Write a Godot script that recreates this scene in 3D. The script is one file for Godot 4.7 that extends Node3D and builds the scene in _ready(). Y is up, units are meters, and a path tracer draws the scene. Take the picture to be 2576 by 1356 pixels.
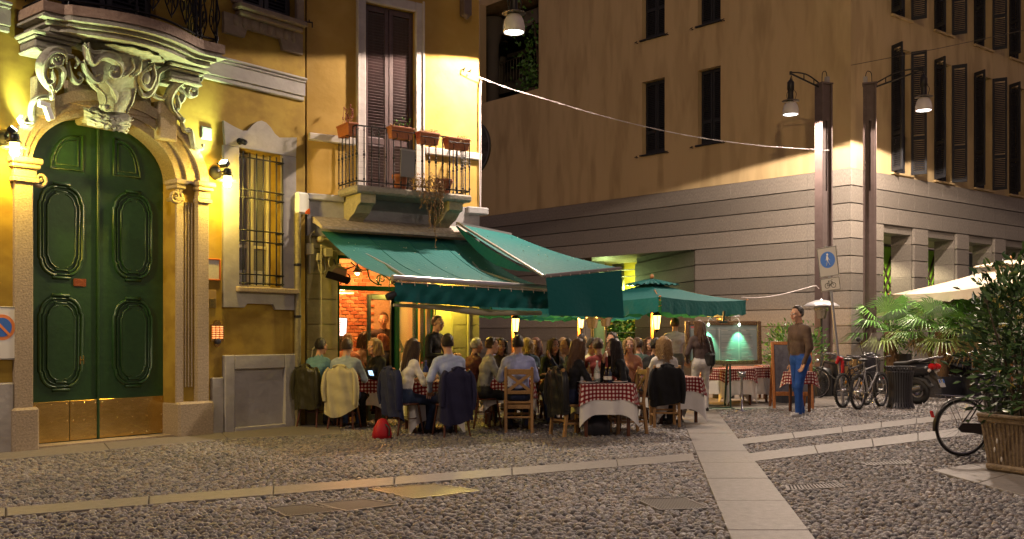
extends Node3D
# A piazza corner at night: palazzo portal, restaurant terrace under awnings, stone-clad building, street lamps.
# Surveyed distances: eye height 1.45 m; gp() = point on the ground seen in a given direction, wall.q() = point on a wall plane.
const FOC := 2450.0
const CX := 1288.0
const HY := 840.0
const EYE := 1.45
var taken := {}
var mats := {}
var tex := {}
var rng := RandomNumberGenerator.new()

func gp(x: float, y: float) -> Vector3:
	var z := EYE * FOC / (y - HY)
	return Vector3((x - CX) / FOC * z, 0, -z)
func at(x: float, y: float, z: float) -> Vector3:
	return Vector3((x - CX) / FOC * z, EYE + (HY - y) / FOC * z, -z)

class Wall:
	var o: Vector3
	var t: Vector3
	var n: Vector3
	func _init(ox: float, oz: float, tx: float, tz: float):
		o = Vector3(ox, 0, oz); t = Vector3(tx, 0, tz).normalized(); n = Vector3(-t.z, 0, t.x)
	func xf() -> Transform3D:
		return Transform3D(Basis(t, Vector3.UP, n), o)
	func at(u: float, h: float, out := 0.0) -> Vector3:
		return o + t * u + Vector3.UP * h + n * out
	func q(x: float, y: float, out := 0.0) -> Vector3:      # (u, h, out)
		var d := Vector3((x - 1288.0) / 2450.0, (840.0 - y) / 2450.0, -1)
		var e := Vector3(0, 1.45, 0)
		var k: float = (out - n.dot(e - o)) / n.dot(d)
		var p := e + d * k
		return Vector3((p - o).dot(t), p.y, out)
	func turned(u: float, h: float, out := 0.0) -> Transform3D:
		return Transform3D(Basis(t, Vector3.UP, n), at(u, h, out))

class MB:
	var st := SurfaceTool.new()
	var sg := -1
	var colored := false
	var col := Color.WHITE
	var count := 0
	func _init():
		st.begin(Mesh.PRIMITIVE_TRIANGLES)
	func tri(a: Vector3, b: Vector3, c: Vector3):
		st.set_smooth_group(sg)
		if colored: st.set_color(col)
		st.add_vertex(a); st.add_vertex(c); st.add_vertex(b)
		count += 1
	func quad(a: Vector3, b: Vector3, c: Vector3, d: Vector3):
		tri(a, b, c); tri(a, c, d)
	func quv(p: Array, uv: Array):
		st.set_smooth_group(sg)
		for k in [0, 2, 1, 0, 3, 2]:
			st.set_uv(uv[k])
			if colored: st.set_color(col)
			st.add_vertex(p[k])
	func box(c: Vector3, s: Vector3, b := Basis.IDENTITY, bev := 0.0):
		sg = -1
		var h := s * 0.5
		if bev <= 0.0:
			var p := []
			for k in 8:
				p.append(c + b * Vector3(h.x if k & 1 else -h.x, h.y if k & 2 else -h.y, h.z if k & 4 else -h.z))
			for f in [[4, 5, 7, 6], [1, 0, 2, 3], [5, 1, 3, 7], [0, 4, 6, 2], [6, 7, 3, 2], [0, 1, 5, 4]]:
				quad(p[f[0]], p[f[1]], p[f[2]], p[f[3]])
			return
		bev = minf(bev, minf(h.x, minf(h.y, h.z)) * 0.9)
		var q := []
		for k in 8:
			var s3 := Vector3(1 if k & 1 else -1, 1 if k & 2 else -1, 1 if k & 4 else -1)
			var row := []
			for ax in 3:
				var e := h - Vector3.ONE * bev
				e[ax] = h[ax]
				row.append(c + b * (e * s3))
			q.append(row)
		for f in [[4, 5, 7, 6, 2], [1, 0, 2, 3, 2], [5, 1, 3, 7, 0], [0, 4, 6, 2, 0], [6, 7, 3, 2, 1], [0, 1, 5, 4, 1]]:
			quad(q[f[0]][f[4]], q[f[1]][f[4]], q[f[2]][f[4]], q[f[3]][f[4]])
		for e in [[5, 4, 2, 1], [6, 7, 2, 1], [0, 1, 2, 1], [3, 2, 2, 1], [4, 6, 2, 0], [7, 5, 2, 0], [2, 0, 2, 0], [1, 3, 2, 0], [7, 3, 1, 0], [2, 6, 1, 0], [1, 5, 1, 0], [4, 0, 1, 0]]:
			quad(q[e[0]][e[2]], q[e[1]][e[2]], q[e[1]][e[3]], q[e[0]][e[3]])
		for k in 8:
			var odd := (1 if k & 1 else 0) + (1 if k & 2 else 0) + (1 if k & 4 else 0)
			if odd % 2 == 1: tri(q[k][0], q[k][1], q[k][2])
			else: tri(q[k][0], q[k][2], q[k][1])
	func boxm(lo: Vector3, hi: Vector3, bev := 0.0):
		box((lo + hi) * 0.5, (hi - lo).abs(), Basis.IDENTITY, bev)
	func beam(a: Vector3, b: Vector3, w: float, d: float, bev := 0.0, up := Vector3.UP):
		var y := (b - a).normalized()
		var x := y.cross(up)
		if x.length() < 0.01: x = y.cross(Vector3.RIGHT)
		x = x.normalized()
		box((a + b) * 0.5, Vector3(w, a.distance_to(b), d), Basis(x, y, x.cross(y)), bev)
	func ring(c: Vector3, x: Vector3, y: Vector3, n: int) -> PackedVector3Array:
		var r := PackedVector3Array()
		for k in n:
			var a := TAU * k / n
			r.append(c + x * cos(a) + y * sin(a))
		return r
	func join(r0: PackedVector3Array, r1: PackedVector3Array):     # rings run counter-clockwise seen from r1's side
		var n := r0.size()
		for k in n:
			var m := (k + 1) % n
			quad(r0[k], r0[m], r1[m], r1[k])
	func cap(r: PackedVector3Array, front: bool):
		var c := Vector3.ZERO
		for p in r: c += p
		c /= r.size()
		var keep := sg
		sg = -1
		for k in r.size():
			var m := (k + 1) % r.size()
			if front: tri(c, r[k], r[m])
			else: tri(c, r[m], r[k])
		sg = keep
	func tube(pts: Array, rad, n := 6, closed := false, flat := 1.0, hint := Vector3.UP, caps := true):
		sg = 1
		var m := pts.size()
		var prev := PackedVector3Array()
		var first := PackedVector3Array()
		var x := Vector3.ZERO
		for i in m:
			var d: Vector3
			if closed: d = pts[(i + 1) % m] - pts[(i - 1 + m) % m]
			else: d = pts[mini(i + 1, m - 1)] - pts[maxi(i - 1, 0)]
			d = d.normalized()
			if i == 0:
				x = hint.cross(d)
				if x.length() < 0.05: x = Vector3(0.31, 0.2, 0.93).cross(d)
			x = (x - d * x.dot(d)).normalized()
			var r: float = rad[i] if rad is Array else rad
			var rg := ring(pts[i], x * r, d.cross(x) * r * flat, n)
			if i == 0:
				first = rg
				if caps and not closed: cap(rg, false)
			else: join(prev, rg)
			prev = rg
		if closed: join(prev, first)
		elif caps: cap(prev, true)
	func rod(a: Vector3, b: Vector3, r: float, n := 6, r2 := -1.0):
		tube([a, b], [r, r if r2 < 0 else r2], n)
	func lathe(prof: Array, n := 16, f := Transform3D.IDENTITY, smooth := true, sx := 1.0, sz := 1.0, caps := true):   # Vector2(radius, height), upwards
		sg = 1 if smooth else -1
		var prev := PackedVector3Array()
		for i in prof.size():
			var p: Vector2 = prof[i]
			var rg := ring(f * Vector3(0, p.y, 0), f.basis * Vector3(0, 0, maxf(p.x, 0.0005) * sz), f.basis * Vector3(maxf(p.x, 0.0005) * sx, 0, 0), n)
			if i > 0: join(prev, rg)
			elif caps and p.x > 0.003: cap(rg, false)
			prev = rg
		if caps and prof[-1].x > 0.003: cap(prev, true)
	func prism(poly: Array, z0: float, z1: float, f := Transform3D.IDENTITY, smooth := false):    # a polygon in x, y pulled along z
		var pp := PackedVector2Array(poly)
		if Geometry2D.is_polygon_clockwise(pp): pp.reverse()
		var idx := Geometry2D.triangulate_polygon(pp)
		sg = -1
		for k in range(0, idx.size(), 3):
			var a := pp[idx[k]]; var b := pp[idx[k + 1]]; var c := pp[idx[k + 2]]
			if (b - a).cross(c - a) < 0:
				var t := b; b = c; c = t
			tri(f * Vector3(a.x, a.y, z1), f * Vector3(b.x, b.y, z1), f * Vector3(c.x, c.y, z1))
			tri(f * Vector3(a.x, a.y, z0), f * Vector3(c.x, c.y, z0), f * Vector3(b.x, b.y, z0))
		sg = 1 if smooth else -1
		for k in pp.size():
			var a := pp[k]; var b := pp[(k + 1) % pp.size()]
			quad(f * Vector3(a.x, a.y, z0), f * Vector3(b.x, b.y, z0), f * Vector3(b.x, b.y, z1), f * Vector3(a.x, a.y, z1))
	func band(outer: Array, inner: Array, z0: float, z1: float, open := true):     # a flat strip between two lines of as many points, pulled along z
		sg = -1
		var m := outer.size()
		for k in (m - 1 if open else m):
			var j := (k + 1) % m
			var a: Vector2 = outer[k]; var b: Vector2 = outer[j]; var c: Vector2 = inner[j]; var d: Vector2 = inner[k]
			if (b - a).cross(d - a) < 0:
				var s := a; a = b; b = s
				s = d; d = c; c = s
			quad(Vector3(a.x, a.y, z1), Vector3(b.x, b.y, z1), Vector3(c.x, c.y, z1), Vector3(d.x, d.y, z1))
			quad(Vector3(a.x, a.y, z0), Vector3(b.x, b.y, z0), Vector3(b.x, b.y, z1), Vector3(a.x, a.y, z1))
			quad(Vector3(c.x, c.y, z0), Vector3(d.x, d.y, z0), Vector3(d.x, d.y, z1), Vector3(c.x, c.y, z1))
			if open and k == 0: quad(Vector3(d.x, d.y, z0), Vector3(a.x, a.y, z0), Vector3(a.x, a.y, z1), Vector3(d.x, d.y, z1))
			if open and k == m - 2: quad(Vector3(b.x, b.y, z0), Vector3(c.x, c.y, z0), Vector3(c.x, c.y, z1), Vector3(b.x, b.y, z1))
	func ellip(c: Vector3, r: Vector3, b := Basis.IDENTITY, nu := 10, nv := 6):
		sg = 1
		var prev := PackedVector3Array()
		for i in nv + 1:
			var a := -PI / 2 + PI * i / nv
			var s := maxf(cos(a), 0.002)
			var rg := ring(c + b * Vector3(0, sin(a) * r.y, 0), b * Vector3(0, 0, r.z * s), b * Vector3(r.x * s, 0, 0), nu)
			if i > 0: join(prev, rg)
			prev = rg
	func sheet(nu: int, nv: int, fn: Callable, uvs := false, both := 0.0):      # fn(u, v) -> Vector3, 0..1; both > 0 gives it thickness
		sg = 1
		var g := []
		for j in nv + 1:
			var row := PackedVector3Array()
			for i in nu + 1: row.append(fn.call(float(i) / nu, float(j) / nv))
			g.append(row)
		for j in nv:
			for i in nu:
				if uvs:
					quv([g[j][i], g[j][i + 1], g[j + 1][i + 1], g[j + 1][i]], [Vector2(float(i) / nu, float(j) / nv), Vector2(float(i + 1) / nu, float(j) / nv), Vector2(float(i + 1) / nu, float(j + 1) / nv), Vector2(float(i) / nu, float(j + 1) / nv)])
				else: quad(g[j][i], g[j][i + 1], g[j + 1][i + 1], g[j + 1][i])
		if both > 0.0:
			sg = 2
			for j in nv:
				for i in nu:
					var nn: Vector3 = (g[j][i + 1] - g[j][i]).cross(g[j + 1][i] - g[j][i]).normalized() * both
					quad(g[j][i] - nn, g[j + 1][i] - nn, g[j + 1][i + 1] - nn, g[j][i + 1] - nn)
	func done() -> ArrayMesh:
		st.generate_normals()
		st.index()
		return st.commit()

# ---- naming and placing
func numbered(n: String) -> String:
	if not taken.has(n):
		taken[n] = 0
		return n
	taken[n] += 1
	return "%s_%03d" % [n, taken[n]]
func tag(o: Node3D, label: String, category: String, group := "", kind := ""):
	if label: o.set_meta("label", label)
	if category: o.set_meta("category", category)
	if group: o.set_meta("group", group)
	if kind: o.set_meta("kind", kind)
func thing(called: String, label: String, category: String, xf := Transform3D.IDENTITY, group := "") -> Node3D:
	var o := Node3D.new()
	o.name = numbered(called)
	add_child(o)
	o.transform = xf
	tag(o, label, category, group)
	return o
func part(called: String, mb, mat: Material, parent: Node3D, xf := Transform3D.IDENTITY) -> MeshInstance3D:
	var o := MeshInstance3D.new()
	o.mesh = mb.done() if mb is MB else mb
	o.material_override = mat
	o.transform = xf
	if parent == self:
		o.name = numbered(called)
		add_child(o)
	else:
		o.name = called
		parent.add_child(o, true)
	return o
func sub(parent: Node3D, called: String, xf := Transform3D.IDENTITY) -> Node3D:
	var o := Node3D.new()
	o.name = called
	o.transform = xf
	parent.add_child(o, true)
	return o
func dup(src: Node3D, called: String, label: String, xf: Transform3D, group := "") -> Node3D:
	var o: Node3D = src.duplicate()
	o.name = numbered(called)
	add_child(o)
	o.transform = xf
	o.set_meta("label", label)
	if group: o.set_meta("group", group)
	return o
func place(p: Vector3, yaw := 0.0, s := 1.0) -> Transform3D:
	return Transform3D(Basis(Vector3.UP, yaw).scaled(Vector3.ONE * s), p)

# ---- materials
func lin(r: float, g: float, b: float) -> Color:
	return Color(r, g, b).linear_to_srgb()
func noise_tex(key: String, freq: float, ramp: Array, size := 512, octaves := 5, kind := FastNoiseLite.TYPE_SIMPLEX_SMOOTH, warp := 0.0, cell := -1) -> Texture2D:
	if tex.has(key): return tex[key]
	var n := FastNoiseLite.new()
	n.noise_type = kind; n.frequency = freq; n.fractal_octaves = octaves; n.seed = key.hash() % 10000
	if cell >= 0: n.cellular_return_type = cell
	if warp > 0.0:
		n.domain_warp_enabled = true; n.domain_warp_amplitude = warp; n.domain_warp_frequency = freq * 1.5
	var t := NoiseTexture2D.new()
	t.width = size; t.height = size; t.seamless = true; t.noise = n
	if ramp:
		var g := Gradient.new()
		var off := PackedFloat32Array(); var cols := PackedColorArray()
		for r in ramp:
			off.append(r[0]); cols.append(r[1])
		g.offsets = off; g.colors = cols
		t.color_ramp = g
	tex[key] = t
	return t
func mat(key: String, c: Color, rough := 0.8, metal := 0.0) -> StandardMaterial3D:
	if mats.has(key): return mats[key]
	var m := StandardMaterial3D.new()
	m.resource_name = key
	m.albedo_color = c.linear_to_srgb(); m.roughness = rough; m.metallic = metal
	m.metallic_specular = 0.5
	mats[key] = m
	return m
# a surface mottled between two linear colours, with fine relief
func worn(key: String, a: Color, b: Color, rough := 0.85, scale := 0.5, bump := 0.6, freq := 0.012, stretch := Vector3.ONE, world := true, metal := 0.0) -> StandardMaterial3D:
	if mats.has(key): return mats[key]
	var m := mat(key, Color.WHITE, rough, metal)
	m.albedo_texture = noise_tex(key, freq, [[0.15, a.linear_to_srgb()], [0.45, a.lerp(b, 0.5).linear_to_srgb()], [0.55, a.lerp(b, 0.4).linear_to_srgb()], [0.85, b.linear_to_srgb()]], 512, 6, FastNoiseLite.TYPE_SIMPLEX_SMOOTH, 25.0)
	m.uv1_triplanar = true; m.uv1_world_triplanar = world
	m.uv1_scale = stretch * scale
	m.uv1_triplanar_sharpness = 4.0
	if bump > 0.0:
		m.heightmap_enabled = true; m.heightmap_scale = bump
		m.heightmap_texture = noise_tex("relief", 0.03, [], 512, 6)
	return m
func glow(key: String, c: Color, e: float) -> StandardMaterial3D:
	var m := mat(key, Color(0.8, 0.8, 0.8), 0.4)
	m.emission_enabled = true; m.emission = c; m.emission_energy_multiplier = e
	return m
func glass(key: String, c: Color, a := 0.12, rough := 0.03) -> StandardMaterial3D:
	var m := mat(key, c, rough)
	m.transparency = BaseMaterial3D.TRANSPARENCY_ALPHA
	m.albedo_color.a = a
	return m
func cloth(key: String, c: Color, rough := 0.9, back := 0.0) -> StandardMaterial3D:
	if mats.has(key): return mats[key]
	var m := mat(key, c, rough)
	m.rim_enabled = true; m.rim = 0.25; m.rim_tint = 0.6
	m.metallic_specular = 0.35
	m.heightmap_enabled = true; m.heightmap_scale = 0.25
	m.heightmap_texture = noise_tex("folds", 0.02, [], 256, 4)
	m.uv1_triplanar = true; m.uv1_world_triplanar = false; m.uv1_scale = Vector3.ONE * 2.5
	if back > 0.0:
		m.backlight_enabled = true; m.backlight = Color(back, back, back)
	return m
func omni(p: Vector3, c: Color, e: float, size := 0.05, rang := 12.0, parent: Node3D = self):
	var l := OmniLight3D.new()
	l.name = "lamp_glow"
	l.light_color = c; l.light_energy = e; l.light_size = size; l.omni_range = rang; l.omni_attenuation = 2.0; l.shadow_enabled = true
	parent.add_child(l, true)
	l.position = p
func spot(p: Vector3, aim: Vector3, c: Color, e: float, ang: float, size := 0.1, blend := 0.1, rang := 30.0, parent: Node3D = self):
	var l := SpotLight3D.new()
	l.name = "lamp_beam"
	l.light_color = c; l.light_energy = e; l.light_size = size; l.spot_range = rang; l.spot_attenuation = 2.0; l.spot_angle = ang; l.spot_angle_attenuation = blend; l.shadow_enabled = true
	parent.add_child(l, true)
	var d := aim.normalized()
	var up := Vector3.UP if absf(d.y) < 0.95 else Vector3.FORWARD
	l.transform = Transform3D(Basis.looking_at(d, up), p)

var w1 := Wall.new(-6.163, -11.72, 0.63, -0.7765)
var w2 := Wall.new(-3.2295, -15.3357, 0.8275, -0.5614)
var wl := Wall.new(8.694, -25.0, 0.6825, 0.731)
var wr := Wall.new(8.694, -25.0, 0.789, -0.614)

# a wall of rectangles with rectangular openings; u, h in its plane, thickness behind it
func wall_mb(us: Array, hs: Array, hole: Callable, thick: float, front := 0.0, mb: MB = null) -> MB:
	if mb == null: mb = MB.new()
	var solid := func(i, j): return i >= 0 and j >= 0 and i < us.size() - 1 and j < hs.size() - 1 and not hole.call((us[i] + us[i + 1]) * 0.5, (hs[j] + hs[j + 1]) * 0.5)
	mb.sg = -1
	var b := front - thick
	for i in us.size() - 1:
		for j in hs.size() - 1:
			if not solid.call(i, j): continue
			var a0: float = us[i]; var a1: float = us[i + 1]; var h0: float = hs[j]; var h1: float = hs[j + 1]
			mb.quad(Vector3(a0, h0, front), Vector3(a1, h0, front), Vector3(a1, h1, front), Vector3(a0, h1, front))
			mb.quad(Vector3(a1, h0, b), Vector3(a0, h0, b), Vector3(a0, h1, b), Vector3(a1, h1, b))
			if not solid.call(i + 1, j): mb.quad(Vector3(a1, h0, front), Vector3(a1, h0, b), Vector3(a1, h1, b), Vector3(a1, h1, front))
			if not solid.call(i - 1, j): mb.quad(Vector3(a0, h0, b), Vector3(a0, h0, front), Vector3(a0, h1, front), Vector3(a0, h1, b))
			if not solid.call(i, j + 1): mb.quad(Vector3(a0, h1, front), Vector3(a1, h1, front), Vector3(a1, h1, b), Vector3(a0, h1, b))
			if not solid.call(i, j - 1): mb.quad(Vector3(a0, h0, b), Vector3(a1, h0, b), Vector3(a1, h0, front), Vector3(a0, h0, front))
	return mb
func inside(rects: Array) -> Callable:
	return func(u, h):
		for r in rects:
			if u > r[0] and u < r[1] and h > r[2] and h < r[3]: return true
		return false

# ---- ground
var keepout: Array = []
func g2(x: float, y: float) -> Vector2:
	var p := gp(x, y)
	return Vector2(p.x, p.z)
func slab_quad(mb: MB, a: Vector2, b: Vector2, c: Vector2, d: Vector2, y0: float, y1: float):
	# a chamfered slab with a joint left round it
	var ctr := (a + b + c + d) * 0.25
	var pts := [a, b, c, d]
	if (b - a).cross(c - a) > 0: pts = [a, d, c, b]
	var top := []; var low := []; var bot := []
	for p in pts:
		var q: Vector2 = p
		var dir := (ctr - q).normalized()
		top.append(Vector3(q.x + dir.x * 0.013, y1, q.y + dir.y * 0.013))
		low.append(Vector3(q.x + dir.x * 0.005, y1 - 0.007, q.y + dir.y * 0.005))
		bot.append(Vector3(q.x + dir.x * 0.005, y0, q.y + dir.y * 0.005))
	mb.sg = -1
	mb.quad(top[0], top[1], top[2], top[3])
	for k in 4:
		var m := (k + 1) % 4
		mb.quad(low[k], low[m], top[m], top[k])
		mb.quad(bot[k], bot[m], low[m], low[k])
func strip(called: String, la: Vector2, lb: Vector2, ra: Vector2, rb: Vector2, length: float, m: Material, drain := -1):
	var o := thing(called, "", "")
	o.set_meta("kind", "structure")
	var n := maxi(1, int(round(la.distance_to(lb) / length)))
	for k in n:
		var t0 := float(k) / n; var t1 := float(k + 1) / n
		if k > 0: t0 += 0.12 * sin(k * 7.3) / n
		if k < n - 1: t1 += 0.12 * sin((k + 1) * 7.3) / n
		var mb := MB.new()
		slab_quad(mb, la.lerp(lb, t0), ra.lerp(rb, t0), ra.lerp(rb, t1), la.lerp(lb, t1), -0.05, 0.028 + 0.0025 * sin(k * 3.1))
		part("paving_slab", mb, m, o)
	keepout.append(PackedVector2Array([la, lb, rb, ra]))
func grate(label: String, c: Array, bars: int, m: Material):
	var p := []
	for q in c: p.append(g2(q[0], q[1]))
	var o := thing("drain_grate", label, "grate", Transform3D.IDENTITY, "metal grates let into the cobbles")
	keepout.append(PackedVector2Array(p))
	var mb := MB.new()
	for k in 4:
		var a: Vector2 = p[k]; var b: Vector2 = p[(k + 1) % 4]
		mb.beam(Vector3(a.x, 0.012, a.y), Vector3(b.x, 0.012, b.y), 0.018, 0.03)
	part("frame", mb, m, o)
	mb = MB.new()
	mb.quad(Vector3(p[3].x, -0.03, p[3].y), Vector3(p[2].x, -0.03, p[2].y), Vector3(p[1].x, -0.03, p[1].y), Vector3(p[0].x, -0.03, p[0].y))
	part("pit", mb, mat("pit_dark", Color(0.01, 0.01, 0.01), 1.0), o)
	for k in bars:
		var t := (k + 0.5) / bars
		var a: Vector2 = p[0].lerp(p[1], t); var b: Vector2 = p[3].lerp(p[2], t)
		mb = MB.new()
		mb.beam(Vector3(a.x, 0.012, a.y), Vector3(b.x, 0.012, b.y), p[0].distance_to(p[1]) / bars * 0.5, 0.02)
		part("bar", mb, m, o)

func build_ground():
	var base := MB.new()
	base.sheet(24, 24, func(u, v): return Vector3(lerpf(-60, 60, u), 0.0, lerpf(30, -90, v)))
	tag(part("ground", base, worn("bedding", Color(0.13, 0.115, 0.1), Color(0.2, 0.18, 0.16), 0.95, 1.5, 0.5), self), "", "", "", "structure")
	var ps := worn("paving_stone", Color(0.17, 0.15, 0.13), Color(0.25, 0.225, 0.2), 0.55, 0.9, 0.12, 0.02)
	ps.detail_enabled = true; ps.detail_blend_mode = BaseMaterial3D.BLEND_MODE_MUL
	ps.detail_albedo = noise_tex("speckle", 0.3, [[0.3, Color(0.72, 0.7, 0.68)], [0.6, Color(1, 1, 1)]], 512, 2)
	strip("stone_runner", g2(1835, 1356).lerp(g2(1710, 1040), -0.5), g2(1706, 1030), g2(2045, 1356).lerp(g2(1805, 1040), -0.5), g2(1798, 1030), 1.15, ps)
	strip("cross_strip", g2(0, 1286).lerp(g2(1744, 1146), -0.35), g2(1744, 1146), g2(0, 1308).lerp(g2(1750, 1164), -0.35), g2(1750, 1164), 1.3, ps)
	strip("cross_strip", g2(1838, 1111), g2(2560, 1026), g2(1850, 1125), g2(2560, 1040), 1.4, ps)
	strip("cross_strip", g2(1866, 1148), g2(2700, 1046), g2(1884, 1168), g2(2700, 1066), 1.4, ps)
	# pavement along the palazzo
	strip("pavement", Vector2(w1.at(-5, 0, 0.66).x, w1.at(-5, 0, 0.66).z), g2(574, 1108), Vector2(w1.at(-5, 0, -0.4).x, w1.at(-5, 0, -0.4).z), Vector2(w1.at(3.3, 0, -0.4).x, w1.at(3.3, 0, -0.4).z), 1.5, ps)
	strip("pavement", g2(574, 1108), g2(860, 1096), Vector2(w1.at(3.3, 0, -0.4).x, w1.at(3.3, 0, -0.4).z), Vector2(w2.at(0.7, 0, -0.4).x, w2.at(0.7, 0, -0.4).z), 1.5, ps)
	# terrace paving between the restaurant and the stone building
	strip("terrace_paving", g2(1706, 1031), Vector2(-2.0, -34), g2(1798, 1031), Vector2(6, -36), 1.6, ps)
	strip("terrace_paving", g2(1800, 1034), Vector2(4.5, -28), g2(2110, 1024), Vector2(9.3, -26), 1.5, ps)
	# slabs under the terracotta planter
	var o := thing("planter_paving", "", "")
	o.set_meta("kind", "structure")
	var f0 := g2(2345, 1190); var f1 := g2(2500, 1163); var f2 := g2(2720, 1195); var f3 := g2(2600, 1262)
	for i in 2:
		for j in 2:
			var mb := MB.new()
			var c := []
			for ij in [[i, j], [i + 1, j], [i + 1, j + 1], [i, j + 1]]:
				c.append(f0.lerp(f1, ij[0] * 0.5).lerp(f3.lerp(f2, ij[0] * 0.5), ij[1] * 0.5))
			slab_quad(mb, c[0], c[1], c[2], c[3], -0.05, 0.03)
			part("paving_slab", mb, ps, o)
	keepout.append(PackedVector2Array([f0, f1, f2, f3]))
	var gm := mat("grate_iron", Color(0.17, 0.155, 0.14), 0.6, 0.35)
	var gb := mat("grate_worn", Color(0.28, 0.25, 0.18), 0.42, 0.8)
	grate("shiny worn metal grate just below the long pale strip, in front of the diners", [[928, 1236], [1088, 1223], [1206, 1241], [1041, 1261]], 22, gb)
	grate("dull metal grate touching corners with a second one, the right of the pair", [[794, 1273], [913, 1262], [1003, 1275], [871, 1293]], 22, gm)
	grate("dull metal grate left of its twin in the bottom foreground", [[674, 1284], [764, 1276], [871, 1291], [720, 1306]], 22, gm)
	grate("dark metal grate in the cobbles left of the stone runner", [[1600, 1262], [1720, 1258], [1785, 1285], [1660, 1290]], 18, gm)
	grate("pale metal grate in the cobbles right of the stone runner", [[1977, 1227], [2104, 1219], [2125, 1231], [1982, 1240]], 16, gm)
	grate("faint thin grate between the two right strips and the planter", [[2167, 1168], [2282, 1161], [2297, 1172], [2182, 1176]], 14, gm)
	# cobbles: the nearest as single stones, the rest as a mass
	var mesh_kinds := []
	for k in 3:
		var mb := MB.new()
		mb.sg = 1
		var rr := RandomNumberGenerator.new(); rr.seed = k + 5
		var prev := PackedVector3Array()
		var n := 8
		var jit := []
		for i in n: jit.append(rr.randf_range(0.88, 1.1))
		for lv in [[1.0, -0.35], [0.97, 0.3], [0.72, 0.78], [0.28, 0.97]]:
			var rg := PackedVector3Array()
			for i in n:
				var a: float = TAU * i / n
				rg.append(Vector3(sin(a) * lv[0] * jit[i], lv[1], cos(a) * lv[0] * jit[(i + 2) % n]))
			if prev: mb.join(prev, rg)
			prev = rg
		mb.sg = 1
		var top := Vector3(0, 1.0, 0)
		for i in n: mb.tri(top, prev[i], prev[(i + 1) % n])
		mesh_kinds.append(mb.done())
	var cm := mat("cobble", Color.WHITE, 0.42)
	cm.vertex_color_use_as_albedo = true
	cm.albedo_texture = noise_tex("cobble_grain", 0.04, [[0.2, Color(0.62, 0.6, 0.58)], [0.7, Color(1, 1, 1)]], 256, 4)
	cm.uv1_triplanar = true; cm.uv1_world_triplanar = true; cm.uv1_scale = Vector3.ONE * 5.0
	var tones := [Color(0.19, 0.178, 0.17), Color(0.135, 0.125, 0.122), Color(0.235, 0.212, 0.185), Color(0.165, 0.138, 0.118), Color(0.1, 0.097, 0.102), Color(0.27, 0.255, 0.236), Color(0.2, 0.183, 0.182), Color(0.21, 0.17, 0.13)]
	var xs: Array[Transform3D] = []
	var cs: Array[Color] = []
	var lane := 0
	var z := -5.6
	var big := FastNoiseLite.new(); big.frequency = 0.35; big.seed = 4
	while z > -27.0:
		var far := absf(z)
		var step := 0.046 if far < 19.0 else 0.066
		var x := -0.62 * far - 1.2 + (lane % 2) * 0.04
		while x < 0.62 * far + 1.2:
			var wdt := rng.randf_range(0.052, 0.086) * step / 0.046
			var p := Vector2(x + wdt * 0.5 + rng.randf_range(-0.01, 0.01), z + rng.randf_range(-0.014, 0.014) + 0.03 * sin(x * 1.3 + z))
			x += wdt
			var skip := false
			for poly in keepout:
				if Geometry2D.is_point_in_polygon(p, poly): skip = true; break
			if skip: continue
			if p.y < -15.0 and (Vector3(p.x, 0, p.y) - w2.o).dot(w2.n) < -0.2 and p.x < 0.2: continue
			if (Vector3(p.x, 0, p.y) - w1.o).dot(w1.n) < 0.2 and p.x < -2.6: continue
			if (Vector3(p.x, 0, p.y) - wl.o).dot(wl.n) < -0.1 and (Vector3(p.x, 0, p.y) - wr.o).dot(wr.n) < -0.1: continue
			var b := Basis(Vector3.UP, rng.randf_range(-0.45, 0.45) + 0.25 * big.get_noise_2d(p.x * 3, p.y * 3)) * Basis(Vector3.RIGHT, rng.randf_range(0.05, 0.4)) * Basis.from_scale(Vector3(wdt * 0.47, rng.randf_range(0.024, 0.036), step * rng.randf_range(0.42, 0.56)))
			xs.append(Transform3D(b, Vector3(p.x, rng.randf_range(-0.012, 0.004), p.y)))
			var c: Color = tones[rng.randi() % tones.size()] * rng.randf_range(0.95, 1.5) * (1.0 + 0.35 * big.get_noise_2d(p.x, p.y))
			cs.append(Color(c.r, c.g, c.b))
		z -= step
		lane += 1
	var field := thing("cobble_paving", "", "")
	field.set_meta("kind", "structure")
	var near := 0
	var tone_mats := []
	for k in tones.size():
		var m: StandardMaterial3D = cm.duplicate()
		m.vertex_color_use_as_albedo = false
		m.albedo_color = (tones[k] * 1.2).linear_to_srgb()
		tone_mats.append(m)
	var lists := [[], [], []]
	for i in xs.size():
		var o3 := xs[i].origin
		if near < 290 and absf(o3.x) < 0.53 * absf(o3.z) and o3.z < -6.9:
			part("cobble", mesh_kinds[i % 3], tone_mats[i * 7 % tones.size()], field, xs[i])
			near += 1
		else: lists[i % 3].append(i)
	for k in 3:
		var mm := MultiMesh.new()
		mm.transform_format = MultiMesh.TRANSFORM_3D
		mm.use_colors = true
		mm.mesh = mesh_kinds[k]
		mm.instance_count = lists[k].size()
		for i in lists[k].size():
			mm.set_instance_transform(i, xs[lists[k][i]])
			mm.set_instance_color(i, cs[lists[k][i]])
		var mi := MultiMeshInstance3D.new()
		mi.name = "cobbles"
		mi.multimesh = mm
		mi.material_override = cm
		mi.set_meta("kind", "stuff")
		field.add_child(mi, true)
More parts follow.
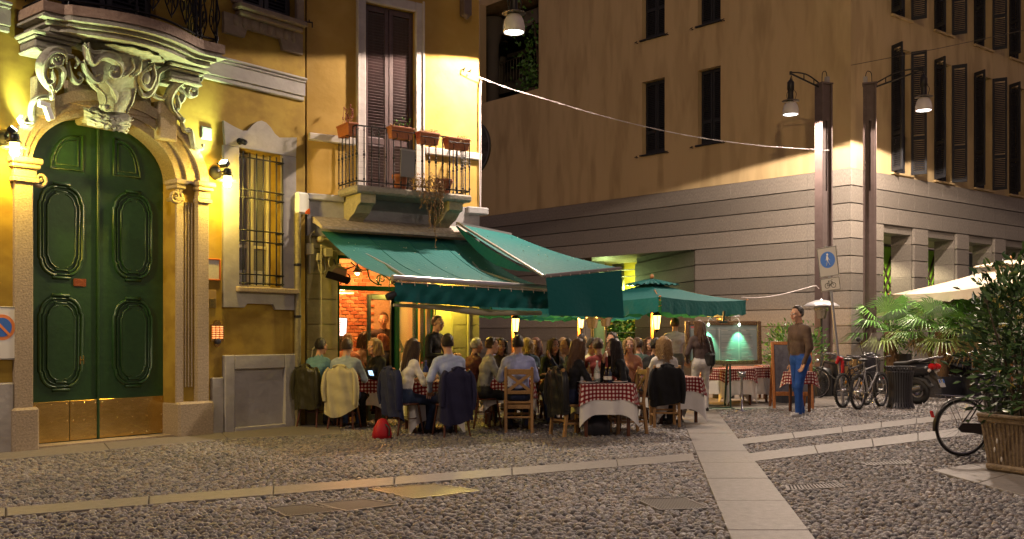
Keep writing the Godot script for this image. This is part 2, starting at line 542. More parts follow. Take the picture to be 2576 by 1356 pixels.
# ---- palazzo with the portal (wall plane w1)
func spiral(c: Vector2, r: float, turns: float, a0: float, dir: float, w: float, out: float, d: float, mb: MB, n := 26):
	var pts := []; var rad := []
	for k in n + 1:
		var t := float(k) / n
		var a := a0 + dir * TAU * turns * t
		var rr := r * (1.0 - 0.88 * t)
		pts.append(Vector3(c.x + cos(a) * rr, c.y + sin(a) * rr, out + d * t))
		rad.append(maxf(w * (1.0 - 0.72 * t), 0.006))
	mb.tube(pts, rad, 7, false, 1.0, Vector3.BACK)
	mb.ellip(Vector3(c.x, c.y, out + d), Vector3.ONE * w * 0.55, Basis.IDENTITY, 8, 5)
func curve3(ctrl: Array, n := 18) -> Array:
	var cv := Curve3D.new()
	for i in ctrl.size():
		var p: Vector3 = ctrl[i]
		var tan := Vector3.ZERO
		if i > 0 and i < ctrl.size() - 1: tan = (ctrl[i + 1] - ctrl[i - 1]) * 0.18
		cv.add_point(p, -tan, tan)
	var out := []
	var L := cv.get_baked_length()
	for k in n + 1: out.append(cv.sample_baked(L * k / n, true))
	return out
func taper(n: int, a: float, b: float, mid := -1.0) -> Array:
	var r := []
	for k in n + 1:
		var t := float(k) / n
		r.append(lerpf(a, b, t) if mid < 0 else (lerpf(a, mid, t * 2) if t < 0.5 else lerpf(mid, b, t * 2 - 1)))
	return r
func panel_outline(x0: float, x1: float, y0: float, y1: float, grow := 0.0) -> Array:
	# a tall panel with rounded shoulders and a small raised tab at head and foot
	x0 -= grow; x1 += grow; y0 -= grow; y1 += grow
	var w := x1 - x0
	var r := w * 0.34
	var tab := w * 0.2
	var c := (x0 + x1) * 0.5
	var st := 0.035
	var o := []
	o.append(Vector2(c - tab, y0 - 0.0)); o.append(Vector2(c + tab, y0)); o.append(Vector2(c + tab + 0.012, y0 + st))
	for k in 6:
		var a := -PI / 2 + PI / 2 * k / 5
		o.append(Vector2(x1 - r - 0.02 + cos(a) * r, y0 + st + r + sin(a) * r))
	o.append(Vector2(x1, y0 + st + r + 0.02))
	o.append(Vector2(x1, y1 - st - r - 0.02))
	for k in 6:
		var a := PI / 2 * k / 5
		o.append(Vector2(x1 - r - 0.02 + cos(a) * r, y1 - st - r + sin(a) * r))
	o.append(Vector2(c + tab + 0.012, y1 - st)); o.append(Vector2(c + tab, y1)); o.append(Vector2(c - tab, y1)); o.append(Vector2(c - tab - 0.012, y1 - st))
	for k in 6:
		var a := PI / 2 + PI / 2 * k / 5
		o.append(Vector2(x0 + r + 0.02 + cos(a) * r, y1 - st - r + sin(a) * r))
	o.append(Vector2(x0, y1 - st - r - 0.02))
	o.append(Vector2(x0, y0 + st + r + 0.02))
	for k in 6:
		var a := PI + PI / 2 * k / 5
		o.append(Vector2(x0 + r + 0.02 + cos(a) * r, y0 + st + r + sin(a) * r))
	o.append(Vector2(c - tab - 0.012, y0 + st))
	return o
func moulding(o: Array, r: float, out: float, mb: MB):
	var pts := []
	for p in o: pts.append(Vector3(p.x, p.y, out))
	mb.tube(pts, r, 6, true, 1.0, Vector3.BACK)
func leaf_shape(x0: float, x1: float, y0: float, uc: float, a: float, b: float, hc: float) -> Array:
	var o := [Vector2(x0, y0), Vector2(x1, y0)]
	for k in 13:
		var x := lerpf(x1, x0, k / 12.0)
		o.append(Vector2(x, hc + b * sqrt(maxf(0.0, 1.0 - pow((x - uc) / a, 2)))))
	return o
func arc_pts(uc: float, hc: float, al: float, ar: float, b: float, n := 24) -> Array:
	var o := []
	for k in n + 1:
		var t := PI - PI * k / n
		var c := cos(t)
		o.append(Vector2(uc + c * (ar if c > 0 else al), hc + sin(t) * b))
	return o

func build_palazzo():
	var yellow := worn("yellow_plaster", Color(0.3, 0.195, 0.022), Color(0.38, 0.26, 0.042), 0.9, 0.22, 0.5, 0.01)
	yellow.detail_enabled = true; yellow.detail_blend_mode = BaseMaterial3D.BLEND_MODE_MUL
	yellow.detail_albedo = noise_tex("stains", 0.02, [[0.25, Color(0.84, 0.8, 0.76)], [0.6, Color(1, 1, 1)]], 512, 5)
	var granite := worn("portal_granite", Color(0.22, 0.165, 0.1), Color(0.42, 0.34, 0.24), 0.8, 2.2, 0.45, 0.03)
	var stucco := worn("grey_stucco", Color(0.27, 0.25, 0.23), Color(0.38, 0.36, 0.33), 0.9, 0.5, 0.4)
	var carve := worn("carved_stone", Color(0.22, 0.21, 0.165), Color(0.38, 0.365, 0.3), 0.8, 1.1, 0.5, 0.02)
	var brownst := worn("slab_stone", Color(0.2, 0.13, 0.09), Color(0.33, 0.24, 0.18), 0.8, 1.0, 0.6, 0.02)
	var green := worn("door_green", Color(0.01, 0.042, 0.011), Color(0.018, 0.062, 0.017), 0.38, 1.1, 0.12, 0.015)
	var brass := worn("brass", Color(0.5, 0.33, 0.09), Color(0.68, 0.48, 0.17), 0.24, 0.8, 0.22, 0.006, Vector3.ONE, true, 0.95)
	var iron := mat("black_iron", Color(0.015, 0.015, 0.017), 0.35, 0.6)
	var darkwood := mat("dark_shutter", Color(0.02, 0.022, 0.025), 0.5)
	var b := thing("yellow_palazzo", "yellow stuccoed palazzo with arched green portal and carved stone balcony", "building", w1.xf())
	var uc := 1.36; var hc := 3.56
	# wall
	var top := 12.0
	var holes := [[0.37, 2.345, -1.0, 4.34], [3.372, 4.141, 2.15, 4.19], [0.75, 2.05, 5.45, 9.0], [3.42, 4.42, 6.3, 9.0]]
	part("wall", wall_mb([-7.0, 0.37, 0.75, 2.05, 2.345, 3.372, 3.42, 4.141, 4.42, 4.62], [0.0, 2.15, 4.19, 4.34, 5.45, 6.3, 9.0, top], inside(holes), 0.42), yellow, b)
	var mb := MB.new()
	mb.boxm(Vector3(-7, 0, -6), Vector3(-6.8, top, -0.42)); mb.boxm(Vector3(-7, top, -6), Vector3(4.62, top + 0.2, -0.42)); mb.boxm(Vector3(-7, 0, -6.2), Vector3(4.62, top, -6))
	part("rear_wall", mb, yellow, b)
	# spandrels above the arch
	mb = MB.new()
	var inner := arc_pts(uc, hc, 0.985, 0.985, 0.72)
	var outer := []
	for p in inner: outer.append(Vector2(clampf(p.x, 0.37, 2.345), 4.345))
	mb.band(outer, inner, -0.42, -0.004)
	part("arch_spandrel", mb, granite, b)
	# arch mouldings
	var defs := [[1.26, 1.47, 1.05, 1.14, 1.33, 0.92, 0.10], [1.138, 1.328, 0.918, 1.06, 1.14, 0.82, 0.055], [1.058, 1.138, 0.818, 0.987, 0.987, 0.722, 0.02]]
	for d in defs:
		mb = MB.new()
		mb.band(arc_pts(uc, hc, d[0], d[1], d[2]), arc_pts(uc, hc, d[3], d[4], d[5]), -0.05, d[6])
		part("arch_moulding", mb, granite, b)
	mb = MB.new()                      # stepped ears at the shoulders of the arch
	for s in [[0.36, 4.12, 0.62, 4.62, 0.14], [2.02, 4.1, 2.3, 4.62, 0.14], [0.78, 4.36, 1.95, 4.66, 0.07]]:
		mb.boxm(Vector3(s[0], s[1], -0.02), Vector3(s[2], s[3], s[4]), 0.02)
	part("arch_crossette", mb, granite, b)
	# piers, bases, capitals
	mb = MB.new()
	mb.boxm(Vector3(0.15, 0.5, -0.42), Vector3(0.368, 3.42, 0.07), 0.012)
	mb.boxm(Vector3(0.11, 0, -0.42), Vector3(0.43, 0.55, 0.11), 0.03)
	part("pier", mb, granite, b)
	mb = MB.new()
	mb.boxm(Vector3(2.347, 0.45, -0.42), Vector3(2.47, 3.42, 0.02), 0.01)
	mb.boxm(Vector3(2.472, 0.45, -0.2), Vector3(2.64, 3.42, -0.002), 0.01)
	for k in 3: mb.boxm(Vector3(2.49 + k * 0.05, 0.7, -0.1), Vector3(2.515 + k * 0.05, 3.3, 0.018), 0.008)
	mb.boxm(Vector3(2.642, 0.45, -0.2), Vector3(2.83, 3.42, 0.09), 0.012)
	mb.boxm(Vector3(2.33, 0, -0.42), Vector3(2.9, 0.5, 0.12), 0.03)
	part("pier", mb, granite, b)
	for cp in [[0.08, 0.46, 0.12], [2.3, 2.5, 0.07], [2.6, 2.9, 0.14]]:
		mb = MB.new()
		mb.boxm(Vector3(cp[0] + 0.03, 3.3, -0.2), Vector3(cp[1] - 0.03, 3.36, cp[2] - 0.02), 0.01)
		mb.boxm(Vector3(cp[0] + 0.05, 3.36, -0.2), Vector3(cp[1] - 0.05, 3.47, cp[2] - 0.04), 0.01)
		mb.boxm(Vector3(cp[0] + 0.02, 3.47, -0.2), Vector3(cp[1] - 0.02, 3.53, cp[2]), 0.015)
		mb.boxm(Vector3(cp[0], 3.53, -0.2), Vector3(cp[1], 3.6, cp[2] + 0.03), 0.015)
		part("capital", mb, granite, b)
	mb = MB.new()
	spiral(Vector2(2.33, 3.36), 0.1, 1.6, 0.5, -1, 0.03, 0.02, 0.03, mb)
	spiral(Vector2(0.46, 3.36), 0.1, 1.6, 2.6, 1, 0.03, 0.04, 0.03, mb)
	part("volute", mb, granite, b)
	# door leaves
	var zd := -0.3
	var door := sub(b, "door")
	for s in 2:
		mb = MB.new()
		var x0 := 0.34 if s == 0 else 1.392
		var x1 := 1.38 if s == 0 else 2.37
		mb.prism(leaf_shape(x0, x1, 0.05, uc, 1.06, 0.8, hc), zd - 0.07, zd)
		part("leaf", mb, green, door)
	var pan := [[98, 207, 463, 699], [98, 205, 743, 981], [286, 381, 483, 705], [286, 381, 751, 971]]
	for p in pan:
		var a := w1.q(p[0], p[3], zd); var c := w1.q(p[1], p[2], zd)
		a.y = w1.q((p[0] + p[1]) * 0.5, p[3], zd).y; c.y = w1.q((p[0] + p[1]) * 0.5, p[2], zd).y
		mb = MB.new()
		moulding(panel_outline(a.x, c.x, a.y, c.y), 0.024, zd + 0.004, mb)
		moulding(panel_outline(a.x, c.x, a.y, c.y, -0.045), 0.012, zd + 0.006, mb)
		mb.prism(panel_outline(a.x, c.x, a.y, c.y, -0.095), zd - 0.01, zd + 0.02)
		moulding(panel_outline(a.x, c.x, a.y, c.y, -0.1), 0.012, zd + 0.014, mb)
		part("panel", mb, green, door)
	for p in [[128, 207, 342, 421, 1], [286, 352, 358, 440, -1]]:       # quarter-round panels at the head
		var a := w1.q(p[0], p[3], zd); var c := w1.q(p[1], p[2], zd)
		for g in [0.0, -0.06]:
			var o := []
			var xi: float = c.x + g if p[4] > 0 else a.x - g
			var xo: float = a.x - g if p[4] > 0 else c.x + g
			o.append(Vector2(xi, a.y - g)); o.append(Vector2(xi, c.y + g))
			for k in 8:
				var t := PI / 2 * (1.0 - k / 7.0)
				o.append(Vector2(xi + (xo - xi) * (0.25 + 0.75 * cos(t)), a.y - g + (c.y - a.y + 2 * g - 0.03) * sin(t)))
			mb = MB.new()
			moulding(o, 0.02 if g == 0.0 else 0.012, zd + 0.004, mb)
			part("panel", mb, green, door)
	mb = MB.new()
	mb.boxm(Vector3(1.365, 0.05, zd - 0.01), Vector3(1.40, 4.3, zd + 0.03), 0.01)
	part("meeting_stile", mb, green, door)
	for p in [[0.3, 0.52], [0.524, 1.0], [1.004, 1.378], [1.4, 2.35]]:
		mb = MB.new()
		mb.boxm(Vector3(p[0], 0.06, zd + 0.002), Vector3(p[1] - 0.004, 0.58, zd + 0.014), 0.004)
		var plate := part("brass_plate", mb, brass, door)
		var rv := MB.new()
		for hh in [0.1, 0.32, 0.54]:
			var n := 2 if p[1] - p[0] < 0.3 else 3
			if p[1] - p[0] > 0.7: n = 5
			for k in n:
				rv.ellip(Vector3(lerpf(p[0] + 0.035, p[1] - 0.04, float(k) / (n - 1)), hh, zd + 0.014), Vector3(0.013, 0.013, 0.009), Basis.IDENTITY, 7, 4)
		part("rivets", rv, mat("brass_rivet", Color(0.75, 0.58, 0.25), 0.2, 1.0), plate)
	mb = MB.new()
	var q := w1.q(200, 711, zd)
	mb.boxm(Vector3(q.x - 0.085, q.y - 0.05, zd), Vector3(q.x + 0.085, q.y + 0.05, zd + 0.012), 0.004)
	part("letter_flap", mb, worn("copper_flap", Color(0.12, 0.03, 0.01), Color(0.35, 0.1, 0.03), 0.4, 6.0, 0.3, 0.03, Vector3.ONE, true, 0.7), door)
	mb = MB.new()
	q = w1.q(205, 905, zd)
	mb.boxm(Vector3(q.x - 0.03, q.y - 0.06, zd), Vector3(q.x + 0.03, q.y + 0.05, zd + 0.02), 0.005)
	mb.lathe([Vector2(0.014, 0), Vector2(0.014, 0.02), Vector2(0.003, 0.03)], 8, Transform3D(Basis(Vector3.RIGHT, PI / 2), Vector3(q.x, q.y, zd + 0.02)))
	part("door_lock", mb, brass, door)
	mb = MB.new(); mb.boxm(Vector3(0.3, 0.0, -0.5), Vector3(2.4, 0.05, 0.0))
	part("threshold", mb, granite, b)
	mb = MB.new(); mb.boxm(Vector3(0.1, 0, -0.9), Vector3(2.6, 4.6, -0.6))
	part("passage_back", mb, mat("pit_dark", Color.BLACK), b)
	# plinth and blocked cellar window
	mb = MB.new()
	mb.boxm(Vector3(-7, 0, -0.1), Vector3(0.145, 0.86, 0.05), 0.015)
	mb.boxm(Vector3(2.905, 0, -0.1), Vector3(3.1, 0.82, 0.05), 0.012)
	mb.boxm(Vector3(3.102, 0, -0.1), Vector3(3.27, 1.14, 0.08), 0.012); mb.boxm(Vector3(4.17, 0, -0.1), Vector3(4.42, 1.14, 0.08), 0.012)
	mb.boxm(Vector3(3.272, 0.93, -0.1), Vector3(4.168, 1.14, 0.08), 0.012); mb.boxm(Vector3(3.272, 0, -0.1), Vector3(4.168, 0.08, 0.09), 0.01)
	mb.boxm(Vector3(3.272, 0.08, -0.1), Vector3(4.168, 0.93, 0.02))
	part("plinth", mb, stucco, b)
	# string course
	for sc in [[-7.0, 0.1], [2.75, 4.57]]:
		mb = MB.new()
		mb.boxm(Vector3(sc[0], 5.09, -0.05), Vector3(sc[1], 5.16, 0.05), 0.012)
		mb.boxm(Vector3(sc[0], 5.16, -0.05), Vector3(sc[1], 5.36, 0.075), 0.006)
		mb.boxm(Vector3(sc[0], 5.36, -0.05), Vector3(sc[1], 5.4, 0.1), 0.012); mb.boxm(Vector3(sc[0], 5.4, -0.05), Vector3(sc[1], 5.44, 0.13), 0.012)
		part("string_course", mb, stucco, b)
	# barred window: stucco surround, sill, casements, grille
	mb = MB.new()
	var lead := []
	for k in 17:
		var t := k / 16.0
		var x := lerpf(3.1, 4.42, t)
		var y := 4.44 + (0.21 * sin(PI * clampf((t - 0.3) / 0.42, 0, 1)) if t > 0.3 and t < 0.72 else 0.0) + (0.1 * pow(1.0 - t / 0.3, 1.5) if t < 0.3 else 0.0) + (0.06 * (t - 0.72) / 0.28 if t > 0.72 else 0.0)
		lead.append(Vector2(x, y))
	mb.prism([Vector2(4.4, 4.192), Vector2(3.13, 4.192)] + lead, -0.02, 0.05)
	mb.boxm(Vector3(3.1, 1.88, -0.02), Vector3(3.37, 4.19, 0.05), 0.008); mb.boxm(Vector3(4.143, 1.88, -0.02), Vector3(4.41, 4.19, 0.05), 0.008)
	mb.prism([Vector2(3.1, 1.84), Vector2(3.45, 1.84), Vector2(3.5, 1.9), Vector2(3.97, 1.9), Vector2(4.02, 1.82), Vector2(4.41, 1.82), Vector2(4.41, 2.06), Vector2(3.1, 2.06)], -0.02, 0.055)
	part("window_surround", mb, stucco, b)
	mb = MB.new()
	mb.boxm(Vector3(3.3, 2.065, -0.3), Vector3(4.42, 2.145, 0.13), 0.015)
	part("window_sill", mb, granite, b)
	var win := sub(b, "window")
	var cream := mat("cream_paint", Color(0.5, 0.45, 0.3), 0.5)
	mb = MB.new()
	for x in [3.375, 3.72, 3.79, 4.09]: mb.boxm(Vector3(x, 2.15, -0.3), Vector3(x + 0.05, 4.19, -0.25), 0.006)
	for y in [2.152, 2.75, 4.13]: mb.boxm(Vector3(3.43, y, -0.295), Vector3(4.085, y + 0.05, -0.255), 0.006)
	part("casement", mb, cream, win)
	mb = MB.new(); mb.boxm(Vector3(3.42, 2.2, -0.283), Vector3(4.1, 4.14, -0.277))
	part("pane", mb, glass("window_glass", Color(0.6, 0.62, 0.6), 0.15), win)
	mb = MB.new()
	mb.sheet(30, 1, func(u, v): return Vector3(lerpf(3.42, 4.1, u), lerpf(2.18, 2.42, v), -0.33 + 0.015 * sin(u * 60)))
	part("lace_curtain", mb, cloth("lace", Color(0.6, 0.58, 0.52)), win)
	mb = MB.new(); mb.boxm(Vector3(3.3, 2.0, -1.4), Vector3(4.3, 4.3, -1.35)); mb.boxm(Vector3(3.3, 2.0, -1.35), Vector3(3.34, 4.3, -0.43)); mb.boxm(Vector3(3.34, 2.6, -1.3), Vector3(3.8, 3.0, -1.2))
	part("room", mb, mat("dim_room", Color(0.2, 0.15, 0.08), 0.9), win)
	var gr := sub(b, "window_grille")
	for x in [3.4, 3.52, 3.64, 3.76, 3.88, 4.0, 4.115]:
		mb = MB.new(); mb.rod(Vector3(x, 2.17, 0.09), Vector3(x, 4.13, 0.09), 0.011, 6)
		part("grille_bar", mb, iron, gr)
	for y in [2.2, 2.33, 2.82, 2.98, 3.46, 3.58, 4.05]:
		mb = MB.new(); mb.tube([Vector3(3.385, y, -0.1), Vector3(3.385, y, 0.1), Vector3(4.13, y, 0.1), Vector3(4.13, y, -0.1)], 0.011, 6)
		part("grille_bar", mb, iron, gr)
	# upper window with moulded apron
	mb = MB.new()
	mb.boxm(Vector3(3.28, 6.2, -0.1), Vector3(4.52, 6.29, 0.2), 0.02); mb.boxm(Vector3(3.33, 6.12, -0.1), Vector3(4.48, 6.2, 0.14), 0.02)
	mb.prism([Vector2(3.1, 5.82), Vector2(3.45, 5.82), Vector2(3.5, 5.96), Vector2(4.1, 5.96), Vector2(4.15, 5.8), Vector2(4.53, 5.8), Vector2(4.53, 6.12), Vector2(3.1, 6.12)], -0.02, 0.06)
	for k in 8: mb.ellip(Vector3(3.3 + k * 0.15, 6.04, 0.05), Vector3(0.055, 0.09, 0.04))
	mb.boxm(Vector3(3.25, 6.3, -0.02), Vector3(3.42, 9.0, 0.06), 0.01); mb.boxm(Vector3(4.42, 6.3, -0.02), Vector3(4.56, 9.0, 0.06), 0.01)
	part("window_surround", mb, worn("brown_stucco", Color(0.2, 0.15, 0.1), Color(0.3, 0.24, 0.17), 0.9, 0.8, 0.5), b)
	for hw in [[3.42, 4.42, 6.3], [0.75, 2.05, 5.45]]:
		var w := sub(b, "window_shutter")
		for s in 2:
			var x0: float = lerpf(hw[0], hw[1], s * 0.5) + 0.01; var x1: float = lerpf(hw[0], hw[1], 0.5 + s * 0.5) - 0.01
			mb = MB.new()
			mb.boxm(Vector3(x0, hw[2], -0.16), Vector3(x0 + 0.08, 9.0, -0.11), 0.006); mb.boxm(Vector3(x1 - 0.08, hw[2], -0.16), Vector3(x1, 9.0, -0.11), 0.006)
			mb.boxm(Vector3(x0, hw[2], -0.158), Vector3(x1, hw[2] + 0.14, -0.112), 0.006)
			mb.boxm(Vector3(x0, hw[2], -0.19), Vector3(x1, 9.0, -0.18))
			part("leaf", mb, darkwood, w)
			for k in 16:
				mb = MB.new()
				mb.box(Vector3((x0 + x1) * 0.5, hw[2] + 0.18 + k * 0.055, -0.135), Vector3(x1 - x0 - 0.16, 0.05, 0.01), Basis(Vector3.RIGHT, -0.7))
				part("slat", mb, darkwood, w)
	# balcony: mixtilinear plan, moulded edge
	var plan := func(g: float) -> Array:
		var o := [Vector2(0.26 - g, -0.1), Vector2(0.26 - g, 0.62 + g), Vector2(0.44, 0.64 + g), Vector2(0.5, 0.72 + g)]
		for k in 13:
			var t := k / 12.0
			o.append(Vector2(lerpf(0.56, 2.16, t), 0.74 + 0.24 * sin(PI * t) + g))
		o += [Vector2(2.22, 0.72 + g), Vector2(2.3, 0.7 + g), Vector2(2.56 + g, 0.72 + g), Vector2(2.56 + g, -0.1)]
		return o
	var lay := Transform3D(Basis(Vector3.RIGHT, Vector3.BACK, Vector3.DOWN), Vector3.ZERO)     # plan x, y -> x, out; pulled down
	var bal := sub(b, "balcony")
	mb = MB.new(); mb.prism(plan.call(0.06), -5.38, -5.26, lay); part("slab", mb, brownst, bal)
	for d in [[0.03, 5.26, 5.22], [0.075, 5.22, 5.19], [-0.02, 5.19, 5.14], [-0.08, 5.14, 5.08]]:
		mb = MB.new(); mb.prism(plan.call(d[0]), -d[1], -d[2], lay); part("slab_moulding", mb, carve, bal)
	# railing on the slab
	var rail := sub(b, "balcony_railing")
	var path: Array = plan.call(-0.02)
	mb = MB.new()
	var p3 := []
	for p in path: p3.append(Vector3(p.x, 5.45, p.y))
	mb.tube(p3, 0.016, 6); part("bottom_rail", mb, iron, rail)
	mb = MB.new(); p3 = []
	for p in path: p3.append(Vector3(p.x, 6.35, p.y))
	mb.tube(p3, 0.022, 6); part("hand_rail", mb, iron, rail)
	for i in range(1, path.size() - 1):
		var a: Vector2 = path[i]; var c: Vector2 = path[i + 1]
		if i in [1, 3, 9, 17, 18, 19]:
			mb = MB.new(); mb.rod(Vector3(a.x, 5.38, a.y), Vector3(a.x, 6.4, a.y), 0.017, 6); mb.ellip(Vector3(a.x, 5.47, a.y), Vector3(0.03, 0.05, 0.03)); part("post", mb, iron, rail)
	var ribbon := func(c0: Vector3, along: Vector3, w: float):
		var m := MB.new()
		for s in [-1, 1]:
			for v in [[0.18, 0.17, 1.0], [0.62, 0.2, -1.0]]:
				var pts := []
				for k in 22:
					var t := k / 21.0
					var a: float = (PI * 1.1 - t * TAU * 1.35) * v[2]
					var rr: float = v[1] * (1.0 - 0.75 * t)
					pts.append(c0 + along * s * (w * 0.24 + cos(a) * rr * w * 1.1) + Vector3.UP * (v[0] + 0.12 + sin(a) * rr))
				m.tube(pts, 0.009, 5)
			m.tube(curve3([c0 + Vector3.UP * 0.08, c0 + along * s * w * 0.42 + Vector3.UP * 0.3, c0 + along * s * w * 0.2 + Vector3.UP * 0.55, c0 + along * s * w * 0.45 + Vector3.UP * 0.88], 14), 0.01, 5)
		m.tube(curve3([c0 + Vector3.UP * 0.06, c0 + along * w * 0.07 + Vector3.UP * 0.4, c0 + Vector3.UP * 0.85], 8), 0.009, 5)
		return m
	var run := 0.0
	var segs := []
	for i in range(0, path.size() - 1): segs.append(path[i].distance_to(path[i + 1])); run += segs[-1]
	var nrib := 13
	for k in nrib:
		var d := run * (k + 0.5) / nrib
		var i := 0
		while d > segs[i]: d -= segs[i]; i += 1
		var a: Vector2 = path[i]; var c: Vector2 = path[i + 1]
		var m2: Vector2 = a.lerp(c, d / segs[i])
		var dr: Vector2 = (c - a).normalized()
		part("scrollwork", ribbon.call(Vector3(m2.x, 5.45, m2.y), Vector3(dr.x, 0, dr.y), run / nrib), iron, rail)
	# carved corbels and cartouche below the balcony
	for s in [-1.0, 1.0]:
		mb = MB.new()
		var cx: float = uc + s * 0.9
		# impost block of mouldings
		for l in [[0.3, 5.03, 5.08, 0.52], [0.26, 4.99, 5.03, 0.46], [0.23, 4.89, 4.99, 0.4], [0.25, 4.85, 4.89, 0.43]]:
			mb.boxm(Vector3(cx - l[0], l[1], 0), Vector3(cx + l[0], l[2], l[3]), 0.02)
		part("corbel_block", mb, carve, b)
	var cp := func(x: float, y: float, lift: float) -> Vector3:      # a point of the carving: it leans out towards the slab
		return w1.q((60.0 + x / 2.26) / 1.59, y / 2.26 / 1.59, lerpf(0.13, 0.5, clampf((1000.0 - y) / 540.0, 0, 1)) + lift)
	var scroll := func(called: String, list: Array):
		for r in list:
			var pts := []
			for k in range(2, r.size(), 2): pts.append(cp.call(float(r[k]), float(r[k + 1]), r[1]))
			var m := MB.new()
			var cv := curve3(pts, 30)
			m.tube(cv, taper(30, r[0] * 0.55, r[0] * 0.3, r[0]), 8, false, 1.0, Vector3.BACK)
			for g in [-0.5, 0.5]: m.tube(cv.map(func(v): return v + Vector3(0, g * r[0] * 0.8, r[0] * 0.75)), taper(30, r[0] * 0.2, r[0] * 0.12, r[0] * 0.24), 5)
			m.ellip(cv[-1] + Vector3(0, 0, r[0] * 0.4), Vector3.ONE * r[0] * 0.6, Basis.IDENTITY, 8, 5)
			part(called, m, carve, b)
	scroll.call("scroll_corbel", [[0.075, 0.0, 1620, 780, 1570, 735, 1480, 750, 1410, 830, 1395, 920, 1440, 1020, 1500, 1090], [0.05, 0.03, 1640, 800, 1630, 850, 1580, 860, 1555, 815, 1585, 790, 1605, 815], [0.045, 0.0, 1500, 1080, 1530, 1180, 1580, 1180, 1600, 1260, 1620, 1340, 1690, 1345, 1690, 1310],
		[0.05, 0.02, 1480, 800, 1520, 850, 1490, 920, 1455, 880], [0.04, 0.05, 1460, 870, 1480, 960, 1450, 1000], [0.03, 0.04, 1660, 640, 1690, 690, 1660, 760],
		[0.075, 0.0, 440, 560, 430, 480, 340, 460, 265, 530, 235, 640, 270, 740, 320, 820, 320, 880], [0.05, 0.03, 430, 520, 400, 580, 340, 570, 330, 510, 375, 500, 395, 535], [0.045, 0.0, 310, 880, 230, 880, 170, 910, 140, 1010, 150, 1110, 80, 1125, 30, 1080, 50, 1050],
		[0.05, 0.03, 300, 600, 370, 590, 430, 650, 410, 760, 360, 820], [0.04, 0.05, 330, 640, 340, 720, 300, 760], [0.045, 0.02, 480, 570, 500, 680, 560, 745, 605, 705, 575, 670], [0.03, 0.05, 540, 520, 570, 560, 540, 610]])
	mb = MB.new()
	mb.sheet(16, 14, func(u, v): return cp.call(lerpf(lerpf(600, 820, v), lerpf(1190, 1030, v), u) + 30.0 * sin(v * 5.0), lerpf(480, 1010, v), 0.02 + 0.06 * sin(u * PI) - 0.02 * sin(v * 9.0 + u * 4.0)), false, 0.03)
	part("shield", mb, carve, b)
	scroll.call("cartouche_scroll", [[0.085, 0.06, 640, 420, 690, 560, 770, 500, 870, 520, 940, 590, 930, 670, 870, 690, 830, 650, 860, 610, 885, 635], [0.04, 0.08, 620, 400, 690, 470, 800, 475, 900, 495, 970, 560, 990, 640, 940, 700], [0.04, 0.1, 1040, 530, 1065, 600, 1010, 665, 950, 690], [0.05, 0.09, 1130, 555, 1105, 640, 1050, 690],
		[0.05, 0.07, 1240, 590, 1255, 690, 1200, 790, 1130, 730, 1150, 650, 1210, 620], [0.055, 0.04, 610, 560, 640, 650, 720, 730, 780, 705, 765, 655, 720, 675], [0.045, 0.03, 630, 680, 710, 770, 790, 840, 805, 920, 770, 965], [0.065, 0.05, 800, 720, 865, 800, 900, 880, 870, 955, 800, 975],
		[0.04, 0.04, 1110, 770, 1150, 860, 1220, 845, 1265, 750, 1250, 680], [0.045, 0.0, 1390, 610, 1300, 650, 1275, 740, 1245, 850, 1330, 895, 1350, 870], [0.03, 0.06, 910, 790, 950, 870, 935, 960, 985, 1000], [0.035, 0.05, 1080, 820, 1050, 920, 1010, 1010]])
	mb = MB.new(); mb.ellip(cp.call(1180, 690, 0.07), Vector3(0.07, 0.11, 0.05))
	part("boss", mb, carve, b)
	mb = MB.new()
	# shell soffit and central cartouche
	var shell := func(u, v):
		var a: float = lerpf(-1.25, 1.25, u)
		var r: float = 0.12 + 0.72 * v
		var fl: float = 0.012 * sin(u * 46.0) * v
		return Vector3(uc + sin(a) * r * 0.78, 4.72 + 0.24 * v + fl * 0.5 + 0.05 * sin(v * PI), 0.05 + cos(a) * r * 0.86 + fl)
	mb.sheet(46, 8, func(u, v): return shell.call(1.0 - u, v), false, 0.02)
	part("shell_soffit", mb, carve, b, Transform3D(Basis.IDENTITY, Vector3(0, 0.1, 0)))
	mb = MB.new()                                  # drooping keystone leaf
	mb.sheet(14, 10, func(u, v): return Vector3(uc - 0.05 + lerpf(-0.34, 0.34, u) * (1.0 - 0.25 * v), 4.32 - 0.2 * v - 0.06 * sin(u * PI) + 0.012 * sin(u * 40), 0.1 + 0.2 * sin(u * PI) * (0.6 + 0.4 * v) + 0.02 * sin(v * 12 + u * 5)), false, 0.03)
	mb.boxm(Vector3(uc - 0.3, 4.18, -0.3), Vector3(uc + 0.26, 4.36, 0.14), 0.03)
	part("keystone", mb, carve, b)
	palazzo_fixtures()

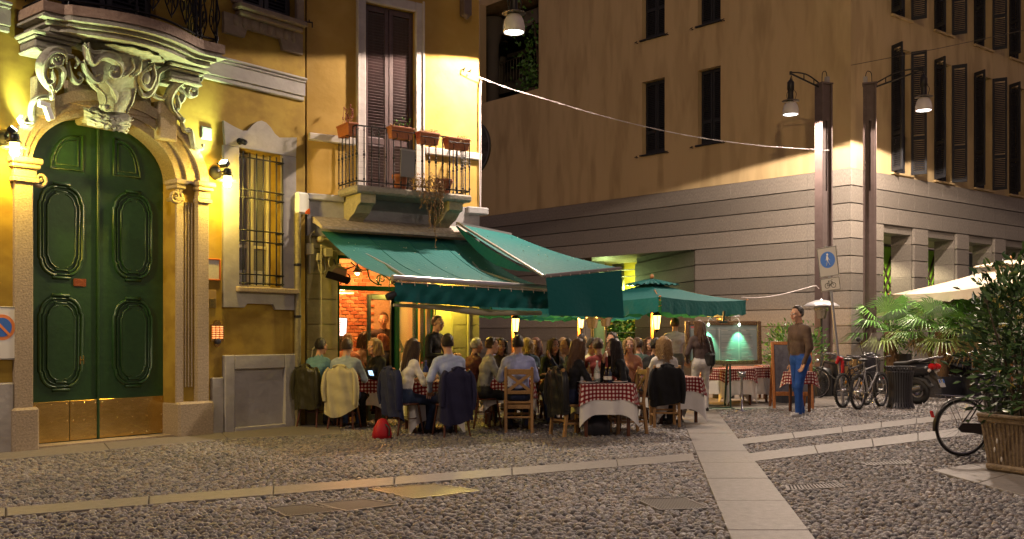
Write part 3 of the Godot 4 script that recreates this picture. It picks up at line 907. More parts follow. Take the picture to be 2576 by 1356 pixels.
func palazzo_fixtures():
	var iron := mat("black_iron", Color(0.015, 0.015, 0.017), 0.35, 0.6)
	var warm := Color(1.0, 0.84, 0.34)
	# two bulkhead sconces
	for k in 2:
		var q := w1.q(8, 352, 0.0) if k == 0 else w1.q(541, 436, 0.0)
		var o := thing("wall_lamp", "lit round wall lamp on the left pier of the green portal, cut by the frame" if k == 0 else "lit round wall lamp between the green portal and the barred window", "lamp", w1.turned(q.x, q.y), "wall lamps either side of the portal")
		var mb := MB.new(); mb.lathe([Vector2(0.1, 0), Vector2(0.1, 0.03), Vector2(0.07, 0.06), Vector2(0.02, 0.07)], 18, Transform3D(Basis(Vector3.RIGHT, PI / 2), Vector3.ZERO)); part("back_plate", mb, iron, o)
		mb = MB.new(); mb.tube([Vector3(0, 0, 0.05), Vector3(0, 0.0, 0.3)], 0.014, 6); part("arm", mb, iron, o)
		mb = MB.new(); mb.lathe([Vector2(0.05, -0.05), Vector2(0.06, -0.03), Vector2(0.055, 0.03), Vector2(0.01, 0.045)], 14, Transform3D(Basis.IDENTITY, Vector3(0, 0, 0.3))); mb.lathe([Vector2(0.085, -0.075), Vector2(0.087, -0.065), Vector2(0.06, -0.04)], 18, Transform3D(Basis.IDENTITY, Vector3(0, 0.0, 0.3)), true, 1.0, 1.0, false)
		part("cap", mb, iron, o)
		mb = MB.new(); mb.lathe([Vector2(0.002, -0.24), Vector2(0.045, -0.23), Vector2(0.065, -0.19), Vector2(0.05, -0.15), Vector2(0.06, -0.12), Vector2(0.055, -0.05), Vector2(0.002, -0.05)], 14, Transform3D(Basis.IDENTITY, Vector3(0, 0, 0.3)))
		part("bulb_glass", mb, glow("bulb_warm", Color(1, 0.86, 0.45), 6.0), o)
		mb = MB.new(); mb.lathe([Vector2(0.06, -0.13), Vector2(0.15, -0.135), Vector2(0.15, -0.128), Vector2(0.06, -0.123)], 20, Transform3D(Basis.IDENTITY, Vector3(0, 0, 0.3)), true, 1.0, 1.0, false); part("glass_disc", mb, glass("disc_glass", Color(0.9, 0.85, 0.6), 0.3), o)
		omni(Vector3(0, -0.17, 0.3), warm, 4.0, 0.06, 12.0, o)
	# two small white floodlights that light the carved balcony from below
	for k in 2:
		var q := w1.q(14, 352, 0.0) if k == 0 else w1.q(546, 412, 0.0)
		if k == 0: q = w1.q(18, 330, 0.0)
		var o := thing("floodlight", "small white floodlight aimed up at the balcony, beside the left wall lamp" if k == 0 else "small white floodlight with a bright star glare above the right wall lamp", "floodlight", w1.turned(q.x, q.y), "floodlights that light the balcony")
		var aim := Vector3(0.7, 0.95, 0.3) if k == 0 else Vector3(-0.8, 0.85, 0.35)
		var bs := Basis.looking_at(aim.normalized(), Vector3.UP)
		var mb := MB.new(); mb.box(Vector3(0, 0, 0.16) + bs * Vector3(0, 0, 0.03), Vector3(0.13, 0.1, 0.07), bs, 0.012); mb.rod(Vector3.ZERO, Vector3(0, 0, 0.16), 0.012)
		part("housing", mb, iron, o)
		mb = MB.new(); mb.box(Vector3(0, 0, 0.16) + bs * Vector3(0, 0, -0.012), Vector3(0.1, 0.075, 0.012), bs)
		part("lens", mb, glow("flood_lens", Color(0.95, 1, 0.9), 9.0), o)
		spot(Vector3(0, 0, 0.16) + bs * Vector3(0, 0, -0.03), aim, Color(0.9, 1.0, 0.7), 4.6, 62.0, 0.05, 0.5, 12.0, o)
	var o := thing("security_camera", "small dark camera at the head of the barred window", "camera", w1.turned(w1.q(597, 357).x, w1.q(597, 357).y, 0.05))
	var mb := MB.new(); mb.lathe([Vector2(0.05, 0), Vector2(0.05, 0.02), Vector2(0.02, 0.03)], 12, Transform3D(Basis(Vector3.RIGHT, PI / 2), Vector3.ZERO)); part("mount", mb, iron, o)
	mb = MB.new(); mb.lathe([Vector2(0.03, -0.05), Vector2(0.04, -0.04), Vector2(0.04, 0.07), Vector2(0.03, 0.08)], 12, Transform3D(Basis(Vector3.RIGHT, PI / 2 + 0.35), Vector3(0, -0.01, 0.08))); part("barrel", mb, iron, o)
	mb = MB.new(); mb.ellip(Vector3(0, -0.045, 0.155), Vector3(0.02, 0.02, 0.01)); part("lens", mb, mat("lens", Color(0.05, 0.05, 0.07), 0.05), o)
	# flood fixture on the left corbel
	o = thing("wall_floodlight", "white box floodlight fixed to the left scroll corbel", "floodlight", w1.turned(0.42, 4.12, 0.36))
	mb = MB.new(); mb.box(Vector3(0, 0.0, 0.0), Vector3(0.08, 0.16, 0.07), Basis(Vector3.BACK, 0.35), 0.012); part("housing", mb, mat("white_enamel", Color(0.7, 0.72, 0.7), 0.35), o)
	mb = MB.new(); mb.box(Vector3(-0.06, 0.1, 0.0), Vector3(0.13, 0.07, 0.08), Basis(Vector3.BACK, -0.15), 0.01); part("bracket", mb, mat("white_enamel", Color.WHITE), o)
	# square blind plate, paper notice, bell plates
	var q := w1.q(518, 335)
	o = thing("junction_plate", "small square grey plate on the yellow wall above the white floodlight", "plate", w1.turned(q.x, q.y))
	mb = MB.new(); mb.box(Vector3(0, 0, 0.005), Vector3(0.19, 0.19, 0.03), Basis.IDENTITY, 0.012); part("rim", mb, mat("plate_rim", Color(0.12, 0.12, 0.1), 0.5), o)
	mb = MB.new(); mb.box(Vector3(0, 0, 0.018), Vector3(0.155, 0.155, 0.02), Basis.IDENTITY, 0.004); part("cover", mb, worn("plate_grey", Color(0.2, 0.24, 0.25), Color(0.3, 0.33, 0.33), 0.4, 3.0, 0.2), o)
	q = w1.q(534, 678)
	o = thing("framed_notice", "blank paper notice in an orange frame between portal and window", "notice", w1.turned(q.x, q.y))
	mb = MB.new()
	for s in [-1, 1]:
		mb.box(Vector3(s * 0.115, 0, 0.015), Vector3(0.02, 0.31, 0.03), Basis.IDENTITY, 0.004); mb.box(Vector3(0, s * 0.147, 0.015), Vector3(0.21, 0.02, 0.029), Basis.IDENTITY, 0.004)
	part("frame", mb, mat("orange_frame", Color(0.5, 0.13, 0.02), 0.45), o)
	mb = MB.new(); mb.box(Vector3(0, 0, 0.006), Vector3(0.21, 0.276, 0.008)); part("paper", mb, worn("old_paper", Color(0.42, 0.4, 0.34), Color(0.55, 0.52, 0.45), 0.8, 3.0, 0.1), o)
	q = w1.q(533, 752)
	o = thing("bell_panel", "tall glass plate with a small brass doorbell panel below the orange notice", "doorbell", w1.turned(q.x, q.y))
	mb = MB.new(); mb.box(Vector3(0, 0.0, 0.006), Vector3(0.13, 0.26, 0.012), Basis.IDENTITY, 0.003); part("back_plate", mb, mat("bell_back", Color(0.35, 0.24, 0.1), 0.3), o)
	mb = MB.new(); mb.box(Vector3(0, -0.06, 0.016), Vector3(0.105, 0.13, 0.014), Basis.IDENTITY, 0.003); part("brass_plate", mb, mat("old_brass", Color(0.35, 0.26, 0.1), 0.35, 0.9), o)
	mb = MB.new()
	for k in 5: mb.box(Vector3(-0.02 + 0.008 * (k % 2), -0.02 - k * 0.02, 0.024), Vector3(0.05, 0.006, 0.004))
	part("engraving", mb, mat("engraved", Color(0.08, 0.06, 0.03), 0.5), o)
	q = w1.q(545, 836)
	o = thing("brass_intercom", "polished brass intercom panel with lit name buttons and arched top", "intercom", w1.turned(q.x, q.y))
	mb = MB.new()
	var sh := [Vector2(-0.105, -0.13), Vector2(-0.06, -0.13)]
	for k in 9: sh.append(Vector2(-0.06 * cos(PI * k / 8.0), -0.13 - 0.08 * sin(PI * k / 8.0)))
	sh += [Vector2(0.105, -0.13), Vector2(0.105, 0.11), Vector2(0.06, 0.12)]
	for k in 9: sh.append(Vector2(0.06 * cos(PI * k / 8.0), 0.12 + 0.06 * sin(PI * k / 8.0)))
	sh += [Vector2(-0.105, 0.11)]
	mb.prism(sh, 0.0, 0.02); part("brass_plate", mb, mat("polished_brass", Color(0.6, 0.4, 0.14), 0.18, 1.0), o)
	for r in 6:
		for c in 3:
			mb = MB.new(); mb.box(Vector3(-0.065 + c * 0.065, 0.08 - r * 0.032, 0.026), Vector3(0.048, 0.02, 0.012), Basis.IDENTITY, 0.003)
			part("name_button", mb, glow("lit_button", Color(1, 0.5, 0.1), 1.1), o)
	mb = MB.new(); mb.lathe([Vector2(0.045, 0), Vector2(0.045, 0.03), Vector2(0.03, 0.05), Vector2(0.003, 0.055)], 16, Transform3D(Basis(Vector3.RIGHT, PI / 2), Vector3(0, -0.13, 0.018))); part("lens_dome", mb, mat("lens", Color.BLACK), o)
	# no-parking sign cut by the left edge
	q = w1.q(4, 838, 0.0)
	o = thing("no_parking_sign", "white sign with blue and orange no-parking disc on the wall at far left", "sign", w1.turned(q.x - 0.02, q.y, 0.04))
	mb = MB.new(); mb.box(Vector3.ZERO, Vector3(0.36, 0.64, 0.02), Basis.IDENTITY, 0.004); part("plate", mb, mat("sign_white", Color(0.62, 0.6, 0.55), 0.45), o)
	mb = MB.new()
	for s in [-1, 1]:
		mb.box(Vector3(s * 0.172, 0, 0.011), Vector3(0.008, 0.62, 0.004)); mb.box(Vector3(0, s * 0.31, 0.011), Vector3(0.336, 0.008, 0.004))
	part("border", mb, mat("sign_black", Color(0.02, 0.02, 0.02), 0.5), o)
	var dc := Transform3D(Basis(Vector3.RIGHT, PI / 2), Vector3(0, 0.07, 0.01))
	mb = MB.new(); mb.lathe([Vector2(0.155, 0), Vector2(0.155, 0.003)], 30, dc); part("ring", mb, mat("sign_orange", Color(0.65, 0.2, 0.05), 0.45), o)
	mb = MB.new(); mb.lathe([Vector2(0.115, 0.003), Vector2(0.115, 0.006)], 30, dc); part("disc", mb, mat("sign_blue", Color(0.03, 0.12, 0.42), 0.45), o)
	mb = MB.new(); mb.box(Vector3(0, 0.07, 0.0175), Vector3(0.03, 0.27, 0.003), Basis(Vector3.BACK, 0.75)); part("bar", mb, mat("sign_orange", Color.WHITE), o)
	# hooks and drainpipe
	q = w1.q(765, 60)
	o = thing("iron_hook", "black iron shutter hook on the yellow wall right of the upper window", "hook", w1.turned(q.x, q.y))
	mb = MB.new(); mb.rod(Vector3(-0.06, 0, 0), Vector3(-0.06, 0, 0.1), 0.01); mb.rod(Vector3(-0.06, 0, 0.1), Vector3(0.08, 0.02, 0.1), 0.012); mb.rod(Vector3(0.08, 0.03, 0.1), Vector3(0.08, -0.06, 0.1), 0.01); mb.rod(Vector3(0.02, 0.01, 0.1), Vector3(0.02, 0.05, 0.1), 0.01)
	part("hook", mb, iron, o)
	var qa := w1.q(749, 545, 0.08); var qb := w1.q(742, 905, 0.08)
	o = thing("drainpipe", "dull olive drainpipe down the joint between palazzo and restaurant", "drainpipe", w1.turned(qa.x, 0, 0.08))
	mb = MB.new(); mb.rod(Vector3(0, 0, 0), Vector3(0, qa.y + 0.05, 0), 0.05, 12); part("pipe", mb, worn("pipe_olive", Color(0.12, 0.1, 0.05), Color(0.2, 0.17, 0.09), 0.6, 2.0, 0.3), o)
	mb = MB.new()
	for h in [0.9, 1.7, 2.5]: mb.lathe([Vector2(0.056, 0), Vector2(0.06, 0.02), Vector2(0.056, 0.04)], 12, Transform3D(Basis.IDENTITY, Vector3(0, h, 0)))
	part("clamp", mb, iron, o)
# ---- restaurant building (wall plane w2), its balcony and awnings
func build_restaurant():
	var yellow := worn("warm_plaster", Color(0.36, 0.22, 0.042), Color(0.45, 0.29, 0.075), 0.9, 0.3, 0.35, 0.01)
	var olive := worn("olive_block", Color(0.24, 0.21, 0.09), Color(0.34, 0.30, 0.14), 0.85, 0.7, 0.4)
	var greyst := worn("grey_band", Color(0.24, 0.23, 0.24), Color(0.34, 0.33, 0.33), 0.85, 0.6, 0.3)
	var pale := worn("pale_frame", Color(0.42, 0.38, 0.36), Color(0.54, 0.5, 0.47), 0.8, 0.8, 0.2)
	var iron := mat("black_iron", Color(0.015, 0.015, 0.017), 0.35, 0.6)
	var shut := worn("shutter_brown", Color(0.06, 0.035, 0.035), Color(0.1, 0.06, 0.06), 0.4, 2.0, 0.1)
	var dgreen := mat("green_frame", Color(0.008, 0.05, 0.02), 0.25)
	var b := thing("restaurant_building", "narrow yellow corner building with tall shuttered balcony door above the restaurant", "building", w2.xf())
	var top := 12.0
	var W := 3.2
	var eh := 2.72
	part("wall", wall_mb([0.0, 1.0, 1.92, W], [3.66, 3.75, 6.87, top], inside([[1.0, 1.92, 3.7, 6.87]]), 0.35), yellow, b)
	var mb := MB.new()
	mb.boxm(Vector3(W - 0.35, 3.66, -6.0), Vector3(W, top, -0.352)); mb.boxm(Vector3(0, top, -6), Vector3(W, top + 0.2, 0)); mb.boxm(Vector3(0, 3.3, -6.2), Vector3(W, top, -6.0))
	part("side_wall", mb, yellow, b)
	# string course and cornice
	mb = MB.new()
	mb.boxm(Vector3(0.02, 4.5, -0.05), Vector3(0.82, 4.62, 0.06), 0.012); mb.boxm(Vector3(2.1, 4.5, -0.05), Vector3(W + 0.03, 4.62, 0.06), 0.012)
	part("string_course", mb, pale, b)
	mb = MB.new()
	mb.boxm(Vector3(0, 3.0, -0.35), Vector3(W, 3.54, 0.02)); mb.boxm(Vector3(-0.02, 3.56, -0.35), Vector3(0.6, 3.66, 0.1), 0.015); mb.boxm(Vector3(2.9, 3.54, -0.35), Vector3(W + 0.12, 3.66, 0.14), 0.015)
	mb.boxm(Vector3(0, 3.541, -0.34), Vector3(W - 0.001, 3.659, 0.018))
	part("grey_band", mb, greyst, b)
	# window surround and louvred shutters
	mb = MB.new()
	mb.boxm(Vector3(0.84, 3.66, -0.02), Vector3(1.0, 7.03, 0.05), 0.012); mb.boxm(Vector3(1.92, 3.66, -0.02), Vector3(2.08, 7.03, 0.05), 0.012); mb.boxm(Vector3(1.002, 6.87, -0.02), Vector3(1.918, 7.03, 0.05), 0.012)
	for x in [0.84, 2.04]: mb.boxm(Vector3(x, 3.66, 0.051), Vector3(x + 0.04, 7.06, 0.075), 0.008)
	part("window_surround", mb, pale, b)
	var sh := sub(b, "window_shutter")
	for s in 2:
		var x0 := 1.005 + s * 0.46; var x1 := x0 + 0.452
		mb = MB.new()
		mb.boxm(Vector3(x0, 3.76, -0.1), Vector3(x0 + 0.075, 6.86, -0.05), 0.008); mb.boxm(Vector3(x1 - 0.075, 3.76, -0.1), Vector3(x1, 6.86, -0.05), 0.008)
		for y in [[3.762, 3.88], [4.58, 4.68], [6.76, 6.858]]: mb.boxm(Vector3(x0 + 0.076, y[0], -0.098), Vector3(x1 - 0.076, y[1], -0.052), 0.006)
		part("leaf_frame", mb, shut, sh)
		var slat := MB.new()
		slat.box(Vector3.ZERO, Vector3(0.3, 0.052, 0.011), Basis(Vector3.RIGHT, 0.72), 0.003)
		var sm := slat.done()
		var y := 3.915
		while y < 6.75:
			if not (y > 4.55 and y < 4.71):
				part("slat", sm, shut, sh, Transform3D(Basis.IDENTITY, Vector3((x0 + x1) * 0.5, y, -0.075)))
			y += 0.0475
	mb = MB.new(); mb.boxm(Vector3(0.98, 3.7, -0.35), Vector3(1.94, 6.9, -0.3))
	part("shutter_back", mb, mat("behind_shutter", Color(0.45, 0.38, 0.42), 0.8), b)
	# ground floor: coursed olive blocks, entrance, pier
	var blocks := sub(b, "ground_floor")
	mb = MB.new()
	wall_mb([0.0, 0.53, 2.3, W], [0.0, eh, 3.0], inside([[0.53, 2.3, -1, eh]]), 0.33, -0.02, mb)
	part("wall_core", mb, olive, blocks)
	for cols in [[0.0, 0.525, 0.0], [2.66, 2.93, 0.015], [2.99, 3.2, 0.015]]:
		var h := 0.0
		while h < 2.95:
			mb = MB.new()
			mb.boxm(Vector3(cols[0] + 0.004, h + 0.005, -0.06), Vector3(cols[1], minf(h + 0.395, 2.99), 0.0 + cols[2]), 0.006)
			part("block", mb, olive, blocks)
			h += 0.4
	mb = MB.new(); mb.boxm(Vector3(2.33, 0.0, -0.06), Vector3(2.64, 2.99, 0.0)); mb.boxm(Vector3(2.643, 0, -0.06), Vector3(2.655, 2.99, 0.03))
	part("smooth_pier", mb, worn("pier_plaster", Color(0.34, 0.31, 0.13), Color(0.42, 0.39, 0.18), 0.8, 0.6, 0.15), blocks)
	mb = MB.new()
	mb.rod(Vector3(2.96, 0, 0.03), Vector3(2.96, 3.0, 0.03), 0.028, 10); part("wall_pipe", mb, olive, b)
	# entrance: green frame, transom scrollwork, glazed doors
	mb = MB.new()
	mb.boxm(Vector3(0.532, 0.0, -0.2), Vector3(0.58, eh, -0.05), 0.008); mb.boxm(Vector3(2.26, 0.0, -0.2), Vector3(2.3, eh, -0.05), 0.008)
	mb.boxm(Vector3(0.582, 2.16, -0.2), Vector3(2.258, 2.235, -0.04), 0.01); mb.boxm(Vector3(0.582, eh - 0.05, -0.2), Vector3(2.258, eh - 0.002, -0.05), 0.008)
	mb.boxm(Vector3(1.62, 0.0, -0.2), Vector3(1.67, 2.158, -0.06), 0.008); mb.boxm(Vector3(1.98, 0.0, -0.2), Vector3(2.02, 2.158, -0.06), 0.008); mb.boxm(Vector3(2.13, 0, -0.2), Vector3(2.16, 2.158, -0.06), 0.008)
	part("entrance_frame", mb, dgreen, b)
	mb = MB.new()
	for s in [[0.7, 1], [1.35, -1], [1.6, 1], [2.1, -1]]:
		spiral(Vector2(s[0], 2.36), 0.1, 1.5, -PI / 2, s[1], 0.014, -0.1, 0.0, mb, 22)
	for s in [[0.62, 2.26, 0.85, 2.55], [1.08, 2.6, 1.3, 2.26], [1.3, 2.26, 1.5, 2.55], [1.5, 2.26, 1.75, 2.6], [1.75, 2.6, 2.0, 2.26], [2.0, 2.3, 2.2, 2.6]]:
		mb.tube(curve3([Vector3(s[0], s[1], -0.1), Vector3(lerpf(s[0], s[2], 0.3), lerpf(s[1], s[3], 0.75), -0.1), Vector3(s[2], s[3], -0.1)], 10), 0.012, 5)
	for a in [-0.9, -0.45, 0.0, 0.45, 0.9]:
		mb.tube(curve3([Vector3(1.62, 2.24, -0.1), Vector3(1.62 + sin(a) * 0.2, 2.24 + cos(a) * 0.22, -0.1), Vector3(1.62 + sin(a * 1.5) * 0.28, 2.24 + cos(a) * 0.34, -0.1)], 8), 0.011, 5)
	mb.tube(curve3([Vector3(0.8, 2.62, -0.1), Vector3(1.0, 2.5, -0.1), Vector3(1.25, 2.56, -0.1), Vector3(1.4, 2.68, -0.1)], 12), 0.012, 5)
	part("transom_scrollwork", mb, dgreen, b)
	mb = MB.new()
	mb.boxm(Vector3(1.67, 0.3, -0.14), Vector3(1.98, 2.15, -0.13))
	part("pane", mb, glass("clear_glass", Color(0.9, 0.95, 0.95), 0.1), b)
	mb = MB.new()                                  # opened leaf standing inside
	var lf := Transform3D(Basis(Vector3.UP, 0.35), Vector3(1.62, 0, -0.2))
	for bx in [[-0.62, 0.03, -0.55, 2.1], [-0.07, 0.03, 0.0, 2.1]]:
		mb.box(lf * Vector3((bx[0] + bx[2]) * 0.5, (bx[1] + bx[3]) * 0.5, 0), Vector3(bx[2] - bx[0], bx[3] - bx[1], 0.04), lf.basis, 0.006)
	for y in [0.08, 0.8, 2.06]: mb.box(lf * Vector3(-0.31, y, 0), Vector3(0.48, 0.09, 0.038), lf.basis, 0.006)
	part("door_leaf", mb, mat("leaf_dark", Color(0.012, 0.02, 0.014), 0.3), b)
	# interior
	var room := sub(b, "interior")
	mb = MB.new()
	mb.boxm(Vector3(0.0, -0.05, -3.6), Vector3(W - 0.36, 0.02, -0.36)); mb.boxm(Vector3(0.0, 2.99, -3.6), Vector3(W - 0.36, 3.1, -0.36))
	mb.boxm(Vector3(-0.1, 0, -3.6), Vector3(0.0, 3.0, -0.36)); mb.boxm(Vector3(W - 0.36, 0, -3.6), Vector3(W - 0.3, 3.0, -0.36)); mb.boxm(Vector3(-0.1, 0, -3.7), Vector3(W - 0.3, 3.0, -3.6))
	part("room_shell", mb, mat("room_plaster", Color(0.42, 0.36, 0.16), 0.9), room)
	var mortar := sub(room, "mortar_wall")
	mb = MB.new(); mb.boxm(Vector3(0.3, 0.0, -2.32), Vector3(2.75, 2.95, -2.2)); part("mortar", mb, worn("mortar", Color(0.3, 0.22, 0.15), Color(0.42, 0.32, 0.22), 0.95, 3.0, 0.6), mortar)
	var bricks := []
	for k in 4:
		var bm := MB.new(); bm.box(Vector3.ZERO, Vector3(0.155 - 0.012 * (k % 2), 0.056, 0.05), Basis(Vector3.BACK, 0.02 * (k - 1.5)), 0.008); bricks.append(bm.done())
	var bmat := []
	for c in [Color(0.36, 0.13, 0.06), Color(0.42, 0.17, 0.08), Color(0.3, 0.1, 0.05), Color(0.45, 0.22, 0.12)]:
		bmat.append(worn("brick_%d" % bmat.size(), c * 0.75, c * 1.15, 0.85, 4.0, 1.0, 0.03))
	var rr := 0
	var count := 0
	var y := 0.82
	while y < 2.75 and count < 296:
		var x := 0.4 + (rr % 2) * 0.08
		while x < 2.2:
			if not (x > 0.86 and x < 1.1):
				part("brick", bricks[rng.randi() % 4], bmat[rng.randi() % 4], mortar, Transform3D(Basis.IDENTITY, Vector3(x, y, -2.19 + rng.randf_range(-0.006, 0.008))))
				count += 1
			x += 0.167
		y += 0.068
		rr += 1
	mb = MB.new(); mb.boxm(Vector3(0.86, 0, -2.25), Vector3(1.1, 2.95, -2.13)); part("pale_pilaster", mb, mat("pilaster_olive", Color(0.45, 0.38, 0.14), 0.8), room)
	mb = MB.new(); mb.boxm(Vector3(0.83, 0, -2.13), Vector3(0.86, 2.95, -2.1)); part("green_post", mb, dgreen, room)
	var bar := thing("bar_counter", "brown back bar shelf inside the restaurant doorway", "shelf", w2.turned(1.0, 0, -1.9))
	mb = MB.new(); mb.boxm(Vector3(0.0, 1.06, -0.24), Vector3(1.1, 1.1, 0.1), 0.006); part("shelf_top", mb, mat("bar_wood", Color(0.16, 0.06, 0.03), 0.35), bar)
	mb = MB.new(); mb.boxm(Vector3(0.05, 0.0, -0.2), Vector3(1.05, 1.06, 0.02), 0.006); part("cabinet", mb, mat("bar_wood", Color.WHITE), bar)
	var bl := ["dark bottle with pale label on the bar shelf, leftmost", "tall dark bottle on the bar shelf, second from left", "clear squat bottle on the bar shelf below the till screen", "amber bottle on the bar shelf, right of the clear one", "blue topped bottle at the right end of the bar shelf"]
	var bc := [Color(0.03, 0.04, 0.05), Color(0.02, 0.02, 0.02), Color(0.6, 0.55, 0.45), Color(0.5, 0.25, 0.03), Color(0.05, 0.05, 0.4)]
	for k in 5:
		bottle(w2.at(1.12 + k * 0.14, 1.1, -1.98), 0.26 if k < 2 else 0.2, bl[k], bc[k], "bottles on the bar shelf")
	var scr := thing("till_screen", "bright tilted till screen on the brick wall inside the doorway", "screen", w2.turned(1.42, 1.55, -1.95) * Transform3D(Basis(Vector3.UP, -0.1) * Basis(Vector3.BACK, -0.06), Vector3.ZERO))
	mb = MB.new(); mb.box(Vector3.ZERO, Vector3(0.3, 0.42, 0.03), Basis.IDENTITY, 0.008); mb.rod(Vector3(0.05, -0.2, -0.02), Vector3(0.05, -0.46, -0.02), 0.02); part("casing", mb, mat("screen_case", Color(0.02, 0.02, 0.02), 0.4), scr)
	mb = MB.new(); mb.box(Vector3(0, 0.03, 0.017), Vector3(0.26, 0.32, 0.006)); part("display", mb, glow("till_display", Color(0.75, 0.85, 1.0), 0.9), scr)
	mb = MB.new()
	for r in 6: mb.box(Vector3(-0.02, 0.15 - r * 0.04, 0.0215), Vector3(0.18 - 0.02 * (r % 3), 0.008, 0.002))
	for c in 3: mb.box(Vector3(-0.06 + c * 0.07, 0.04, 0.0218), Vector3(0.004, 0.26, 0.002))
	part("screen_rows", mb, mat("screen_ink", Color(0.1, 0.12, 0.16), 0.5), scr)
	# lamps inside: a strip over the door and a warm pendant
	var lp := thing("strip_light", "small lit strip light under the entrance transom", "lamp", w2.turned(0.78, 2.13, -0.4))
	mb = MB.new(); mb.box(Vector3.ZERO, Vector3(0.4, 0.03, 0.06), Basis.IDENTITY, 0.008); part("tube", mb, glow("strip_glow", Color(1, 0.75, 0.45), 3.0), lp)
	omni(Vector3(0, -0.08, 0), Color(1, 0.7, 0.4), 0.8, 0.05, 6.0, lp)
	var pl := thing("ceiling_pendant", "warm pendant lamp hanging inside the restaurant", "lamp", w2.turned(1.5, 2.6, -1.35))
	mb = MB.new(); mb.lathe([Vector2(0.09, -0.06), Vector2(0.03, 0.05), Vector2(0.01, 0.08), Vector2(0.006, 0.38)], 12); part("shade", mb, iron, pl)
	mb = MB.new(); mb.ellip(Vector3(0, -0.06, 0), Vector3(0.045, 0.045, 0.045)); part("bulb", mb, glow("bulb_orange", Color(1, 0.6, 0.25), 5.0), pl)
	omni(Vector3(0, -0.16, 0), Color(1.0, 0.66, 0.36), 4.0, 0.06, 8.0, pl)
	# lamp under the awning that washes the pier
	var wp := thing("awning_lamp", "glowing lamp tucked under the awning above the olive pier", "lamp", w2.turned(2.5, 2.32, 0.22))
	mb = MB.new(); mb.box(Vector3.ZERO, Vector3(0.3, 0.05, 0.1), Basis.IDENTITY, 0.01); part("diffuser", mb, glow("bulb_greenish", Color(1, 0.95, 0.5), 5.0), wp)
	mb = MB.new(); mb.box(Vector3(0, 0.045, 0), Vector3(0.34, 0.04, 0.14), Basis.IDENTITY, 0.01); part("housing", mb, iron, wp)
	omni(Vector3(0, -0.08, 0.02), Color(1, 0.88, 0.36), 2.2, 0.06, 9.0, wp)
	# balcony slab and its two brackets
	var bal := sub(b, "balcony")
	mb = MB.new()
	mb.boxm(Vector3(0.5, 3.64, 0.02), Vector3(2.62, 3.76, 0.72), 0.03)
	part("slab", mb, worn("slab_grey", Color(0.17, 0.15, 0.12), Color(0.3, 0.27, 0.22), 0.9, 1.2, 0.8, 0.02), bal)
	for x in [0.62, 2.22]:
		mb = MB.new()
		var prof := [Vector2(0, 3.64), Vector2(0.62, 3.64), Vector2(0.62, 3.5), Vector2(0.52, 3.47), Vector2(0.4, 3.36), Vector2(0.24, 3.3), Vector2(0.1, 3.22), Vector2(0.02, 3.2), Vector2(0.0, 3.2)]
		mb.prism(prof, 0.0, 0.26, Transform3D(Basis(Vector3(0, 0, 1), Vector3.UP, Vector3(-1, 0, 0)), Vector3(x + 0.26, 0, 0.021)))
		part("bracket", mb, worn("bracket_stone", Color(0.22, 0.19, 0.12), Color(0.34, 0.3, 0.2), 0.85, 1.2, 0.6), bal)
	var rail := sub(b, "balcony_railing")
	var pth := [Vector3(0.53, 0, 0.03), Vector3(0.53, 0, 0.69), Vector3(2.58, 0, 0.69), Vector3(2.58, 0, 0.03)]
	for yy in [[3.82, 0.012], [4.68, 0.016]]:
		mb = MB.new()
		for k in 3: mb.beam(pth[k] + Vector3.UP * yy[0], pth[k + 1] + Vector3.UP * yy[0], 0.02, 0.02)
		part("rail", mb, iron, rail)
	var balu := MB.new()
	balu.rod(Vector3(0, 3.76, 0), Vector3(0, 4.68, 0), 0.0095, 6)
	for e in [[4.24, 0.02, 0.03], [4.19, 0.014, 0.02], [4.29, 0.014, 0.02], [3.86, 0.018, 0.025], [4.62, 0.014, 0.02]]: balu.ellip(Vector3(0, e[0], 0), Vector3(e[1], e[2], e[1]), Basis.IDENTITY, 6, 4)
	var bm2 := balu.done()
	for k in 3:
		var a: Vector3 = pth[k]; var c: Vector3 = pth[k + 1]
		var n := int(round(a.distance_to(c) / 0.125))
		for i in n + (1 if k == 2 else 0): part("baluster", bm2, iron, rail, Transform3D(Basis.IDENTITY, a.lerp(c, float(i) / n)))
	mb = MB.new()
	var wire := 0.0015
	for k in 3:                                     # fine netting tied to the bars
		var a: Vector3 = pth[k]; var c: Vector3 = pth[k + 1]
		for i in 9: mb.rod(a + Vector3.UP * (3.84 + i * 0.095), c + Vector3.UP * (3.84 + i * 0.095 + 0.01 * sin(i * 2.0)), wire, 3)
		var n := int(a.distance_to(c) / 0.07)
		for i in n: mb.rod(a.lerp(c, (i + 0.5) / n) + Vector3.UP * 3.8, a.lerp(c, (i + 0.5) / n) + Vector3.UP * 4.66, wire, 3)
	part("netting", mb, mat("wire", Color(0.1, 0.08, 0.07), 0.5, 0.5), rail)
	# flower boxes
	var terra := worn("terracotta", Color(0.3, 0.09, 0.035), Color(0.42, 0.14, 0.06), 0.7, 2.0, 0.3)
	var boxes := [["terracotta flower box with bare reddish twigs, at the left end of the balcony rail", 0.53, 0.35, PI / 2, 0.44, 0], ["terracotta flower box with a few green leaves in front of the shutters", 1.25, 0.76, 0.0, 0.4, 1], ["terracotta flower box with dry straw, right of the shutters", 1.74, 0.76, 0.0, 0.36, 2], ["terracotta flower box with dry stems at the right corner of the rail", 2.28, 0.77, 0.0, 0.42, 3]]
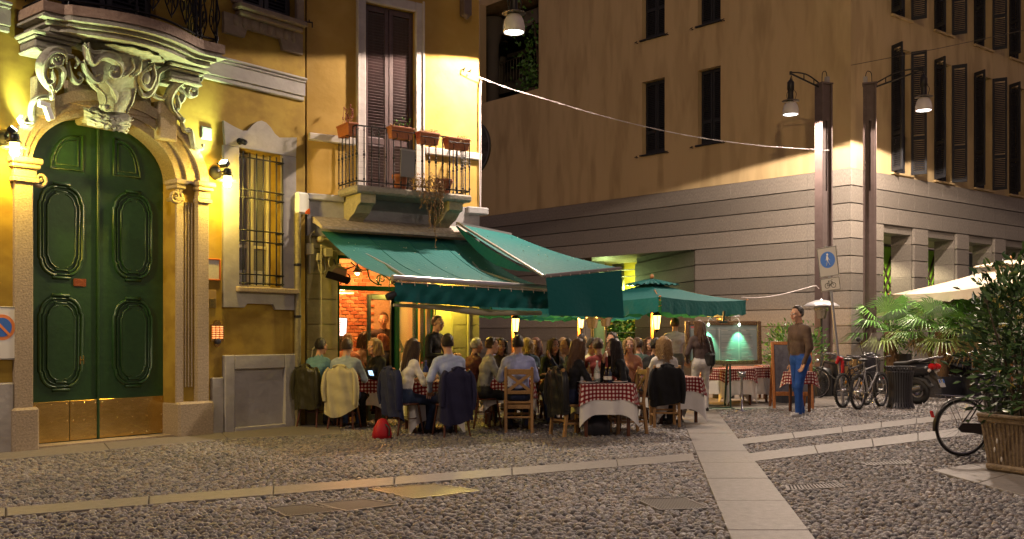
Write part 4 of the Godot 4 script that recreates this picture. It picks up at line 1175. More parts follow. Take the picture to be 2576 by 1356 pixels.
	for f in boxes:
		var o := thing("flower_box", f[0], "flower box", w2.turned(f[1], 4.56 - 0.03 * f[5], f[2]) * Transform3D(Basis(Vector3.UP, f[3]), Vector3.ZERO), "flower boxes on the restaurant balcony")
		var w: float = f[4]
		mb = MB.new()
		var lo := [Vector3(-w * 0.44, 0, -0.065), Vector3(w * 0.44, 0, -0.065), Vector3(w * 0.44, 0, 0.065), Vector3(-w * 0.44, 0, 0.065)]
		var hi := [Vector3(-w * 0.5, 0.17, -0.085), Vector3(w * 0.5, 0.17, -0.085), Vector3(w * 0.5, 0.17, 0.085), Vector3(-w * 0.5, 0.17, 0.085)]
		mb.quad(lo[0], lo[1], lo[2], lo[3])
		for k in 4:
			var m := (k + 1) % 4
			mb.quad(lo[m], lo[k], hi[k], hi[m])
		for k in 4: mb.beam(hi[k], hi[(k + 1) % 4], 0.022, 0.03, 0.005)
		part("trough", mb, terra, o)
		mb = MB.new(); mb.boxm(Vector3(-w * 0.48, 0.12, -0.078), Vector3(w * 0.48, 0.15, 0.078)); part("soil", mb, mat("soil", Color(0.04, 0.03, 0.02), 1.0), o)
		mb = MB.new()
		for x in [-w * 0.25, w * 0.25]: mb.tube([Vector3(x, 0.18, -0.1), Vector3(x, 0.05, 0.1), Vector3(x, -0.01, 0.09), Vector3(x, -0.012, -0.08)], 0.006, 4)
		mb.rod(Vector3(-w * 0.5, 0.1, 0.1), Vector3(w * 0.5, 0.1, 0.1), 0.005, 4)
		part("hanger", mb, iron, o)
		mb = MB.new()
		var kind: int = f[5]
		for k in [9, 6, 60, 40][kind]:
			var x := rng.randf_range(-w * 0.42, w * 0.42) if kind != 3 else rng.randf_range(0.0, w * 0.5)
			var hgt: float = [rng.randf_range(0.15, 0.42), rng.randf_range(0.08, 0.2), rng.randf_range(0.03, 0.1), rng.randf_range(-0.06, 0.1)][kind]
			var t := Vector3(x + rng.randf_range(-0.1, 0.1), 0.15 + hgt, rng.randf_range(-0.06, 0.09) + (0.06 if kind == 3 else 0.0))
			mb.tube([Vector3(x, 0.14, 0), Vector3(lerpf(x, t.x, 0.4), 0.16 + maxf(hgt, 0.05) * 0.7, t.z * 0.5), t], [0.005, 0.004, 0.002], 4)
			if kind == 0:
				for j in 3: mb.ellip(t + Vector3(rng.randf_range(-0.02, 0.02), rng.randf_range(-0.1, 0.02), 0), Vector3(0.012, 0.018, 0.01), Basis.IDENTITY, 5, 3)
		part("stems", mb, mat("dry_red", Color(0.22, 0.06, 0.04), 0.8) if kind == 0 else mat("dry_straw", Color(0.34, 0.22, 0.1), 0.9), o)
		if kind == 1:
			mb = MB.new()
			for k in 14: leaf_quad(mb, Vector3(rng.randf_range(-0.12, 0.2), 0.2 + rng.randf_range(0, 0.14), rng.randf_range(-0.05, 0.06)), 0.05)
			part("leaves", mb, mat("fresh_leaf", Color(0.1, 0.32, 0.03), 0.5), o)
	# trailing dry creeper, pots, grey panel on the railing
	var cr := thing("trailing_plant", "brown dry creeper spilling from the balcony edge past the awning", "plant", w2.turned(1.72, 3.9, 0.74))
	mb = MB.new()
	var lv := MB.new()
	for k in 26:
		var x := rng.randf_range(-0.25, 0.3)
		var L := rng.randf_range(0.12, 0.5)
		if k < 7: x = rng.randf_range(0.0, 0.22); L = rng.randf_range(0.5, 0.85)
		if k == 0: x = 0.12; L = 1.05
		var pts := []
		for j in 9:
			var t := j / 8.0
			pts.append(Vector3(x + 0.025 * sin(t * 9 + k), 0.06 * sin(minf(t * 3, 1.0) * PI) - L * t, 0.03 + 0.06 * sin(minf(t * 2, 1.0) * PI * 0.5) + 0.015 * sin(k + t * 5)))
			for q in 4: leaf_quad(lv, pts[-1] + Vector3(rng.randf_range(-0.025, 0.025), rng.randf_range(-0.04, 0.04), rng.randf_range(-0.02, 0.03)), rng.randf_range(0.015, 0.035))
		mb.tube(pts, 0.004, 4)
	for k in 240: leaf_quad(lv, Vector3(rng.randf_range(-0.28, 0.34), rng.randf_range(-0.1, 0.13), rng.randf_range(-0.06, 0.1)), rng.randf_range(0.02, 0.05))
	part("stems", mb, mat("dry_stem", Color(0.16, 0.09, 0.04), 0.9), cr)
	part("leaves", lv, mat("dry_leaf", Color(0.26, 0.15, 0.06), 0.85), cr)
	for s in [[1.38, "terracotta pot with the dry creeper behind the railing", 0.14], [2.2, "pale terracotta pot standing behind the railing at right", 0.16]]:
		var o := thing("flower_pot", s[1], "flower pot", w2.turned(s[0], 3.76, 0.5), "pots on the restaurant balcony")
		mb = MB.new(); mb.lathe([Vector2(0.09, 0), Vector2(s[2] * 0.85, 0.2), Vector2(s[2] * 0.95, 0.2), Vector2(s[2] * 0.95, 0.25), Vector2(s[2] * 0.8, 0.25), Vector2(s[2] * 0.75, 0.2)], 16); part("pot", mb, terra, o)
		mb = MB.new(); mb.lathe([Vector2(s[2] * 0.78, 0.2), Vector2(0.002, 0.21)], 14); part("soil", mb, mat("soil", Color.BLACK), o)
	var pn := thing("railing_sign", "blank grey panel hung on the balcony railing", "sign", w2.turned(w2.q(1025, 413, 0.73).x, w2.q(1025, 413, 0.73).y, 0.735) * Transform3D(Basis(Vector3.BACK, -0.03), Vector3.ZERO))
	mb = MB.new(); mb.box(Vector3.ZERO, Vector3(0.25, 0.42, 0.012), Basis.IDENTITY, 0.003); part("panel", mb, mat("panel_grey", Color(0.16, 0.145, 0.14), 0.7), pn)
	mb = MB.new(); mb.box(Vector3(0, 0.225, -0.005), Vector3(0.27, 0.03, 0.02)); part("clip_rail", mb, mat("clip_grey", Color(0.3, 0.28, 0.26), 0.4, 0.6), pn)
	for s in [[0.92, 4.68, 0.69], [2.68, 4.6, 0.3]]:
		var o := thing("pot_ring", "empty wire pot ring on the railing left of the shutters" if s[0] < 1 else "empty wire pot ring at the right corner of the railing", "plant holder", w2.turned(s[0], s[1], s[2]), "empty wire pot rings on the railing")
		mb = MB.new()
		for yy in [0.03, -0.12]:
			var pts := []
			for k in 14: pts.append(Vector3(cos(TAU * k / 14.0) * (0.12 + yy * 0.3), yy, sin(TAU * k / 14.0) * (0.12 + yy * 0.3)))
			mb.tube(pts, 0.004, 4, true)
		for k in 5: mb.rod(Vector3(cos(k * 1.25) * 0.129, 0.03, sin(k * 1.25) * 0.129), Vector3(cos(k * 1.25) * 0.085, -0.12, sin(k * 1.25) * 0.085), 0.003, 4)
		part("wire", mb, iron, o)
	awnings()
	# alarm box, junction boxes, conduits, heater
	var q := w1.q(757, 513, 0.0)
	var o := thing("alarm_box", "white alarm siren box with orange corner beside the balcony slab", "alarm", w1.turned(4.5, q.y, 0.06))
	mb = MB.new(); mb.box(Vector3.ZERO, Vector3(0.24, 0.34, 0.12), Basis.IDENTITY, 0.03); part("cover", mb, mat("white_enamel", Color(0.7, 0.72, 0.7), 0.35), o)
	mb = MB.new(); mb.prism([Vector2(0.02, -0.165), Vector2(0.115, -0.165), Vector2(0.115, -0.07), Vector2(0.08, -0.085), Vector2(0.04, -0.12)], 0.055, 0.066); part("beacon", mb, mat("beacon_orange", Color(0.6, 0.1, 0.01), 0.25), o)
	o = thing("junction_boxes", "cluster of beige cable boxes and conduits at the awning's left end", "cables", w2.turned(0.0, 0.0, 0.0))
	for s in [[0.02, 2.78, 0.13, 0.18], [0.18, 2.66, 0.1, 0.12], [0.33, 2.74, 0.14, 0.14], [0.5, 2.5, 0.12, 0.15]]:
		mb = MB.new(); mb.box(Vector3(s[0], s[1], 0.06), Vector3(s[2], s[3], 0.07), Basis.IDENTITY, 0.012); part("cable_box", mb, mat("beige_plastic", Color(0.3, 0.27, 0.16), 0.5), o)
	mb = MB.new()
	mb.tube(curve3([Vector3(0.02, 2.87, 0.06), Vector3(0.03, 3.0, 0.06), Vector3(0.1, 3.06, 0.05)], 8), 0.02, 7); mb.rod(Vector3(0.02, 2.69, 0.06), Vector3(0.02, 2.4, 0.06), 0.02)
	mb.tube(curve3([Vector3(0.35, 2.67, 0.05), Vector3(0.36, 2.53, 0.05), Vector3(0.44, 2.5, 0.05)], 8), 0.016, 6)
	mb.tube(curve3([Vector3(0.16, 2.6, 0.06), Vector3(0.19, 2.42, 0.08), Vector3(0.28, 2.45, 0.07), Vector3(0.26, 2.66, 0.06)], 12), 0.009, 5)
	mb.lathe([Vector2(0.05, 0), Vector2(0.05, 0.1), Vector2(0.03, 0.12)], 10, Transform3D(Basis(Vector3.RIGHT, PI / 2), Vector3(0.2, 2.95, 0.0)))
	mb.tube([Vector3(0.2, 2.86, 0.09), Vector3(0.2, 1.7, 0.1), Vector3(0.2, 1.35, 0.1), Vector3(0.05, 1.2, 0.1), Vector3(0.03, 0.95, 0.1)], 0.011, 6)
	part("conduit", mb, mat("beige_plastic", Color.WHITE), o)
	o = thing("patio_floodlight", "tilted metal floodlight heater under the left end of the awning", "floodlight", w2.turned(0.42, 2.42, 0.25) * Transform3D(Basis(Vector3.BACK, -0.25) * Basis(Vector3.RIGHT, 0.5), Vector3.ZERO))
	mb = MB.new()
	mb.prism([Vector2(-0.16, -0.1), Vector2(0.16, -0.1), Vector2(0.1, 0.09), Vector2(-0.1, 0.09)], -0.06, 0.06); part("reflector", mb, mat("brushed_metal", Color(0.35, 0.32, 0.25), 0.3, 0.9), o)
	mb = MB.new(); mb.boxm(Vector3(-0.19, -0.12, 0.061), Vector3(0.2, 0.0, 0.07)); mb.rod(Vector3(0, 0.0, -0.06), Vector3(-0.05, 0.1, -0.26), 0.015); part("frame", mb, iron, o)

func leaf_quad(mb: MB, p: Vector3, s: float, dir := Vector3.ZERO):
	var a := dir if dir != Vector3.ZERO else Vector3(rng.randf_range(-1, 1), rng.randf_range(-1, 1), rng.randf_range(-1, 1)).normalized()
	var w := a.cross(Vector3(rng.randf_range(-1, 1), rng.randf_range(-1, 1), rng.randf_range(-1, 1))).normalized()
	var n := a.cross(w)
	mb.sg = -1
	var m := p + a * s * 0.5 + n * s * 0.1
	mb.tri(p, m + w * s * 0.3, p + a * s)
	mb.tri(p, p + a * s, m - w * s * 0.3)

func bottle(p: Vector3, h: float, label: String, c: Color, group := "", clear := false, cap_c := Color(0.02, 0.02, 0.02)) -> Node3D:
	var o := thing("bottle", label, "bottle", Transform3D(Basis.IDENTITY, p), group)
	var r := h * 0.14
	var mb := MB.new()
	mb.lathe([Vector2(r * 0.9, 0), Vector2(r, h * 0.03), Vector2(r, h * 0.55), Vector2(r * 0.75, h * 0.66), Vector2(r * 0.36, h * 0.76), Vector2(r * 0.32, h * 0.93)], 14)
	var m: StandardMaterial3D
	if clear: m = glass("bottle_glass_" + str(c.to_rgba32()), c, 0.3)
	else: m = mat("bottle_" + str(c.to_rgba32()), c, 0.12)
	part("glass", mb, m, o)
	mb = MB.new(); mb.lathe([Vector2(r * 0.38, h * 0.92), Vector2(r * 0.38, h), Vector2(r * 0.3, h * 1.005)], 10); part("cap", mb, mat("cap_" + str(cap_c.to_rgba32()), cap_c, 0.4), o)
	mb = MB.new(); mb.lathe([Vector2(r * 1.01, h * 0.2), Vector2(r * 1.01, h * 0.42)], 14); part("paper_label", mb, mat("label_paper", Color(0.6, 0.57, 0.48), 0.7), o)
	return o

var awning_teal: StandardMaterial3D
func awnings():
	var teal := cloth("awning_cloth", Color(0.004, 0.097, 0.095), 0.7, 0.06)
	teal.heightmap_scale = 0.5
	awning_teal = teal
	var alu := mat("awning_bar", Color(0.62, 0.6, 0.6), 0.28, 0.85)
	var rustic := mat("fringe", Color(0.5, 0.42, 0.34), 0.6)
	# awning over the terrace front
	var o := thing("awning", "long teal awning sloping from the restaurant front, dark wavy valance below its bar", "awning", w2.xf(), "teal awnings of the restaurant")
	var bl := w2.q(990, 699, 2.9); var br := w2.q(1378, 724, 2.9)
	var ml := Vector3(0.2, 3.07, 0.1); var mr := Vector3(2.95, 3.07, 0.1)
	var fa := func(u, v):
		var p: Vector3 = ml.lerp(mr, u).lerp(bl.lerp(br, u), v)
		return p + Vector3.DOWN * (0.13 * sin(PI * v) + 0.012 * sin(u * 40.0) * v * (1 - v) + 0.01 * absf(sin(u * PI * 4)) * sin(PI * v))
	var mb := MB.new(); mb.sheet(40, 16, func(u, v): return fa.call(u, 1 - v), false, 0.004); part("canopy", mb, teal, o)
	mb = MB.new()                                   # pale litter fallen on the cloth
	for k in 70:
		var u := rng.randf(); var v := rng.randf_range(0.15, 0.97)
		leaf_quad(mb, fa.call(u, v) + Vector3(0, 0.008, 0.006), rng.randf_range(0.012, 0.03), Vector3(rng.randf_range(-1, 1), 0, rng.randf_range(-1, 1)).normalized())
	part("fallen_leaves", mb, mat("litter", Color(0.45, 0.5, 0.42), 0.8), o)
	mb = MB.new()
	for u in [0.28, 0.52, 0.76]:
		var pts := []
		for k in 13: pts.append(fa.call(u, k / 12.0) + Vector3(0, 0.004, 0))
		mb.tube(pts, 0.006, 4)
	part("seam", mb, teal, o)
	mb = MB.new(); mb.tube([bl + Vector3(-0.02, 0, 0.0), br + Vector3(0.01, 0, 0)], 0.042, 12); part("front_bar", mb, alu, o)
	mb = MB.new(); mb.sheet(60, 7, func(u, v):
		var p: Vector3 = bl.lerp(br, 1 - u) + Vector3(0, -0.06 - 0.25 * v - 0.02 * sin(u * 3.0) * v, 0.03)
		return p + Vector3(0, 0, 0.03 * sin(u * 26.0 + v * 4) * (0.3 + v) + 0.025 * sin(u * 61.0 + 1.3 - v * 5) * v + 0.02 * sin(u * 9.0) * v), false, 0.003)
	part("valance", mb, teal, o)
	mb = MB.new()
	for k in 13:
		var p := bl.lerp(br, (k + 0.5) / 13.0)
		mb.tube([p + Vector3(0, -0.03, 0.03), p + Vector3(0.0, -0.07, 0.05), p + Vector3(0.004, -0.09, 0.045)], 0.006, 5)
	mb.tube([bl + Vector3(0, -0.055, 0.045), br + Vector3(0, -0.055, 0.045)], 0.006, 5)
	part("lacing", mb, rustic, o)
	mb = MB.new()
	for s in [[ml, bl, 0.25], [mr, br, -0.25]]:      # folding arms below the cloth
		var elbow: Vector3 = s[0].lerp(s[1], 0.5) + Vector3(s[2] * 2.0, -0.16, 0)
		mb.beam(s[0] + Vector3(s[2], -0.12, 0), elbow, 0.03, 0.05); mb.beam(elbow, s[1] + Vector3(s[2], -0.03, 0), 0.03, 0.05)
	part("folding_arm", mb, mat("arm_grey", Color(0.3, 0.3, 0.3), 0.4, 0.7), o)
	mb = MB.new()
	mb.prism([Vector2(0.0, 3.3), Vector2(0.06, 3.3), Vector2(0.4, 3.12), Vector2(0.4, 3.075), Vector2(0.06, 3.2), Vector2(0, 3.2)], 0.0, 2.95, Transform3D(Basis(Vector3(0, 0, 1), Vector3.UP, Vector3(-1, 0, 0)), Vector3(3.02, 0, 0.022)))
	part("cover_board", mb, worn("awning_board", Color(0.24, 0.2, 0.17), Color(0.4, 0.35, 0.31), 0.8, 1.5, 0.4), o)
	mb = MB.new(); mb.tube(curve3([bl + Vector3(0.05, -0.36, -0.1), bl.lerp(br, 0.3) + Vector3(0, -0.36, -0.1), bl.lerp(br, 0.6) + Vector3(0, -0.4, -0.1), br + Vector3(-0.05, -0.37, -0.1)], 20), taper(20, 0.02, 0.03, 0.05), 8)
	part("rolled_rain_sheet", mb, mat("rolled_plastic", Color(0.4, 0.36, 0.25), 0.3), o)
	mb = MB.new()
	mb.lathe([Vector2(0.04, 0), Vector2(0.05, 0.03), Vector2(0.05, 0.14), Vector2(0.03, 0.16)], 12, Transform3D(Basis(Vector3.BACK, -1.2), bl + Vector3(-0.1, -0.26, 0)))
	mb.tube([bl + Vector3(0.02, -0.04, 0.05), bl + Vector3(-0.09, -0.1, 0.04), bl + Vector3(-0.06, -0.24, 0.01)], 0.006, 5)
	part("end_weight", mb, mat("black_rubber", Color(0.015, 0.015, 0.015), 0.6), o)
	# second awning past the corner, higher and to the right
	o = thing("awning", "short teal awning beyond the building corner with a deep flat dark valance", "awning", Transform3D.IDENTITY, "teal awnings of the restaurant")
	var A := at(1149, 562, 16.45); var B := at(1285, 590, 17.3); var C := at(1373, 694, 13.6); var D := at(1563, 675, 14.3)
	var fb := func(u, v):
		return A.lerp(B, u).lerp(C.lerp(D, u), v) + Vector3.DOWN * 0.06 * sin(PI * v) + Vector3.UP * 0.05 * sin(PI * u) * sin(PI * v)
	mb = MB.new(); mb.sheet(20, 16, func(u, v): return fb.call(u, 1 - v), false, 0.004); part("canopy", mb, teal, o)
	mb = MB.new()
	for k in 50:
		leaf_quad(mb, fb.call(rng.randf(), rng.randf_range(0.1, 0.95)) + Vector3(0, 0.008, 0.006), rng.randf_range(0.012, 0.032), Vector3(rng.randf_range(-1, 1), 0, rng.randf_range(-1, 1)).normalized())
	part("fallen_leaves", mb, mat("litter", Color.WHITE), o)
	mb = MB.new(); mb.beam(C, D, 0.035, 0.05, 0.01); part("front_bar", mb, mat("bar_brown", Color(0.3, 0.26, 0.25), 0.35, 0.6), o)
	mb = MB.new(); mb.tube([A + Vector3(0.02, 0.0, 0.05), C + Vector3(-0.03, 0, 0)], 0.022, 8); part("side_bar", mb, alu, o)
	mb = MB.new(); mb.sheet(1, 8, func(u, v): return fb.call(0.0, v) + Vector3(-0.01, -0.03 - u * 0.2 * sin(PI * minf(v * 1.1 + 0.05, 1.0)), 0.0), false, 0.003); part("side_flap", mb, teal, o)
	mb = MB.new(); mb.sheet(16, 8, func(u, v):
		var p: Vector3 = C.lerp(D, 1 - u) + Vector3(0, -0.03, 0.03)
		var q: Vector3 = at(1383, 793, 13.6).lerp(at(1566, 800, 14.3), 1 - u) + Vector3(0, 0, 0.05)
		return p.lerp(q, v) + Vector3(0.01, 0, 0.03) * sin(u * 9.0 + v * 2) * v, false, 0.003)
	part("valance", mb, teal, o)
	mb = MB.new()
	for k in 8:
		var p := C.lerp(D, (k + 0.5) / 8.0) + Vector3(0, -0.02, 0.03)
		mb.ellip(p, Vector3(0.01, 0.015, 0.01), Basis.IDENTITY, 5, 4)
	part("lacing", mb, rustic, o)
	mb = MB.new(); mb.beam(w2.at(3.15, 3.25, 0.0), B, 0.05, 0.05); mb.beam(A, B, 0.05, 0.05); part("mount_bar", mb, mat("arm_grey", Color.WHITE), o)
# ---- stone-clad building: left face wl, right face wr, courtyard behind its portico
func stone_face(parent: Node3D, us: Array, rows: Array, skip: Callable, m: Array, z := 0.0):
	for j in rows.size() - 1:
		for i in us.size() - 1:
			var uc: float = (us[i] + us[i + 1]) * 0.5; var hc: float = (rows[j] + rows[j + 1]) * 0.5
			if skip.call(uc, hc): continue
			var mb := MB.new()
			mb.boxm(Vector3(us[i] + 0.001, rows[j] + 0.014, z - 0.05), Vector3(us[i + 1] - 0.001, rows[j + 1] - 0.012, z + 0.035), 0.004)
			part("stone_panel", mb, m[(i * 5 + j * 3) % m.size()], parent)
func louver_leaf(parent: Node3D, xf: Transform3D, w: float, h: float, m: Material):
	var o := sub(parent, "shutter", xf)
	var mb := MB.new()
	for x in [0.0, w - 0.06]: mb.boxm(Vector3(x, 0, -0.022), Vector3(x + 0.06, h, 0.022), 0.004)
	for y in [0.0, h * 0.28, h - 0.1]: mb.boxm(Vector3(0.06, y, -0.021), Vector3(w - 0.06, y + 0.1, 0.021), 0.004)
	mb.boxm(Vector3(0.06, h * 0.28 + 0.1, -0.004), Vector3(w - 0.06, h * 0.28 + 0.11, 0.004))
	part("frame", mb, m, o)
	mb = MB.new()
	var y := 0.13
	while y < h - 0.12:
		if absf(y - h * 0.28 - 0.05) > 0.07: mb.box(Vector3(w * 0.5, y, 0), Vector3(w - 0.12, 0.05, 0.008), Basis(Vector3.RIGHT, -0.7))
		y += 0.055
	part("louvers", mb, m, o).set_meta("kind", "stuff")

func build_stone_building():
	var plaster := worn("ochre_plaster", Color(0.52, 0.39, 0.2), Color(0.57, 0.43, 0.23), 0.92, 0.2, 0.2, 0.012, Vector3(1, 0.14, 1))
	plaster.detail_enabled = true; plaster.detail_blend_mode = BaseMaterial3D.BLEND_MODE_MUL
	plaster.detail_albedo = noise_tex("streaks", 0.02, [[0.25, Color(0.88, 0.87, 0.85)], [0.5, Color(1, 1, 1)]], 512, 4)
	var st := []
	for k in 5:
		st.append(worn("clad_stone_%d" % k, Color(0.12, 0.107, 0.092) * (0.8 + 0.1 * k), Color(0.27, 0.24, 0.205) * (0.82 + 0.09 * k), 0.6, 1.6, 0.8, 0.035, Vector3(1.6, 0.45, 1.6)))
	var shade := mat("blue_black_shutter", Color(0.016, 0.018, 0.024), 0.75)
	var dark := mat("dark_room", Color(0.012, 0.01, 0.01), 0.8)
	var iron := mat("black_iron", Color.BLACK)
	var b := thing("stone_building", "large ochre building on a grey stone-clad base with portico and dark shuttered windows", "building", Transform3D.IDENTITY)
	var top := 13.5
	var sh := 5.72
	# left face
	var L := sub(b, "left_face", wl.xf())
	var lh := [[-9.28, -4.85, -1, 4.19], [-14.45, -11.4, 9.85, 14], [-6.87, -5.99, 6.96, 9.2], [-4.78, -3.98, 6.97, 9.15], [-6.87, -5.99, 10.5, 14], [-4.78, -3.98, 10.45, 14]]
	part("wall", wall_mb([-15.5, -14.45, -11.4, -9.28, -6.87, -5.99, -4.85, -4.78, -3.98, 0.0], [sh, 6.96, 6.97, 9.15, 9.2, 9.85, 10.45, 10.5, top], inside(lh), 0.3), plaster, L)
	part("core", wall_mb([-15.5, -9.28, -4.85, 0.0], [0.0, 4.19, sh], inside(lh), 0.3, -0.06), st[1], L)
	var rows := []
	for k in 13: rows.push_front(sh - 0.452 * k)
	rows[0] = 0.0
	var clad := sub(L, "stone_cladding")
	stone_face(clad, [-15.5, -14.2, -13.0, -11.75, -10.5, -9.28, -8.15, -7.05, -5.95, -4.85, -3.62, -2.42, -1.2, 0.03], rows, func(u, h): return u > -9.28 and u < -4.85 and h < 4.0, st)
	# portico: soffit and right reveal
	var mb := MB.new()
	mb.boxm(Vector3(-9.28, 4.13, -5.5), Vector3(-4.85, 4.185, -0.061)); mb.boxm(Vector3(-15.5, 4.19, -5.5), Vector3(0, 4.6, -0.361))
	part("portico_soffit", mb, st[0], L)
	var wv := Wall.new(wl.at(-4.85, 0, 0).x, wl.at(-4.85, 0, 0).z, 0.187, 0.98)
	var rev := sub(b, "portico_reveal", wv.xf())
	mb = MB.new(); mb.boxm(Vector3(-5.7, 0, -0.5), Vector3(-0.5, 4.12, -0.05)); part("core", mb, st[0], rev)
	stone_face(rev, [-5.7, -4.9, -4.1, -3.3, -2.5, -1.7, -0.9, -0.1], rows.slice(0, 10), func(_u, h): return h > 4.13, st, -0.03)
	# windows of the left face
	for w in [[-6.87, -5.99, 6.96, 9.2], [-4.78, -3.98, 6.97, 9.15], [-6.87, -5.99, 10.5, top], [-4.78, -3.98, 10.45, top]]:
		var win := sub(L, "window")
		for s in 2:
			var x0: float = lerpf(w[0], w[1], 0.5 * s) + 0.01; var x1: float = lerpf(w[0], w[1], 0.5 + 0.5 * s) - 0.01
			louver_leaf(win, Transform3D(Basis.IDENTITY, Vector3(x0, w[2] + 0.03, -0.2)), x1 - x0, w[3] - w[2] - 0.04, shade)
		mb = MB.new(); mb.boxm(Vector3(w[0] - 0.06, w[2] - 0.05, -0.28), Vector3(w[1] + 0.06, w[2] - 0.002, 0.07), 0.01); part("sill", mb, shade, win)
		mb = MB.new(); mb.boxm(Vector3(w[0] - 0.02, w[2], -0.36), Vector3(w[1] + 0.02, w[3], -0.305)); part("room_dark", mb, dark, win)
		mb = MB.new()
		for x in [w[0] - 0.16, w[1] + 0.14]:
			mb.rod(Vector3(x, w[2] - 0.06, 0), Vector3(x, w[2] - 0.06, 0.1), 0.012); mb.rod(Vector3(x - 0.05, w[2] - 0.06, 0.1), Vector3(x + 0.05, w[2] - 0.03, 0.1), 0.012)
		part("shutter_hook", mb, iron, win)
	# right face
	var R := sub(b, "right_face", wr.xf())
	var op := [[1.475, 2.99], [3.72, 5.31], [6.0, 7.57], [8.26, 9.9]]
	var wins := [[1.9, 2.86], [4.1, 5.05], [6.35, 7.45], [8.55, 9.6]]
	var rh := []
	for o in op: rh.append([o[0], o[1], -1, 4.17])
	var ru := [0.0]; var ru2 := [0.0]
	for k in 4:
		ru.append_array(wins[k]); ru2.append_array(op[k])
		rh.append([wins[k][0], wins[k][1], 5.8, 9.2]); rh.append([wins[k][0], wins[k][1], 10.05, 14])
	ru.append(13.0); ru2.append(13.0)
	part("wall", wall_mb(ru, [sh, 5.8, 9.2, 10.05, top], inside(rh), 0.3), plaster, R)
	part("core", wall_mb(ru2, [0.0, 4.17, sh], inside(rh), 0.6, -0.06), st[1], R)
	var clr := sub(R, "stone_cladding")
	stone_face(clr, [-0.03, 0.75, 1.475, 2.2, 2.99, 3.72, 4.5, 5.31, 6.0, 6.8, 7.57, 8.26, 9.1, 9.9, 11.0, 12.2], rows, func(u, h):
		if h > 4.15: return false
		for o in op:
			if u > o[0] and u < o[1]: return true
		return false, st)
	for o in op:
		var rv := sub(R, "pillar_reveal", Transform3D(Basis(Vector3(0, 0, 1), Vector3.UP, Vector3(-1, 0, 0)), Vector3(o[1], 0, 0)))
		stone_face(rv, [-0.66, -0.06], rows.slice(0, 10), func(_u, h): return h > 4.15, st, -0.03)
	# arcade behind: soffit, back wall with green lattice panels, grey door, downlights
	mb = MB.new(); mb.boxm(Vector3(0.3, 4.17, -1.9), Vector3(13, 4.3, -0.662)); part("arcade_soffit", mb, mat("soffit_plaster", Color(0.4, 0.36, 0.28), 0.9), R)
	mb = MB.new(); mb.boxm(Vector3(0.3, 0, -2.1), Vector3(13, 4.17, -2.0)); mb.boxm(Vector3(0.25, 0, -2.0), Vector3(0.35, 4.17, -0.8)); part("arcade_back", mb, st[2], R)
	for x in [3.7, 6.15, 8.85, 11.35]:
		var lat := sub(R, "lattice_panel", Transform3D(Basis.IDENTITY, Vector3(x + 0.25, 0.0, -1.82)))
		mb = MB.new(); mb.boxm(Vector3(0, 0.1, -0.15), Vector3(1.25, 4.1, -0.13)); part("board", mb, mat("lime_board", Color(0.22, 0.5, 0.03), 0.6) if x != 8.85 else mat("grey_door", Color(0.2, 0.23, 0.27), 0.5), lat)
		if x != 8.85:
			for k in 18:
				for s in [-1, 1]:
					mb = MB.new()
					mb.beam(Vector3(0.0, 0.12 + k * 0.42 - (1.6 if s > 0 else 0.0), -0.1 + 0.012 * s), Vector3(1.25, 0.12 + k * 0.42 + s * 2.1 - (1.6 if s > 0 else 0.0), -0.1 + 0.012 * s), 0.07, 0.02)
					if k * 0.42 + s * 1.0 > 0.3 and k * 0.42 + s * 1.0 < 4.6 and k < 12: part("slat", mb, mat("lattice_dark", Color(0.05, 0.035, 0.02), 0.7), lat)
		else:
			for y in [0.3, 1.6, 2.9]:
				mb = MB.new(); mb.boxm(Vector3(0.12, y, -0.13), Vector3(1.12, y + 1.1, -0.11), 0.01); part("door_panel", mb, mat("grey_door", Color.WHITE), lat)
	for w in range(4):
		var uu: float = op[w][0] + 0.25
		var dl := thing("downlight", ["downlight under the arcade nearest the building corner", "downlight in the second arcade bay from the corner", "downlight in the third arcade bay, before the grey door", "downlight in the fourth arcade bay at the right edge"][w], "lamp", wr.turned(uu + 0.35, 4.17, -0.9), "arcade downlights")
		mb = MB.new(); mb.lathe([Vector2(0.09, -0.22), Vector2(0.09, 0), Vector2(0.02, 0.0)], 14); part("canister", mb, mat("canister", Color(0.1, 0.1, 0.1), 0.4, 0.5), dl)
		mb = MB.new(); mb.lathe([Vector2(0.002, -0.235), Vector2(0.075, -0.23), Vector2(0.08, -0.215)], 14); part("lens", mb, glow("downlight_lens", Color(1, 0.97, 0.9), 8.0), dl)
		spot(Vector3(0, -0.26, 0), Vector3(0.05, -1, -0.12), Color(1.0, 0.92, 0.75), 6.0, 70.0, 0.06, 0.5, 10.0, dl)
